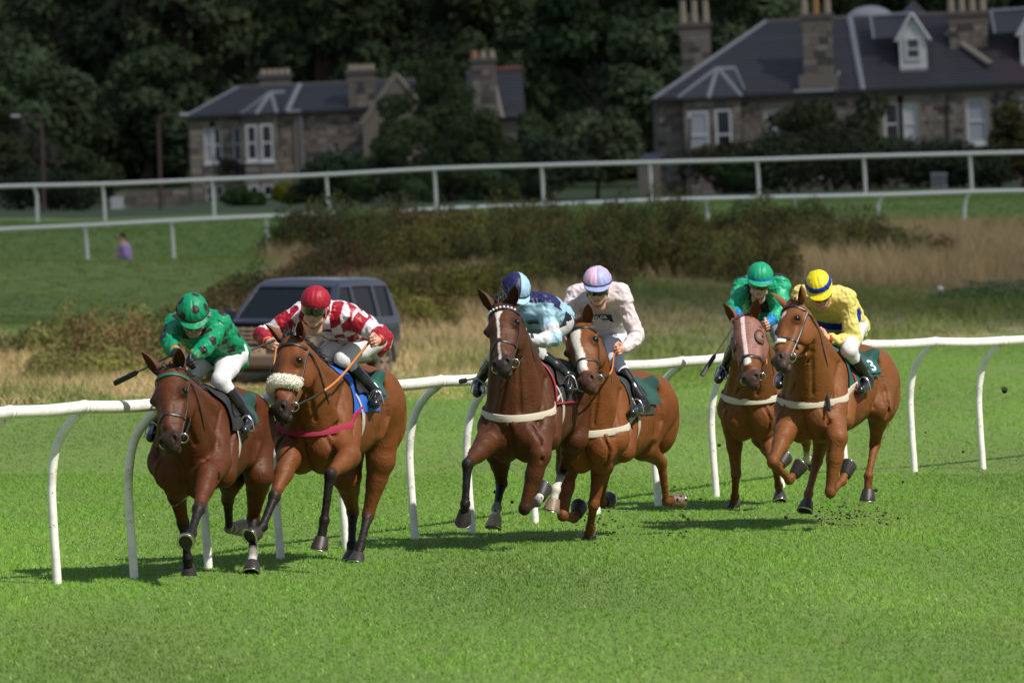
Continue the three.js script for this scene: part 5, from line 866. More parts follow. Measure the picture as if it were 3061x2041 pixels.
// head: +y up, +z face; centre between the ears
const headGeo = (() => {
  const c = (x, y, z) => V(x, y, z), p = [ell(c(0, 0.02, -0.01), [0.076, 0.1, 0.095], 0.02), ell(c(0, -0.05, 0.035), [0.058, 0.075, 0.06], 0.03), ell(c(0, -0.105, 0.055), [0.03, 0.024, 0.03], 0.025), cap(c(0, -0.005, 0.09), c(0, -0.04, 0.108), 0.011, 0.015, 0.015), ell(c(0, -0.072, 0.088), [0.024, 0.009, 0.012], 0.008), ell(c(0, 0.012, 0.082), [0.05, 0.012, 0.014], 0.02), cap(c(0, -0.06, -0.03), c(0, -0.16, -0.045), 0.055, 0.058, 0.03)];
  for (const d of [-1, 1]) p.push(ell(c(0.04 * d, -0.035, 0.065), [0.022, 0.02, 0.02], 0.02), ell(c(0.077 * d, -0.02, -0.005), [0.01, 0.032, 0.02], 0.008), ell(c(0.013 * d, -0.043, 0.1), [0.01, 0.008, 0.01], 0.008), ell(c(0.055 * d, -0.075, 0.01), [0.02, 0.03, 0.035], 0.03));
  for (const d of [-1, 1]) p.push(ell(c(0.033 * d, -0.008, 0.1), [0.018, 0.011, 0.016], 0.01, AX, true));
  p.push(ell(c(0, -0.0765, 0.104), [0.022, 0.0022, 0.01], 0.004, AX, true));
  return sdfGeo(p, 0.0045, (x, y, z) => { const lip = z > 0.075 && Math.abs(x) < 0.024 && y < -0.063 && y > -0.088 ? 0.6 : 0; return [lerp(0.56, 0.42, lip), lerp(0.32, 0.13, lip), lerp(0.235, 0.11, lip)]; });
})();
const faceM = phys([1, 1, 1], 0.5, { vertexColors: true, sheen: 0.1 });
// skull cap with its peak; returns geometry painted by fn(x, y, z)
function capGeo(paint, peak = true) {
  const p = [ell(V(0, 0.052, -0.008), [0.108, 0.112, 0.132], 0.01)];
  p.push({ t: 'fn', sub: true, min: V(-0.2, -0.2, -0.2), max: V(0.2, 0.035, 0.2), k: 0.008, f: (x, y, z) => y - 0.03 + z * 0.06 });
  if (peak) p.push({ t: 'fn', min: V(-0.105, 0.0, 0.0), max: V(0.105, 0.09, 0.2), k: 0.012, f: (x, y, z) => { const r = Math.hypot(x / 0.1, (z - 0.06) / 0.118), yy = 0.046 - (z - 0.1) * 0.3 + x * x * -1.6; return Math.max((r - 1) * 0.1, Math.abs(y - yy) - 0.0055, 0.04 - z); } });
  const g = sdfGeo(p, 0.0048, paint), pa = g.attributes.position, na = g.attributes.normal;
  for (let i = 0; i < pa.count; i++) { const x = pa.getX(i), y = pa.getY(i), z = pa.getZ(i), a6 = Math.atan2(x, z), k = (fbm(x * 40, y * 14, z * 40, 2) - 0.5) * 0.007 + (y > 0.06 ? -0.0025 * Math.pow(Math.abs(Math.cos(a6 * 3)), 24) + 0.0018 * Math.sin(a6 * 17 + y * 30) * sstep(0.16, 0.07, y) : 0); pa.setXYZ(i, x + na.getX(i) * k, y + na.getY(i) * k, z + na.getZ(i) * k); } g.computeVertexNormals(); return g;
}
const goggleGeo = (() => { const p = []; p.push({ t: 'fn', min: V(-0.11, -0.045, 0), max: V(0.11, 0.045, 0.15), k: 0.004, f: (x, y, z) => { const r = Math.hypot(x / 0.083, z / 0.124) - 1, nose = Math.abs(x) < 0.02 ? (0.02 - Math.abs(x)) * 0.7 : 0; return Math.max(Math.abs(r * 0.09 - 0.003) - 0.006, Math.abs(y) - 0.033 + Math.abs(x) * 0.1, -(y + 0.03 - nose), 0.03 - z); } }); return sdfGeo(p, 0.004); })();
const goggleM = phys([0.006, 0.006, 0.007], 0.12, { clearcoat: 1, clearcoatRoughness: 0.05 }), blackM = mat([0.012, 0.012, 0.013], 0.6);
const bootM = phys([0.008, 0.008, 0.009], 0.25, { clearcoat: 0.5, clearcoatRoughness: 0.2 });
// closed hand: wrist at the origin, fingers along +y curling to +z, thumb on the +x side
const handGeo = (() => {
  const p = [ell(V(0, 0.045, 0), [0.042, 0.05, 0.018], 0.012), cap(V(0, -0.015, 0), V(0, 0.02, 0), 0.027, 0.03, 0.015)];
  [[-0.032, 0.026, 0.022], [-0.011, 0.032, 0.027], [0.011, 0.034, 0.026], [0.032, 0.029, 0.024]].forEach(([x, a, b], i) => { const k = V(x, 0.086 - Math.abs(x) * 0.2, -0.002), q = V(x * 1.02, k.y + a * 0.55, a * 0.85), r = V(x * 0.95, q.y - b * 0.5, q.z + b * 0.75), t = V(x * 0.9, r.y - 0.022, r.z - 0.006); p.push(cap(k, q, 0.0105, 0.0098, 0.004), cap(q, r, 0.0098, 0.009, 0.003), cap(r, t, 0.009, 0.008, 0.003)); });
  p.push(cap(V(0.03, 0.02, 0.008), V(0.052, 0.05, 0.02), 0.014, 0.0125, 0.01), cap(V(0.052, 0.05, 0.02), V(0.045, 0.085, 0.03), 0.0115, 0.0095, 0.005));
  return sdfGeo(p, 0.0045);
})();
function makeJockey(H, o) {
  const js = H.s * 0.98, G = thing('person', o.label, 'person', H.root.toArray(), 'mounted jockeys'); G.quaternion.copy(H.q);
  const pv = H.pixZ(o.pelvis, o.pz ?? -0.2), at = (p, q, L, sg) => H.pix(p, q, L * (js / H.s), sg);
  const mid = [(o.sh[0][0] + o.sh[1][0]) / 2, (o.sh[0][1] + o.sh[1][1]) / 2], ch = at(mid, pv, 0.47, -1);
  // shoulders either side of the chest point
  const shZ = ch.z / H.s, sh = o.sh.map((p, i) => H.pixZ(p, shZ + (o.shz ? o.shz[i] : 0)));
  const head = at(o.head, ch, o.neck || 0.24, -1);
  const hip = [-1, 1].map((d) => pv.clone().add(V(0.1 * d * js, -0.02, 0)));
  const el = o.el.map((p, i) => at(p, sh[i], 0.29, p[2] ?? -1)), wr = o.wr.map((p, i) => at(p, el[i], 0.25, p[2] ?? -1)), kn = o.kn.map((p, i) => at(p, hip[i], 0.4, p[2] ?? -1)), an = o.an.map((p, i) => at(p, kn[i], 0.4, p[2] ?? 1));
  // legs lie on the horse's sides, never inside them
  const eye = H.toL(EYEP), clear = (p, r, i) => { const d = eye.clone().sub(p).normalize(); for (let k = 0; k < 90 && H.sd(p.x, p.y, p.z) < r; k++) i ? p.addScaledVector(d, 0.012).addScaledVector(V(1, 0, 0), 0.004) : p.addScaledVector(V(-1, 0, 0), 0.008); return p; };
  kn.forEach((p, i) => clear(p, 0.07, i)); an.forEach((p, i) => clear(p, 0.065, i));
  const toe = o.toe.map((p, i) => clear(at(p, an[i], 0.17, -1), 0.05, i));
  if (o.debug) console.log(o.name, 'pv', pv.toArray().map((x) => x.toFixed(2)).join(), 'ch', ch.toArray().map((x) => x.toFixed(2)).join(), 'hd', head.toArray().map((x) => x.toFixed(2)).join(), 'sh', sh[0].distanceTo(sh[1]).toFixed(2), 'el', el.map((e, i) => e.distanceTo(sh[i]).toFixed(2)).join(), 'wr', wr.map((e, i) => e.distanceTo(el[i]).toFixed(2)).join(), 'kn', kn.map((e, i) => e.distanceTo(hip[i]).toFixed(2)).join(), 'an', an.map((e, i) => e.distanceTo(kn[i]).toFixed(2)).join());
  const J = (r) => r * js, nb = ch.clone().lerp(head, 0.35), L = (p, q, t) => p.clone().lerp(q, t);
  const back = V(0, 1, -0.1); // the flat back faces up
  // body under the clothes, one continuous skin
  const bp = [cap(pv, L(pv, ch, 0.6), J(0.085), J(0.085), 0.05), cap(L(pv, ch, 0.5), ch, J(0.085), J(0.075), 0.05), cap(ch, head, J(0.06), J(0.052), 0.04)];
  [0, 1].forEach((i) => bp.push(cap(ch, sh[i], J(0.06), J(0.04), 0.03), cap(sh[i], el[i], J(0.045), J(0.038), 0.02), cap(el[i], wr[i], J(0.036), J(0.026), 0.02), cap(hip[i], kn[i], J(0.08), J(0.052), 0.03), cap(kn[i], an[i], J(0.05), J(0.034), 0.02)));
  mesh('body', sdfGeo(bp, 0.012), skinM, G);
  // silks
  const T1 = [V(1, 0, 0)], ax = ch.clone().sub(pv).normalize(), latv = sh[1].clone().sub(sh[0]).normalize(), dors = latv.clone().cross(ax).normalize(); if (dors.y < 0) dors.negate();
  const sp = [], wide = sh[0].distanceTo(sh[1]) * 0.5;
  [-1, 1].forEach((d, i) => {
    const a = pv.clone().addScaledVector(latv, d * J(0.075)).addScaledVector(ax, -J(0.06)), b = L(ch, sh[i], 0.55).addScaledVector(ax, -J(0.04));
    sp.push(cap(a, b, J(0.13), J(0.118), 0.05), cap(L(a, b, 0.35).addScaledVector(dors, J(0.045)), L(a, b, 0.85).addScaledVector(dors, J(0.03)), J(0.1), J(0.09), 0.06));
  });
  sp.push(cap(sh[0], sh[1], J(0.07), J(0.07), 0.06), cap(ch, nb, J(0.105), J(0.066), 0.04), cap(L(pv, ch, 0.25).addScaledVector(dors, -J(0.03)), ch.clone().addScaledVector(dors, -J(0.015)), J(0.11), J(0.105), 0.05));
  const spf = sp.map((q) => { const r = { ...q }; return { f: distOf(r), k: q.k }; });
  const sdJ = (x, y, z) => { let F = 1e3; for (const e of spf) { const d = e.f(x, y, z); if (F > 900) F = d; else { const hh = Math.max(e.k - Math.abs(F - d), 0) / e.k; F = Math.min(F, d) - hh * hh * e.k * 0.25; } } return F; };
  [0, 1].forEach((i) => { const m = L(sh[i], el[i], 0.55).add(V(0, -J(0.01), 0)), m2 = L(el[i], wr[i], 0.5).add(V(0, -J(0.012), 0)); sp.push(cap(sh[i], m, J(0.074), J(0.066), 0.04), cap(m, el[i], J(0.066), J(0.058), 0.03), cap(el[i], m2, J(0.06), J(0.054), 0.03), cap(m2, L(el[i], wr[i], 0.96), J(0.052), J(0.036), 0.025)); });
  // coordinates for the pattern: along the spine, across, arm and how far down the arm
  const seg = (p, a, b) => { const ab = b.clone().sub(a), t = clamp(p.clone().sub(a).dot(ab) / ab.lengthSq(), 0, 1); return [t, a.clone().addScaledVector(ab, t).distanceTo(p)]; };
  const tmp = V(0, 0, 0);
  const coords = (x, y, z) => {
    tmp.set(x, y, z); const v = tmp.clone().sub(pv), u = v.dot(ax) / js, l = v.dot(latv) / js, d = v.dot(dors) / js; let arm = 0, t = 0, best = 0.085 * js;
    [0, 1].forEach((i) => { const [a, da] = seg(tmp, sh[i], el[i]), [b, db] = seg(tmp, el[i], wr[i]); const q = Math.min(da, db); if (q < best && !(a < 0.25 && da <= db)) { best = q; arm = i ? 1 : -1; t = da < db ? a * 0.5 : 0.5 + b * 0.5; } });
    return { u, l, d, arm, t, ang: Math.atan2(l, d) };
  };
  const jg = sdfGeo(sp, 0.0095);
  { // cloth folds, then the pattern
    const pa = jg.attributes.position, na = jg.attributes.normal, n = pa.count, col = new Float32Array(n * 3);
    const seeds = []; if (o.spots) { for (let k = 0; k < 4000 && seeds.length < o.spots; k++) { const i = Math.floor(rnd() * n), p = V(pa.getX(i), pa.getY(i), pa.getZ(i)); if (seeds.every((q) => q.distanceTo(p) > 0.125 * js)) seeds.push(p); } }
    for (let i = 0; i < n; i++) {
      const x = pa.getX(i), y = pa.getY(i), z = pa.getZ(i), c = coords(x, y, z), k1 = c.arm ? c.t * 22 : c.u * 13;
      const fold = c.arm ? Math.sin(k1 + 3 * fbm(x * 9, y * 9, z * 9, 2) + Math.sin(c.arm * 5) * 2) * 0.5 + (fbm(x * 22, y * 22, z * 22, 2) - 0.5) * 1.6 : (fbm(x * 7, y * 16, z * 9, 3) - 0.5) * 3.2 + Math.sin(c.u * 16 + c.l * 14 + 4 * fbm(x * 5, y * 5, z * 5, 2)) * 0.35;
      const w = (fold * 0.0105 - Math.abs(noise3(x * 26 + y * 9, y * 21, z * 26) - 0.5) * 0.022 + 0.004) * js; pa.setXYZ(i, x + na.getX(i) * w, y + na.getY(i) * w, z + na.getZ(i) * w);
      let cc = o.silk(c, x, y, z); if (o.spots) for (const q of seeds) if (Math.hypot(q.x - x, q.y - y, q.z - z) < 0.04 * js) cc = o.spotCol;
      col.set(cc, i * 3);
    }
    jg.setAttribute('color', new THREE.BufferAttribute(col, 3)); jg.computeVertexNormals();
  }
  const jk = mesh('silks_jacket', jg, phys([1, 1, 1], o.silkRough ?? 0.42, { vertexColors: true, sheen: 0.3, sheenRoughness: 0.4, specularIntensity: 0.7 }), G);
  // cuffs
  [0, 1].forEach((i) => { const a = L(el[i], wr[i], 0.88), b = L(el[i], wr[i], 0.99); mesh('cuff', tube([a, L(a, b, 0.5), b], [J(0.043), J(0.042), J(0.038)], 14), o.cuffM || orangeM, jk); });
  // breeches
  const rp = [cap(hip[0], hip[1], J(0.1), J(0.1), 0.04), cap(pv.clone().addScaledVector(ax, J(0.04)), pv.clone().addScaledVector(ax, -J(0.03)), J(0.1), J(0.1), 0.05)];
  [0, 1].forEach((i) => rp.push(cap(hip[i], L(hip[i], kn[i], 0.5), J(0.108), J(0.09), 0.04), cap(L(hip[i], kn[i], 0.5), kn[i], J(0.088), J(0.066), 0.03), cap(kn[i], L(kn[i], an[i], 0.42), J(0.066), J(0.05), 0.02)));
  const rg = sdfGeo(rp, 0.011); { const pa = rg.attributes.position, na = rg.attributes.normal; for (let i = 0; i < pa.count; i++) { const x = pa.getX(i), y = pa.getY(i), z = pa.getZ(i), w = (fbm(x * 16, y * 16, z * 16, 3) - 0.5) * 0.014; pa.setXYZ(i, x + na.getX(i) * w, y + na.getY(i) * w, z + na.getZ(i) * w); } rg.computeVertexNormals(); }
  mesh('breeches', rg, mat(o.breech || [0.6, 0.59, 0.62], 0.75), G);
  // boots, stirrups
  [0, 1].forEach((i) => {
    const hd = toe[i].clone().sub(an[i]).normalize(), heel = an[i].clone().addScaledVector(hd, -J(0.05)).add(V(0, -J(0.05), 0)), tp = toe[i].clone().add(V(0, -J(0.01), 0));
    mesh('boot', sdfGeo([cap(L(kn[i], an[i], 0.3), L(kn[i], an[i], 0.6), J(0.058), J(0.052), 0.02), cap(L(kn[i], an[i], 0.6), an[i], J(0.05), J(0.04), 0.02), cap(an[i], heel, J(0.038), J(0.032), 0.03), cap(heel, tp, J(0.034), J(0.034), 0.03), cap(an[i], tp, J(0.038), J(0.03), 0.03)], 0.009), bootM, G);
    const st = L(an[i], tp, 0.62).add(V(0, -J(0.03), 0)), lat = V(1, 0, 0), ir = []; for (let k = 0; k <= 14; k++) { const a = Math.PI * k / 14; ir.push(st.clone().addScaledVector(lat, Math.cos(a) * J(0.058)).add(V(0, Math.sin(a) * J(0.11), 0))); } ir.push(ir[0].clone());
    mesh('stirrup_iron', tube(ir, J(0.006), 6), steelM, H.G);
    const sad = H.hit(H.P(0, 1.22, 0.12), V(i ? 1 : -1, 0.45, 0).normalize(), 0.05); mesh('stirrup_leather', tube(curve([sad, L(sad, ir[7], 0.5), ir[7]], 6), J(0.012), 6, false, true, 0.3, V(1, 0, 0)), leatherM, H.G);
  });
  // head, cap, goggles: face turned by yaw and pitch in the world
  const hy = o.yaw * Math.PI / 180, hp2 = o.pitch * Math.PI / 180, f = V(Math.sin(hy) * Math.cos(hp2), -Math.sin(hp2), Math.cos(hy) * Math.cos(hp2)).applyQuaternion(H.q.clone().invert()), up0 = V(Math.sin((o.roll || 0) * Math.PI / 180), 1, 0).applyQuaternion(H.q.clone().invert()), up = up0.addScaledVector(f, -up0.dot(f)).normalize(), hx = up.clone().cross(f);
  const hq = basisQ(hx, up, f), hsx = js * 1.05, place = (m) => { m.position.copy(head); m.quaternion.copy(hq); m.scale.setScalar(hsx); return m; };
  place(mesh('head', headGeo, faceM, G)); const cp = place(mesh('riding_cap', capGeo(o.cap, o.peak !== false), phys([1, 1, 1], 0.5, { vertexColors: true, sheen: 0.2, sheenRoughness: 0.3, specularIntensity: 0.7 }), G)); const gg = place(mesh('goggles', goggleGeo, goggleM, G)); gg.position.addScaledVector(up, 0.002);
  { const lp = [-1, 1].flatMap((d) => [V(0.078 * d, 0.03, 0.03), V(0.074 * d, -0.05, 0.03), V(0.03 * d, -0.115, 0.05)]), c2 = [lp[0], lp[1], lp[2], V(0, -0.13, 0.06), lp[5], lp[4], lp[3]]; place(mesh('chin_strap', tube(curve(c2, 24), 0.009, 6, false, true, 0.4, V(0, 0, 1)), o.strapM || blackM, G)); }
  if (o.capBand) place(mesh('cap_band', (() => { const p = []; for (let k = 0; k <= 40; k++) { const a = -2.2 + 4.4 * k / 40; p.push(V(Math.sin(a) * 0.113, 0.058 - Math.cos(a) * 0.006, Math.cos(a) * 0.135 - 0.006)); } return tube(p, 0.008, 6, false, true, 0.4, V(0, 0, 1)); })(), o.capBand, G));
  // hands and reins
  const hm = o.gloveM || skinM;
  const hands = [0, 1].map((i) => {
    const d = o.hd && o.hd[i] ? at(o.hd[i], wr[i], 0.1, -1).sub(wr[i]).normalize() : wr[i].clone().sub(el[i]).normalize(), m = mesh(o.gloveM ? 'glove' : 'hand', handGeo, hm, G), y = d, inward = V(i ? -1 : 1, -0.3, 0.1), z = inward.addScaledVector(y, -inward.dot(y)).normalize(), x = y.clone().cross(z);
    if (x.y < 0) { /* thumb on top */ }
    m.position.copy(wr[i]); m.quaternion.copy(basisQ(x.y < 0 ? x.negate() : x, y, x.clone().cross(y))); m.scale.setScalar(js * 1.05);
    return wr[i].clone().addScaledVector(y, J(0.085)).addScaledVector(z, J(0.02));
  });
  [-1, 1].forEach((d, i) => {
    const b = H.bit[d], e = hands[i], mid2 = b.clone().lerp(e, 0.5), out = V(d * 0.05, -0.05, 0.0); const n = H.P(0.16 * d, 1.5, 0.5); mid2.add(out); const pts = curve([b, b.clone().lerp(mid2, 0.5).add(V(d * 0.02, -0.01, 0)), mid2, e], 18);
    const k = o.reinSplit ?? 8; mesh('rein', tube(pts.slice(0, k + 1), 0.011 * js, 6, false, true, 0.45, V(1, 0, 0)), leatherM, H.bridle); mesh('rubber_rein_grip', tube(pts.slice(k), 0.013 * js, 6, false, true, 0.45, V(1, 0, 0)), o.reinM || orangeM, H.bridle);
  });
  return { sdJ, hip, G, head, sh, el, wr, kn, an, pv, ch, hands, ax, latv, dors, js, jk, coords, cap: cp, f, up, hx, at, place };
}
function whip(label, H, a, b, shaftM) {
  const t = thing('riding_whip', label, 'whip', H.root.toArray(), 'riding whips'); t.quaternion.copy(H.q);
  const d = b.clone().sub(a), p = (x) => a.clone().addScaledVector(d, x);
  mesh('handle', tube([p(0), p(0.12)], 0.013, 8), blackM, t); mesh('shaft', tube([p(0.12), p(0.62)], [0.009, 0.007], 8), shaftM || blackM, t); mesh('flap', tube([p(0.62), p(0.66), p(0.97), p(1)], [0.008, 0.022, 0.024, 0.02], 8, false, true, 0.35, V(0, 0, 1)), blackM, t); return t;
}

// ---------------------------------------------------------------- the six riders
const GRN = [0.0, 0.21, 0.09], RED = [0.28, 0.006, 0.018], WHT = [0.6, 0.56, 0.62], NAVY = [0.01, 0.01, 0.065], SKYB = [0.28, 0.46, 0.6], PINK = [0.6, 0.51, 0.53], YEL = [0.6, 0.52, 0.15], BLU = [0.004, 0.028, 0.27], BKS = [0.018, 0.014, 0.016];
const riders = [];
const capSpots = [[0.02, 0.13, 0.09], [-0.075, 0.075, 0.085], [0.1, 0.1, 0.03], [-0.08, 0.13, -0.02], [0.03, 0.16, -0.05], [0.06, 0.06, -0.11]];
riders.push(makeJockey(field[0], { name: 'J1', label: 'jockey in green silks with black spots crouching with straight arms', pelvis: [560, 425], sh: [[350, 290], [560, 295]], head: [432, 258], el: [[322, 375, -1], [505, 385, -1]], wr: [[350, 425, -1], [432, 445, -1]], hd: [[352, 462], [408, 488]], kn: [[385, 560, -1], [560, 560, -1]], an: [[250, 775, 1], [672, 745, 1]], toe: [[235, 820], [655, 790]], yaw: 6, pitch: 38, roll: -4,
  silk: () => GRN, spots: 46, spotCol: BKS, cap: (x, y, z) => capSpots.some((c) => Math.hypot(c[0] - x, c[1] - y, c[2] - z) < 0.031) ? BKS : GRN, capBand: blackM, gloveM: mat([0.012, 0.013, 0.016], 0.5), cuffM: orangeM, strapM: mat([0.03, 0.16, 0.08], 0.7) }));
const chk = (c) => { if (c.arm) return c.t > 0.3 && c.t < 0.5 ? WHT : RED; const n = Math.floor((c.u + 1) / 0.085), m = Math.floor((c.l + 1) / 0.082); return (n + m) % 2 ? WHT : RED; };
riders.push(makeJockey(field[1], { name: 'J2', label: 'jockey in red and white checked silks with red cap and elbows out', pelvis: [655, 355], sh: [[375, 240], [585, 258]], head: [440, 222], el: [[195, 345, -1], [742, 340, -1]], wr: [[222, 382, -1], [738, 372, -1]], hd: [[255, 395], [695, 382]], kn: [[470, 470, -1], [572, 462, -1]], an: [[330, 650, 1], [725, 625, 1]], toe: [[310, 680], [722, 665]], yaw: -8, pitch: 12, roll: 6, peak: false,
  silk: chk, cap: () => RED, cuffM: orangeM, silkRough: 0.4 }));
riders.push(makeJockey(field[2], { name: 'J3', pz: -0.32, label: 'jockey in pale blue silks with navy shoulders and quartered blue cap', pelvis: [552, 340], sh: [[360, 275], [530, 265]], head: [378, 205], el: [[320, 400, -1], [588, 440, -1]], wr: [[335, 440, -1], [450, 438, -1]], hd: [[360, 430], [412, 418]], kn: [[300, 500, -1], [478, 498, -1]], an: [[190, 670, 1], [640, 640, 1]], toe: [[185, 715], [625, 700]], yaw: 14, pitch: 34, roll: 8,
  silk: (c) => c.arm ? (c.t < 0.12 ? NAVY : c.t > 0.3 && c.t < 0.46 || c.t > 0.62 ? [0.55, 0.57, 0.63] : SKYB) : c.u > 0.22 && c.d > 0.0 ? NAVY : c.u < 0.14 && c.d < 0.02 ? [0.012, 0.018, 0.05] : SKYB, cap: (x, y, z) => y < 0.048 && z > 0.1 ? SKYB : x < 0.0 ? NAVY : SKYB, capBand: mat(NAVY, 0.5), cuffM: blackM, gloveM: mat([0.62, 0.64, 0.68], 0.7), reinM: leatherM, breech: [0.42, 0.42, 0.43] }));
riders.push(makeJockey(field[3], { name: 'J4', label: 'jockey in pale pink silks with pink and lilac quartered cap sitting more upright', pelvis: [848, 400], sh: [[702, 210], [932, 210]], head: [812, 172], el: [[618, 365, -1], [1018, 425, -1]], wr: [[640, 430, -1], [950, 490, -1]], hd: [[655, 470], [898, 505]], kn: [[755, 545, -1], [905, 555, -1]], an: [[650, 740, 1], [978, 775, 1]], toe: [[640, 790], [955, 820]], yaw: -4, pitch: 18, roll: 0, neck: 0.26,
  silk: (c) => [PINK[0] * (Math.sin(c.u * 60 + c.t * 50) > 0.6 ? 0.96 : 1), PINK[1], PINK[2]], cap: (x, y, z) => y < 0.046 && z > 0.1 ? [0.26, 0.3, 0.55] : (x < 0.0) === (z > -0.01) ? [0.68, 0.42, 0.58] : [0.33, 0.34, 0.6], capBand: mat([0.05, 0.06, 0.12], 0.6), cuffM: mat([0.55, 0.55, 0.62], 0.7), strapM: mat([0.02, 0.03, 0.07], 0.7), breech: [0.62, 0.62, 0.7], silkRough: 0.55 }));
riders.push(makeJockey(field[4], { name: 'J5', label: 'jockey in plain green silks with green cap beside the yellow jockey', pelvis: [445, 370], sh: [[298, 215], [512, 205]], head: [395, 190], el: [[252, 330, -1], [505, 360, -1]], wr: [[275, 400, -1], [432, 425, -1]], hd: [[290, 440], [415, 440]], kn: [[280, 500, -1], [500, 560, -1]], an: [[195, 675, 1], [560, 720, 1]], toe: [[165, 730], [540, 750]], yaw: -2, pitch: 20, roll: 4,
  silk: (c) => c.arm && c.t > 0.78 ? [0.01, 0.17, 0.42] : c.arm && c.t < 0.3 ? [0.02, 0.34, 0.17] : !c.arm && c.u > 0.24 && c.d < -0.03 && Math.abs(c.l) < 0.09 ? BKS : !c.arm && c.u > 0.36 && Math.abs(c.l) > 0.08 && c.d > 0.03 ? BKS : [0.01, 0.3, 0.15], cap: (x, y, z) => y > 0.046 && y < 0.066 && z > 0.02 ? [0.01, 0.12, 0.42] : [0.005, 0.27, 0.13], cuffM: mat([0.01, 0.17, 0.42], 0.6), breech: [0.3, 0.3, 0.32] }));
riders.push(makeJockey(field[5], { name: 'J6', label: 'jockey in yellow silks with yellow cap hooped in blue', pelvis: [862, 425], sh: [[625, 265], [878, 280]], head: [732, 238], el: [[590, 420, -1], [922, 522, -1]], wr: [[640, 480, -1], [775, 505, -1]], hd: [[665, 490], [715, 478]], kn: [[690, 590, -1], [842, 572, -1]], an: [[520, 720, 1], [945, 740, 1]], toe: [[505, 760], [940, 790]], yaw: 4, pitch: 34, roll: -12,
  silk: (c) => !c.arm && c.u > 0.14 && c.u < 0.25 && c.d < 0.03 ? BLU : YEL, cap: (x, y, z) => { const q = y + z * 0.12; return q > 0.072 && q < 0.112 ? BLU : [0.62, 0.52, 0.01]; }, cuffM: mat([0.6, 0.05, 0.02], 0.6), silkRough: 0.6 }));
{
  const f = field, r = riders, P = (i, p, q, L, sg) => f[i].pix(p, q, L, sg);
  whip('black whip pointing away from the spotted green jockey', f[0], r[0].wr[0].clone().add(V(0.05, 0, 0.1)), P(0, [62, 575], r[0].wr[0], 0.62, 1), mat([0.05, 0.03, 0.06], 0.6));
  whip('black whip held out by the red checked jockey', f[1], P(1, [250, 372], r[1].wr[0], 0.16, -1), P(1, [25, 466], r[1].wr[0], 0.55, -1));
  whip('dark whip lying behind the pale blue jockey towards the rail', f[2], P(2, [200, 640], r[2].an[0], 0.2, 1), P(2, [92, 664], r[2].an[0], 0.5, 1));
  whip('thin black whip of the plain green jockey', f[4], r[4].wr[0].clone(), P(4, [70, 716], r[4].wr[0], 0.66, -1));
  whip('black whip hanging down from the hand of the yellow jockey', f[5], r[5].hands[1].clone().add(V(-0.01, 0.1, 0)), f[5].pixZ([785, 912], 0.82), mat([0.12, 0.04, 0.025], 0.5));
}

// ---------------------------------------------------------------- marks and tack that single out each runner
function print(w, h, fn) { const c = document.createElement('canvas'); c.width = w; c.height = h; const g = c.getContext('2d'); fn(g, w, h); const t = new THREE.CanvasTexture(c); t.colorSpace = THREE.SRGBColorSpace; t.magFilter = THREE.LinearFilter; return t; }
const numberM = (n) => mat([1, 1, 1], 0.85, { map: print(256, 256, (g, w, h) => { g.fillStyle = '#1d5350'; g.fillRect(0, 0, w, h); g.fillStyle = '#f2f2ee'; g.font = 'bold 240px sans-serif'; g.textAlign = 'center'; g.textBaseline = 'middle'; g.fillText(n, w / 2, h / 2 + 8); }) });
function clothNumber(H, n, z0, z1, a0, a1) { const g = H.sheet(z0, z1, a0, a1, 0.05, 10, 12), uv = g.attributes.uv; for (let i = 0; i < uv.count; i++) uv.setXY(i, 1 - uv.getX(i), 1 - uv.getY(i)); mesh('number_panel', g, numberM(n), H.G); }
clothNumber(field[5], '3', -0.33, -0.09, 0.62, 1.08);
clothNumber(field[1], '1', -0.33, -0.12, 0.62, 1.05);
{ // red piping of the dark saddle pad
  const H = field[2], pts = [], P = (z, t) => H.hit(H.P(0, 1.22, z), V(Math.sin(t), Math.cos(t), 0), 0.016, 0.7); const edge = []; for (let i = 0; i <= 14; i++) edge.push([0.4, lerp(0.15, 1.4, i / 14)]); for (let i = 1; i <= 10; i++) edge.push([lerp(0.4, -0.2, i / 10), 1.4]); for (let i = 1; i <= 8; i++) edge.push([-0.2, lerp(1.4, 0.8, i / 8)]);
  mesh('piping', tube(edge.map(([z, t]) => P(z, t)), 0.011, 6), mat([0.3, 0.01, 0.03], 0.6), H.G);
}
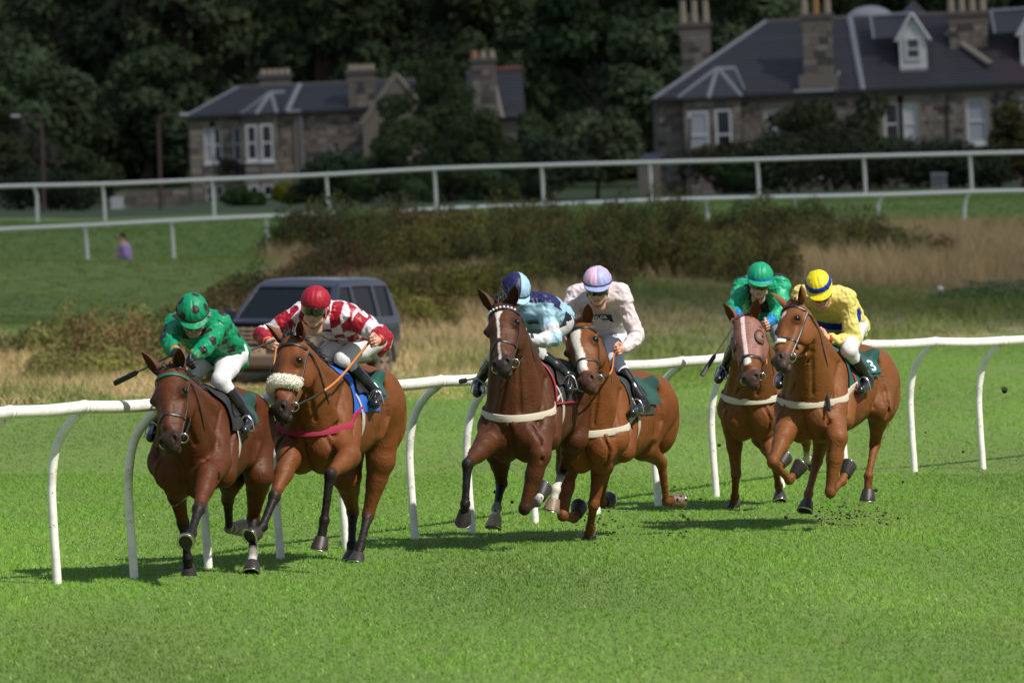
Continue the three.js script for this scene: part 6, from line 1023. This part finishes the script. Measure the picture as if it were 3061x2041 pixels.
{ // brown blinker hood with cups and a pale stripe
  const H = field[4], hq = (x, y, z) => { const v = V(x, y, z).sub(H.h(0, 0, 0)), k = H.s * 1.13; return [v.dot(H.HU) / k, v.dot(H.HV) / k / 1.1, v.dot(H.HW) / k]; };
  const a = H.h(0.16, 0, -0.1), m = V(1, 1, 1).multiplyScalar(0.4), hood = new THREE.Group(); hood.name = 'blinker_hood'; H.G.add(hood);
  const g = sdfGeo([{ t: 'fn', min: a.clone().sub(m), max: a.clone().add(m), k: 0, f: (x, y, z) => { const [u, v, w] = hq(x, y, z); const wr = (fbm(x * 20, y * 70, z * 20, 2) - 0.5) * 0.006; return Math.max(H.sd(x, y, z) - 0.01 - wr, u - 0.36, -0.005 - u, -w - 0.25); } }], 0.008, (x, y, z) => { const [u, v, w] = hq(x, y, z); return Math.abs(v - 0.002) < 0.014 && w > -0.1 ? [0.66, 0.5, 0.5] : [0.21, 0.085, 0.06]; });
  mesh('hood_cloth', g, phys([1, 1, 1], 0.6, { vertexColors: true, sheen: 0.2 }), hood);
  for (const d of [-1, 1]) { const p = []; for (let i = 0; i <= 24; i++) { const t = i / 24 * 6.283; p.push(H.hit(H.h(0.2, 0.05 * d, -0.1), H.HV.clone().multiplyScalar(d * 0.75).addScaledVector(H.HW, 0.55).addScaledVector(H.HU, Math.cos(t) * 0.7).addScaledVector(H.HW.clone().multiplyScalar(0.6).addScaledVector(H.HV, -d * 0.55), Math.sin(t) * 0.8).normalize(), 0.012)); }
    mesh('eye_cup_rim', tube(p, 0.011, 8), blackM, hood); const c = p.reduce((q, v) => q.add(v), V(0, 0, 0)).multiplyScalar(1 / p.length); const pos = [], idx = []; p.forEach((v) => pos.push(v.x, v.y, v.z)); pos.push(c.x, c.y, c.z); for (let i = 0; i < 24; i++) idx.push(i, i + 1, 25); const cg = new THREE.BufferGeometry(); cg.setAttribute('position', new THREE.Float32BufferAttribute(pos, 3)); cg.setIndex(idx); cg.computeVertexNormals(); mesh('eye_opening', cg, mat([0.05, 0.022, 0.014], 0.9), hood); }
}
{ // white nose roll of the bright chestnut
  const H = field[5], L = H.loop(H.h(0.4, 0, -0.1), H.HV, H.HW, -0.75, 0.75, 16, 0.012), p = H.relax(L.p, 2); mesh('nose_roll', tube(p, p.map((_, i) => 0.03 - Math.abs(i - 8) * 0.0012), 12, false, true, 0.6, L.u), mat([0.66, 0.62, 0.55], 1), H.bridle);
  mesh('nose_roll_patch', tube([p[6], p[8], p[10]].map((q, i) => q.clone().addScaledVector(H.HW, 0.012)), 0.017, 8, false, true, 0.4, H.HW), blackM, H.bridle);
}
// printed panels on clothing
function panel(R, H, name, c, right, up, w, h, tx, parent, off = 0.012, sd = R.sdJ) {
  const n = right.clone().cross(up).normalize(), pos = [], uv = [], idx = [], A = 14, B = 8;
  for (let j = 0; j <= B; j++) for (let i = 0; i <= A; i++) { const p = c.clone().addScaledVector(right, (i / A - 0.5) * w).addScaledVector(up, (j / B - 0.5) * h); let t = 0.16; for (; t > -0.16; t -= 0.004) if (sd(p.x + n.x * t, p.y + n.y * t, p.z + n.z * t) < 0) break; p.addScaledVector(n, t + off); pos.push(p.x, p.y, p.z); uv.push(i / A, j / B); }
  for (let j = 0; j < B; j++) for (let i = 0; i < A; i++) { const a = j * (A + 1) + i, b = a + A + 1; idx.push(a, a + 1, b, b, a + 1, b + 1); }
  const g = new THREE.BufferGeometry(); g.setAttribute('position', new THREE.Float32BufferAttribute(pos, 3)); g.setAttribute('uv', new THREE.Float32BufferAttribute(uv, 2)); g.setIndex(idx); g.computeVertexNormals(); return mesh(name, g, mat([1, 1, 1], 0.7, { map: tx }), parent);
}
{
  const R = riders[3], H = field[3], c = R.ch.clone().lerp(R.pv, 0.36).addScaledVector(R.dors, -0.12).addScaledVector(R.latv, 0.02), up = V(0, 1, 0.2).normalize(), right = R.latv.clone().addScaledVector(up, -R.latv.dot(up)).normalize();
  panel(R, H, 'chest_print', c, right, up, 0.25, 0.09, print(512, 200, (g) => { g.fillStyle = '#10162e'; g.fillRect(0, 0, 512, 200); g.fillStyle = '#f0ecea'; g.font = 'bold 96px sans-serif'; g.textAlign = 'center'; g.fillText('AYLOR', 270, 92); g.font = 'bold 74px sans-serif'; g.fillText('INGTON', 300, 178); }), R.jk);
  const k = R.kn[1], hp = R.hip[1], ax2 = hp.clone().sub(k).normalize(), r2 = ax2, u2 = V(-1, 0, 0.3).addScaledVector(ax2, V(1, 0, -0.3).dot(ax2)).normalize(), f1 = distOf(cap(hp, k, 0.1 * R.js, 0.07 * R.js));
  panel(R, H, 'thigh_print', hp.clone().lerp(k, 0.35), r2, u2, 0.2, 0.05, print(256, 64, (g) => { g.fillStyle = '#bfc0d2'; g.fillRect(0, 0, 256, 64); g.fillStyle = '#3a3f66'; g.font = 'bold 52px sans-serif'; g.textAlign = 'center'; g.fillText('BEVER', 128, 50); }), R.G, 0.016, f1);
}
{
  const R = riders[1], H = field[1], c = R.ch.clone().lerp(R.pv, 0.4).addScaledVector(R.dors, -0.1), up = V(0.1, 1, 0.1).normalize(), right = R.latv.clone().addScaledVector(up, -R.latv.dot(up)).normalize();
  panel(R, H, 'chest_print', c, right, up, 0.17, 0.075, print(256, 112, (g) => { g.fillStyle = '#d8d2dc'; g.fillRect(0, 0, 256, 112); g.fillStyle = '#6d5f70'; g.font = 'bold 62px serif'; g.textAlign = 'center'; g.fillText('ERIS', 128, 56); g.font = 'bold 40px sans-serif'; g.fillText('ALES', 140, 102); }), R.jk);
}
{
  const R = riders[2], H = field[2], c = R.ch.clone().lerp(R.pv, 0.25).addScaledVector(R.dors, -0.1), up = V(0, 1, 0.2).normalize(), right = R.latv.clone().addScaledVector(up, -R.latv.dot(up)).normalize();
  panel(R, H, 'chest_badge', c.addScaledVector(right, 0.03), right, up, 0.1, 0.05, print(128, 64, (g) => { g.fillStyle = '#141a3a'; g.fillRect(0, 0, 128, 64); g.strokeStyle = '#8fa9c4'; g.lineWidth = 4; g.strokeRect(4, 4, 120, 56); }), R.jk);
  // dark neck cover under the chin of the other green jockey
}

// ================================================================ CAR
{
  const yaw = 21 * Math.PI / 180, c = onPlaneY(905, 1128, -0.45), pos = V((905 - PW / 2) * 158 / FPX, 0, -158); pos.y = gh(pos.x, pos.z) - 0.06;
  const K = 1.02, car = thing('parked_car', 'mud splashed dark blue off-road car standing beyond the running rail', 'car', pos.toArray()); car.rotation.y = -yaw; car.scale.setScalar(K);
  const mud = (x, y, z) => { const n = fbm(x * 3, y * 5, z * 3, 4), k = sstep(-0.18, 0.12, 0.72 + (n - 0.5) * 0.9 - y); return [lerp(0.013, 0.2, k), lerp(0.016, 0.145, k), lerp(0.03, 0.095, k)]; };
  // lower body: superellipse sections along z
  const rows = [[2.36, 0.35, 0.78, 0.86], [2.34, 0.33, 0.98, 0.93], [2.25, 0.32, 1.04, 0.965], [1.9, 0.32, 1.1, 0.985], [1.1, 0.32, 1.14, 0.99], [0.2, 0.32, 1.16, 0.995], [-1.0, 0.32, 1.16, 0.995], [-2.0, 0.33, 1.15, 0.985], [-2.3, 0.36, 1.12, 0.95], [-2.36, 0.42, 1.05, 0.9]], pos3 = [], idx = [], S = 24;
  rows.forEach(([z, y0, y1, w]) => { for (let j = 0; j < S; j++) { const a = j / S * 6.2832, sx = Math.sign(Math.cos(a)) * Math.pow(Math.abs(Math.cos(a)), 0.28), sy = Math.sign(Math.sin(a)) * Math.pow(Math.abs(Math.sin(a)), 0.28); pos3.push(sx * w, lerp(y0, y1, (sy + 1) / 2), z); } });
  for (let i = 0; i < rows.length - 1; i++) for (let j = 0; j < S; j++) { const a = i * S + j, b = i * S + (j + 1) % S; idx.push(a, a + S, b, b, a + S, b + S); }
  for (const e of [0, rows.length - 1]) { const q = pos3.length / 3; pos3.push(0, (rows[e][1] + rows[e][2]) / 2, rows[e][0] + (e ? -0.01 : 0.01)); for (let j = 0; j < S; j++) e ? idx.push(q, e * S + (j + 1) % S, e * S + j) : idx.push(q, j, (j + 1) % S); }
  let g = new THREE.BufferGeometry(); g.setAttribute('position', new THREE.Float32BufferAttribute(pos3, 3)); g.setIndex(idx); g.computeVertexNormals();
  const bodyM = phys([1, 1, 1], 0.38, { vertexColors: true, clearcoat: 0.6, clearcoatRoughness: 0.15 }), col = (gg) => { const p = gg.attributes.position, a = new Float32Array(p.count * 3); for (let i = 0; i < p.count; i++) a.set(mud(p.getX(i), p.getY(i), p.getZ(i)), i * 3); gg.setAttribute('color', new THREE.BufferAttribute(a, 3)); return gg; };
  { const fine = []; g = g.toNonIndexed(); const p = g.attributes.position, sub = (a, b, c2, d) => { if (!d) { fine.push(a, b, c2); return; } const m = (u, v) => u.clone().lerp(v, 0.5), ab = m(a, b), bc = m(b, c2), ca = m(c2, a); sub(a, ab, ca, d - 1); sub(ab, b, bc, d - 1); sub(ca, bc, c2, d - 1); sub(ab, bc, ca, d - 1); }; for (let i = 0; i < p.count; i += 3) sub(V().fromBufferAttribute(p, i), V().fromBufferAttribute(p, i + 1), V().fromBufferAttribute(p, i + 2), 2); const f = new THREE.BufferGeometry().setFromPoints(fine); g = mergeVertices(f, 1e-4); g.computeVertexNormals(); }
  mesh('body', col(g), bodyM, car);
  // greenhouse: pillars and roof
  const lo = { z0: 1.02, z1: -2.28, x: 0.93, y: 1.13 }, hi = { z0: 0.2, z1: -2.0, x: 0.735, y: 1.82 };
  const wsB = [[-lo.x, lo.y, lo.z0], [lo.x, lo.y, lo.z0]], wsT = [[-hi.x, hi.y, hi.z0], [hi.x, hi.y, hi.z0]], pil = (a, b, r) => tube([V(...a), V(...b)], r, 8);
  const darkM = phys([0.011, 0.013, 0.026], 0.32, { clearcoat: 0.4 });
  {
    // rounded shell with window openings
    const sm = (p, q, k) => { const h = Math.max(k - Math.abs(p - q), 0) / k; return Math.max(p, q) + h * h * k * 0.25; };
    const pl = (nx, ny, nz, px, py, pz) => { const l = Math.hypot(nx, ny, nz); return (x, y, z) => ((x - px) * nx + (y - py) * ny + (z - pz) * nz) / l; };
    const ws = pl(0, lo.z0 - hi.z0, hi.y - lo.y, 0, hi.y, hi.z0 + 0.06), rw = pl(0, hi.z1 - lo.z1, lo.y - hi.y, 0, hi.y, hi.z1 - 0.06), sd2 = pl(hi.y - lo.y, lo.x - hi.x, 0, hi.x + 0.035, hi.y, 0);
    const hull = (x, y, z) => { const ax = Math.abs(x); let d = sm(ws(x, y, z), rw(x, y, z), 0.1); d = sm(d, sd2(ax, y, z), 0.1); d = sm(d, y - hi.y - 0.07 + 0.035 * x * x + 0.02 * (z + 0.9) * (z + 0.9), 0.16); return Math.max(d, lo.y - 0.1 - y); };
    const wx = (y) => lerp(lo.x, hi.x, (y - lo.y) / (hi.y - lo.y)) - 0.075;
    const cuts = (x, y, z) => { const ax = Math.abs(x), yy = Math.abs(y - 1.45) - 0.27, f = (z0, z1) => Math.max(Math.abs(z - (z0 + z1) / 2) - Math.abs(z0 - z1) / 2, yy, 0.45 - ax), slant = (y - 1.45) * 0.9; return Math.min(Math.max(ax - wx(y), yy, 0.2 - z), Math.max(f(0.62 - slant, -0.22), 0), f(-0.34, -1.24), f(-1.38, -1.98 + slant * 0.25), Math.max(ax - wx(y), yy, z + 1.9)); };
    const c2 = (x, y, z) => { const ax = Math.abs(x), yy = Math.abs(y - 1.45) - 0.27, sl = (y - 1.45) * 1.15, f = (z0, z1) => Math.max(z - z0, z1 - z, yy, 0.45 - ax); return Math.min(Math.max(ax - wx(y), yy, 0.1 - z), f(0.5 - sl, -0.22), f(-0.34, -1.24), f(-1.38, -1.98), Math.max(ax - wx(y), yy, z + 2.0)); };
    mesh('cabin_shell', sdfGeo([{ t: 'fn', min: V(-1.05, 1.0, -2.5), max: V(1.05, 1.95, 1.2), k: 0, f: (x, y, z) => { const h = hull(x, y, z); return Math.max(h, -(h + 0.05), -c2(x, y, z)); } }], 0.02), phys([0.011, 0.013, 0.026], 0.32, { clearcoat: 0.4 }), car);
  }
  for (const d of [-1, 1]) {
    const L = (z, t) => [d * lerp(lo.x, hi.x, t) * 1.0, lerp(lo.y, hi.y, t), z];
    for (const [a0, a1, b0, b1] of [[0.95, -0.22, 0.2, -0.27], [-0.28, -1.32, -0.33, -1.27], [-1.38, -2.2, -1.33, -1.95]]) mesh('side_window', quadGeo(L(a0, 0.02), L(a1, 0.02), L(b1, 0.95), L(b0, 0.95)), phys([0.02, 0.026, 0.034], 0.05, { specularIntensity: 0.3, transmission: 0.6, thickness: 0 }), car);
    mesh('mirror', new RoundedBoxGeometry(0.2, 0.2, 0.12, 3, 0.04).translate(d * 1.1, 1.24, 0.75), darkM, car);
    mesh('headlight', new RoundedBoxGeometry(0.34, 0.22, 0.06, 3, 0.05).translate(d * 0.7, 0.93, 2.35), phys([0.4, 0.4, 0.4], 0.1, { clearcoat: 1 }), car); mesh('door_handle', boxAt(0.03, 0.04, 0.18, d * 1.0, 1.0, -0.1), darkM, car); mesh('door_handle', boxAt(0.03, 0.04, 0.18, d * 1.0, 1.0, -1.15), darkM, car);
    for (const z of [1.45, -1.45]) { const w = new THREE.Group(); w.name = 'wheel'; car.add(w); w.position.set(d * 0.88, 0.38, z); mesh('tyre', new THREE.TorusGeometry(0.29, 0.11, 12, 28).scale(1, 1, 1.15).rotateY(Math.PI / 2), mat([0.12, 0.08, 0.055], 0.95), w); mesh('rim', new THREE.CylinderGeometry(0.22, 0.22, 0.18, 20).rotateZ(Math.PI / 2), mat([0.17, 0.12, 0.085], 0.7), w); for (let k = 0; k < 5; k++) mesh('spoke', boxAt(0.03, 0.19, 0.06, d * 0.1, 0.1, 0).rotateX(k * 1.2566), mat([0.24, 0.18, 0.13], 0.7), w); }
    for (const z of [1.45, -1.45]) { const p = []; for (let k = 0; k <= 18; k++) { const a = Math.PI * k / 18; p.push(V(d * 0.985, 0.36 + Math.sin(a) * 0.46, z + Math.cos(a) * 0.48)); } mesh('wheel_arch', tube(p, 0.05, 8, false, true, 0.6, V(1, 0, 0)), mat([0.03, 0.025, 0.022], 0.8), car); const ws = new THREE.CircleGeometry(0.47, 24, 0, Math.PI).rotateY(Math.PI / 2).translate(d * 0.993, 0.36, z); mesh('wheel_well', ws, mat([0.008, 0.008, 0.008], 1), car); }
  }
  mesh('windscreen', quadGeo([-lo.x + 0.04, lo.y, lo.z0 + 0.01], [lo.x - 0.04, lo.y, lo.z0 + 0.01], [hi.x - 0.03, hi.y - 0.04, hi.z0 + 0.05], [-hi.x + 0.03, hi.y - 0.04, hi.z0 + 0.05]), phys([0.02, 0.026, 0.034], 0.05, { specularIntensity: 0.3, transmission: 0.6, thickness: 0 }), car);
  mesh('rear_window', quadGeo([-lo.x, lo.y, lo.z1], [lo.x, lo.y, lo.z1], [hi.x, hi.y, hi.z1], [-hi.x, hi.y, hi.z1]), phys([0.02, 0.026, 0.034], 0.05, { specularIntensity: 0.3, transmission: 0.6, thickness: 0 }), car);
  // mesh('roof', new RoundedBoxGeometry(hi.x * 2 + 0.14, 0.16, hi.z0 - hi.z1 + 0.2, 5, 0.078).translate(0, hi.y - 0.01, (hi.z0 + hi.z1) / 2), darkM, car);
  mesh('bonnet', new RoundedBoxGeometry(1.6, 0.08, 1.15, 4, 0.035).translate(0, 1.12, 1.62), darkM, car);
  const gr = new THREE.Group(); gr.name = 'grille'; car.add(gr); mesh('grille_backing', boxAt(1.0, 0.3, 0.03, 0, 0.9, 2.36), mat([0.05, 0.04, 0.03], 0.9), gr); for (let k = 0; k < 4; k++) mesh('grille_bar', boxAt(1.02, 0.035, 0.05, 0, 0.79 + k * 0.075, 2.385), mat([0.27, 0.21, 0.15], 0.8), gr); for (let k = 0; k < 7; k++) mesh('grille_bar', boxAt(0.03, 0.3, 0.04, -0.45 + k * 0.15, 0.9, 2.38), mat([0.27, 0.21, 0.15], 0.8), gr);
  mesh('number_plate', boxAt(0.54, 0.13, 0.03, 0, 0.63, 2.4), mat([1, 1, 1], 0.7, { map: print(256, 64, (q) => { q.fillStyle = '#b99b7d'; q.fillRect(0, 0, 256, 64); q.fillStyle = '#6b5645'; q.font = 'bold 54px sans-serif'; q.textAlign = 'center'; q.fillText('SB 10 R', 128, 52); }) }), car);
  mesh('bumper', new RoundedBoxGeometry(1.94, 0.24, 0.16, 4, 0.06).translate(0, 0.46, 2.36), col(new RoundedBoxGeometry(1.9, 0.2, 0.1, 4, 0.04)) && mat([0.13, 0.095, 0.065], 0.8), car); mesh('skid_plate', boxAt(1.5, 0.1, 0.2, 0, 0.3, 2.2), mat([0.03, 0.025, 0.02], 0.9), car);
  for (const d of [-1, 1]) { mesh('seat', merge([new RoundedBoxGeometry(0.5, 0.62, 0.16, 3, 0.06).translate(d * 0.4, 1.18, -0.35), new RoundedBoxGeometry(0.26, 0.2, 0.1, 3, 0.04).translate(d * 0.4, 1.58, -0.38)]), mat([0.02, 0.02, 0.02], 0.9), car); }
  mesh('steering_wheel', new THREE.TorusGeometry(0.19, 0.018, 8, 24).rotateX(-0.5).translate(-0.4, 1.18, 0.35), blackM, car);
  const drv = thing('person', 'driver in a pale blue shirt behind the windscreen of the dark car', 'person', pos.toArray()); drv.rotation.y = -yaw; drv.scale.setScalar(K);
  mesh('body', sdfGeo([cap(V(-0.4, 0.95, -0.15), V(-0.4, 1.3, -0.2), 0.13, 0.13, 0.05), cap(V(-0.4, 1.35, -0.2), V(-0.4, 1.5, -0.18), 0.06, 0.055, 0.03), ell(V(-0.4, 1.56, -0.15), [0.078, 0.11, 0.095], 0.02), cap(V(-0.57, 1.28, -0.18), V(-0.62, 1.1, 0.08), 0.055, 0.045, 0.03), cap(V(-0.62, 1.1, 0.08), V(-0.52, 1.26, 0.3), 0.042, 0.034, 0.02), ell(V(-0.51, 1.3, 0.33), [0.04, 0.055, 0.035], 0.02), cap(V(-0.23, 1.28, -0.18), V(-0.2, 1.1, 0.08), 0.055, 0.045, 0.03), cap(V(-0.2, 1.1, 0.08), V(-0.28, 1.2, 0.3), 0.042, 0.034, 0.02)], 0.014, (x, y, z) => y > 1.42 || z > 0.16 ? [0.45, 0.26, 0.19] : [0.2, 0.27, 0.36]), mat([1, 1, 1], 0.8, { vertexColors: true }), drv);
  mesh('hair', sdfGeo([ell(V(-0.4, 1.6, -0.17), [0.086, 0.09, 0.1], 0.01)], 0.012), mat([0.03, 0.022, 0.018], 0.8), drv);
}
// ================================================================ MAN IN LILAC
{
  const D = 230, p = atDepth(372, 783, D), y0 = p.y - 0.98, t = thing('person', 'man in a lilac shirt standing on the far turf with bent arms', 'person', [p.x, y0, -D]); t.rotation.z = ROLL * 0.4;
  const a = (x, y, z) => V(x, y, z); // faces left (-x)
  mesh('body', sdfGeo([ell(a(-0.06, 1.63, 0), [0.095, 0.115, 0.078], 0.02), cap(a(-0.03, 1.42, 0), a(-0.05, 1.56, 0), 0.06, 0.055, 0.03), cap(a(0.02, 1.0, 0), a(0, 1.38, 0), 0.15, 0.15, 0.05), cap(a(-0.14, 1.63, 0), a(-0.155, 1.6, 0), 0.016, 0.018, 0.02), ...[-1, 1].flatMap((d) => [cap(a(0, 1.38, 0.19 * d), a(0.06, 1.12, 0.22 * d), 0.05, 0.045, 0.02), cap(a(0.06, 1.12, 0.22 * d), a(-0.16, 1.16, 0.12 * d), 0.042, 0.034, 0.02), ell(a(-0.22, 1.18, 0.09 * d), [0.06, 0.035, 0.03], 0.02), cap(a(0.02, 0.95, 0.09 * d), a(0.0, 0.5, 0.11 * d), 0.09, 0.06, 0.03), cap(a(0.0, 0.5, 0.11 * d), a(0.04, 0.08, 0.12 * d), 0.06, 0.04, 0.02), cap(a(0.06, 0.05, 0.12 * d), a(-0.14, 0.04, 0.12 * d), 0.045, 0.04, 0.02)])], 0.014), skinM, t);
  mesh('shirt', sdfGeo([cap(a(0.03, 0.98, 0), a(0.02, 1.3, 0), 0.185, 0.19, 0.06), cap(a(-0.04, 1.02, 0), a(-0.02, 1.18, 0), 0.17, 0.15, 0.06), cap(a(0.0, 1.38, -0.16), a(0.0, 1.38, 0.16), 0.085, 0.085, 0.05), ...[-1, 1].map((d) => cap(a(0.01, 1.37, 0.2 * d), a(0.06, 1.14, 0.23 * d), 0.08, 0.075, 0.04))], 0.014), mat([0.34, 0.24, 0.5], 0.85), t);
  mesh('trousers', sdfGeo([cap(a(0.02, 0.95, -0.08), a(0.02, 0.95, 0.08), 0.15, 0.15, 0.04), ...[-1, 1].flatMap((d) => [cap(a(0.02, 0.92, 0.09 * d), a(0.0, 0.5, 0.11 * d), 0.125, 0.09, 0.03), cap(a(0.0, 0.5, 0.11 * d), a(0.04, 0.12, 0.12 * d), 0.09, 0.07, 0.02)])], 0.016), mat([0.012, 0.013, 0.035], 0.9), t);
  mesh('hair', sdfGeo([ell(a(-0.035, 1.67, 0), [0.1, 0.095, 0.086], 0.01), { ...ell(a(-0.16, 1.58, 0), [0.09, 0.1, 0.12], 0.01, AX, true) }], 0.012), mat([0.05, 0.035, 0.028], 0.9), t);
}
{ // tee marker
  const p = atDepth(2812, 816, 186); p.y = gh(p.x, p.z) + 0.16; const t = thing('tee_marker', 'small white tee marker on the green patch by the dry grass', 'marker', p.toArray()); mesh('ball', new THREE.SphereGeometry(0.065, 14, 10), paintM, t); mesh('spike', tube([V(0, -0.25, 0), V(0, -0.04, 0)], 0.015, 6), gutterM, t);
}
// ================================================================ FLYING TURF
{
  const clod = (() => { const g = new THREE.IcosahedronGeometry(1, 1), p = g.attributes.position; for (let i = 0; i < p.count; i++) { const k = 0.65 + 0.7 * noise3(p.getX(i) * 2 + 9, p.getY(i) * 2, p.getZ(i) * 2); p.setXYZ(i, p.getX(i) * k, p.getY(i) * k * 0.8, p.getZ(i) * k * 1.2); } g.computeVertexNormals(); return g; })(), soilM = mat([1, 1, 1], 1);
  const spray = (label, px, py, sx, sy, D, n, smin, smax) => { const list = []; for (let i = 0; i < n; i++) { const gx = (rnd() + rnd() + rnd() - 1.5) / 1.2, gy = (rnd() + rnd() - 1) * 1.0, p = atDepth(px + gx * sx, py + gy * sy, D + rr(-0.5, 0.5)); if (p.y < 0.01) p.y = rr(0.01, 0.12); const s = smin + (smax - smin) * Math.pow(rnd(), 3); list.push([p.x, p.y, p.z, s, s * rr(0.6, 1.2), [0.028 * rr(0.6, 1.5), 0.021 * rr(0.6, 1.4), 0.013]]); } const im = scatter('flying_soil', label, 'soil', clod, soilM, list); };
  const dep = (gy) => EYE * FPX / (gy - HORIZON);
  spray('dark soil thrown up behind the foreleg of the blazed chestnut horse', 1790, 1570, 90, 75, dep(1622) + 0.4, 150, 0.003, 0.012);
  spray('dark soil thrown up behind the blazed chestnut horse', 2035, 1540, 60, 110, dep(1612), 110, 0.003, 0.015); spray('dark soil hanging behind the hooves of the bright chestnut horse', 2530, 1535, 100, 50, dep(1585) + 0.5, 150, 0.003, 0.014); spray('dark soil behind the raised hind hoof of the bright chestnut horse', 2640, 1545, 50, 35, dep(1580), 55, 0.003, 0.013);
  spray('specks of soil flying between the runners', 1500, 1520, 700, 330, dep(1640), 70, 0.003, 0.009); spray('specks of soil flying behind the last runners', 2550, 1330, 560, 330, dep(1560), 50, 0.003, 0.01);
  const dv = thing('turf_divot', 'clump of torn grass in the air behind the last runner', 'turf', atDepth(3004, 1165, 88).toArray()); mesh('soil', clod, mat([0.03, 0.024, 0.014], 1), dv).scale.set(0.03, 0.04, 0.03); mesh('grass_tuft', tuftGeo(30, 0.04, 0.03, 0.07, 0.003, 0.6), mat([0.06, 0.12, 0.02], 0.7), dv).userData.kind = 'stuff';
  const im = [[1640, 1470], [1530, 1500], [1480, 1470], [2350, 1545], [2700, 1440], [2880, 1350], [2620, 1465], [2150, 1330]]; for (const [x, y] of im) { const c = mesh('soil_clod', clod, mat([0.03, 0.022, 0.014], 1)); c.position.copy(atDepth(x, y, dep(1600))); c.scale.setScalar(rr(0.014, 0.022)); tag(c, 'lump of dark soil flying above the turf', 'soil', 'lumps of soil in the air'); }
}

renderer.render(scene, camera);
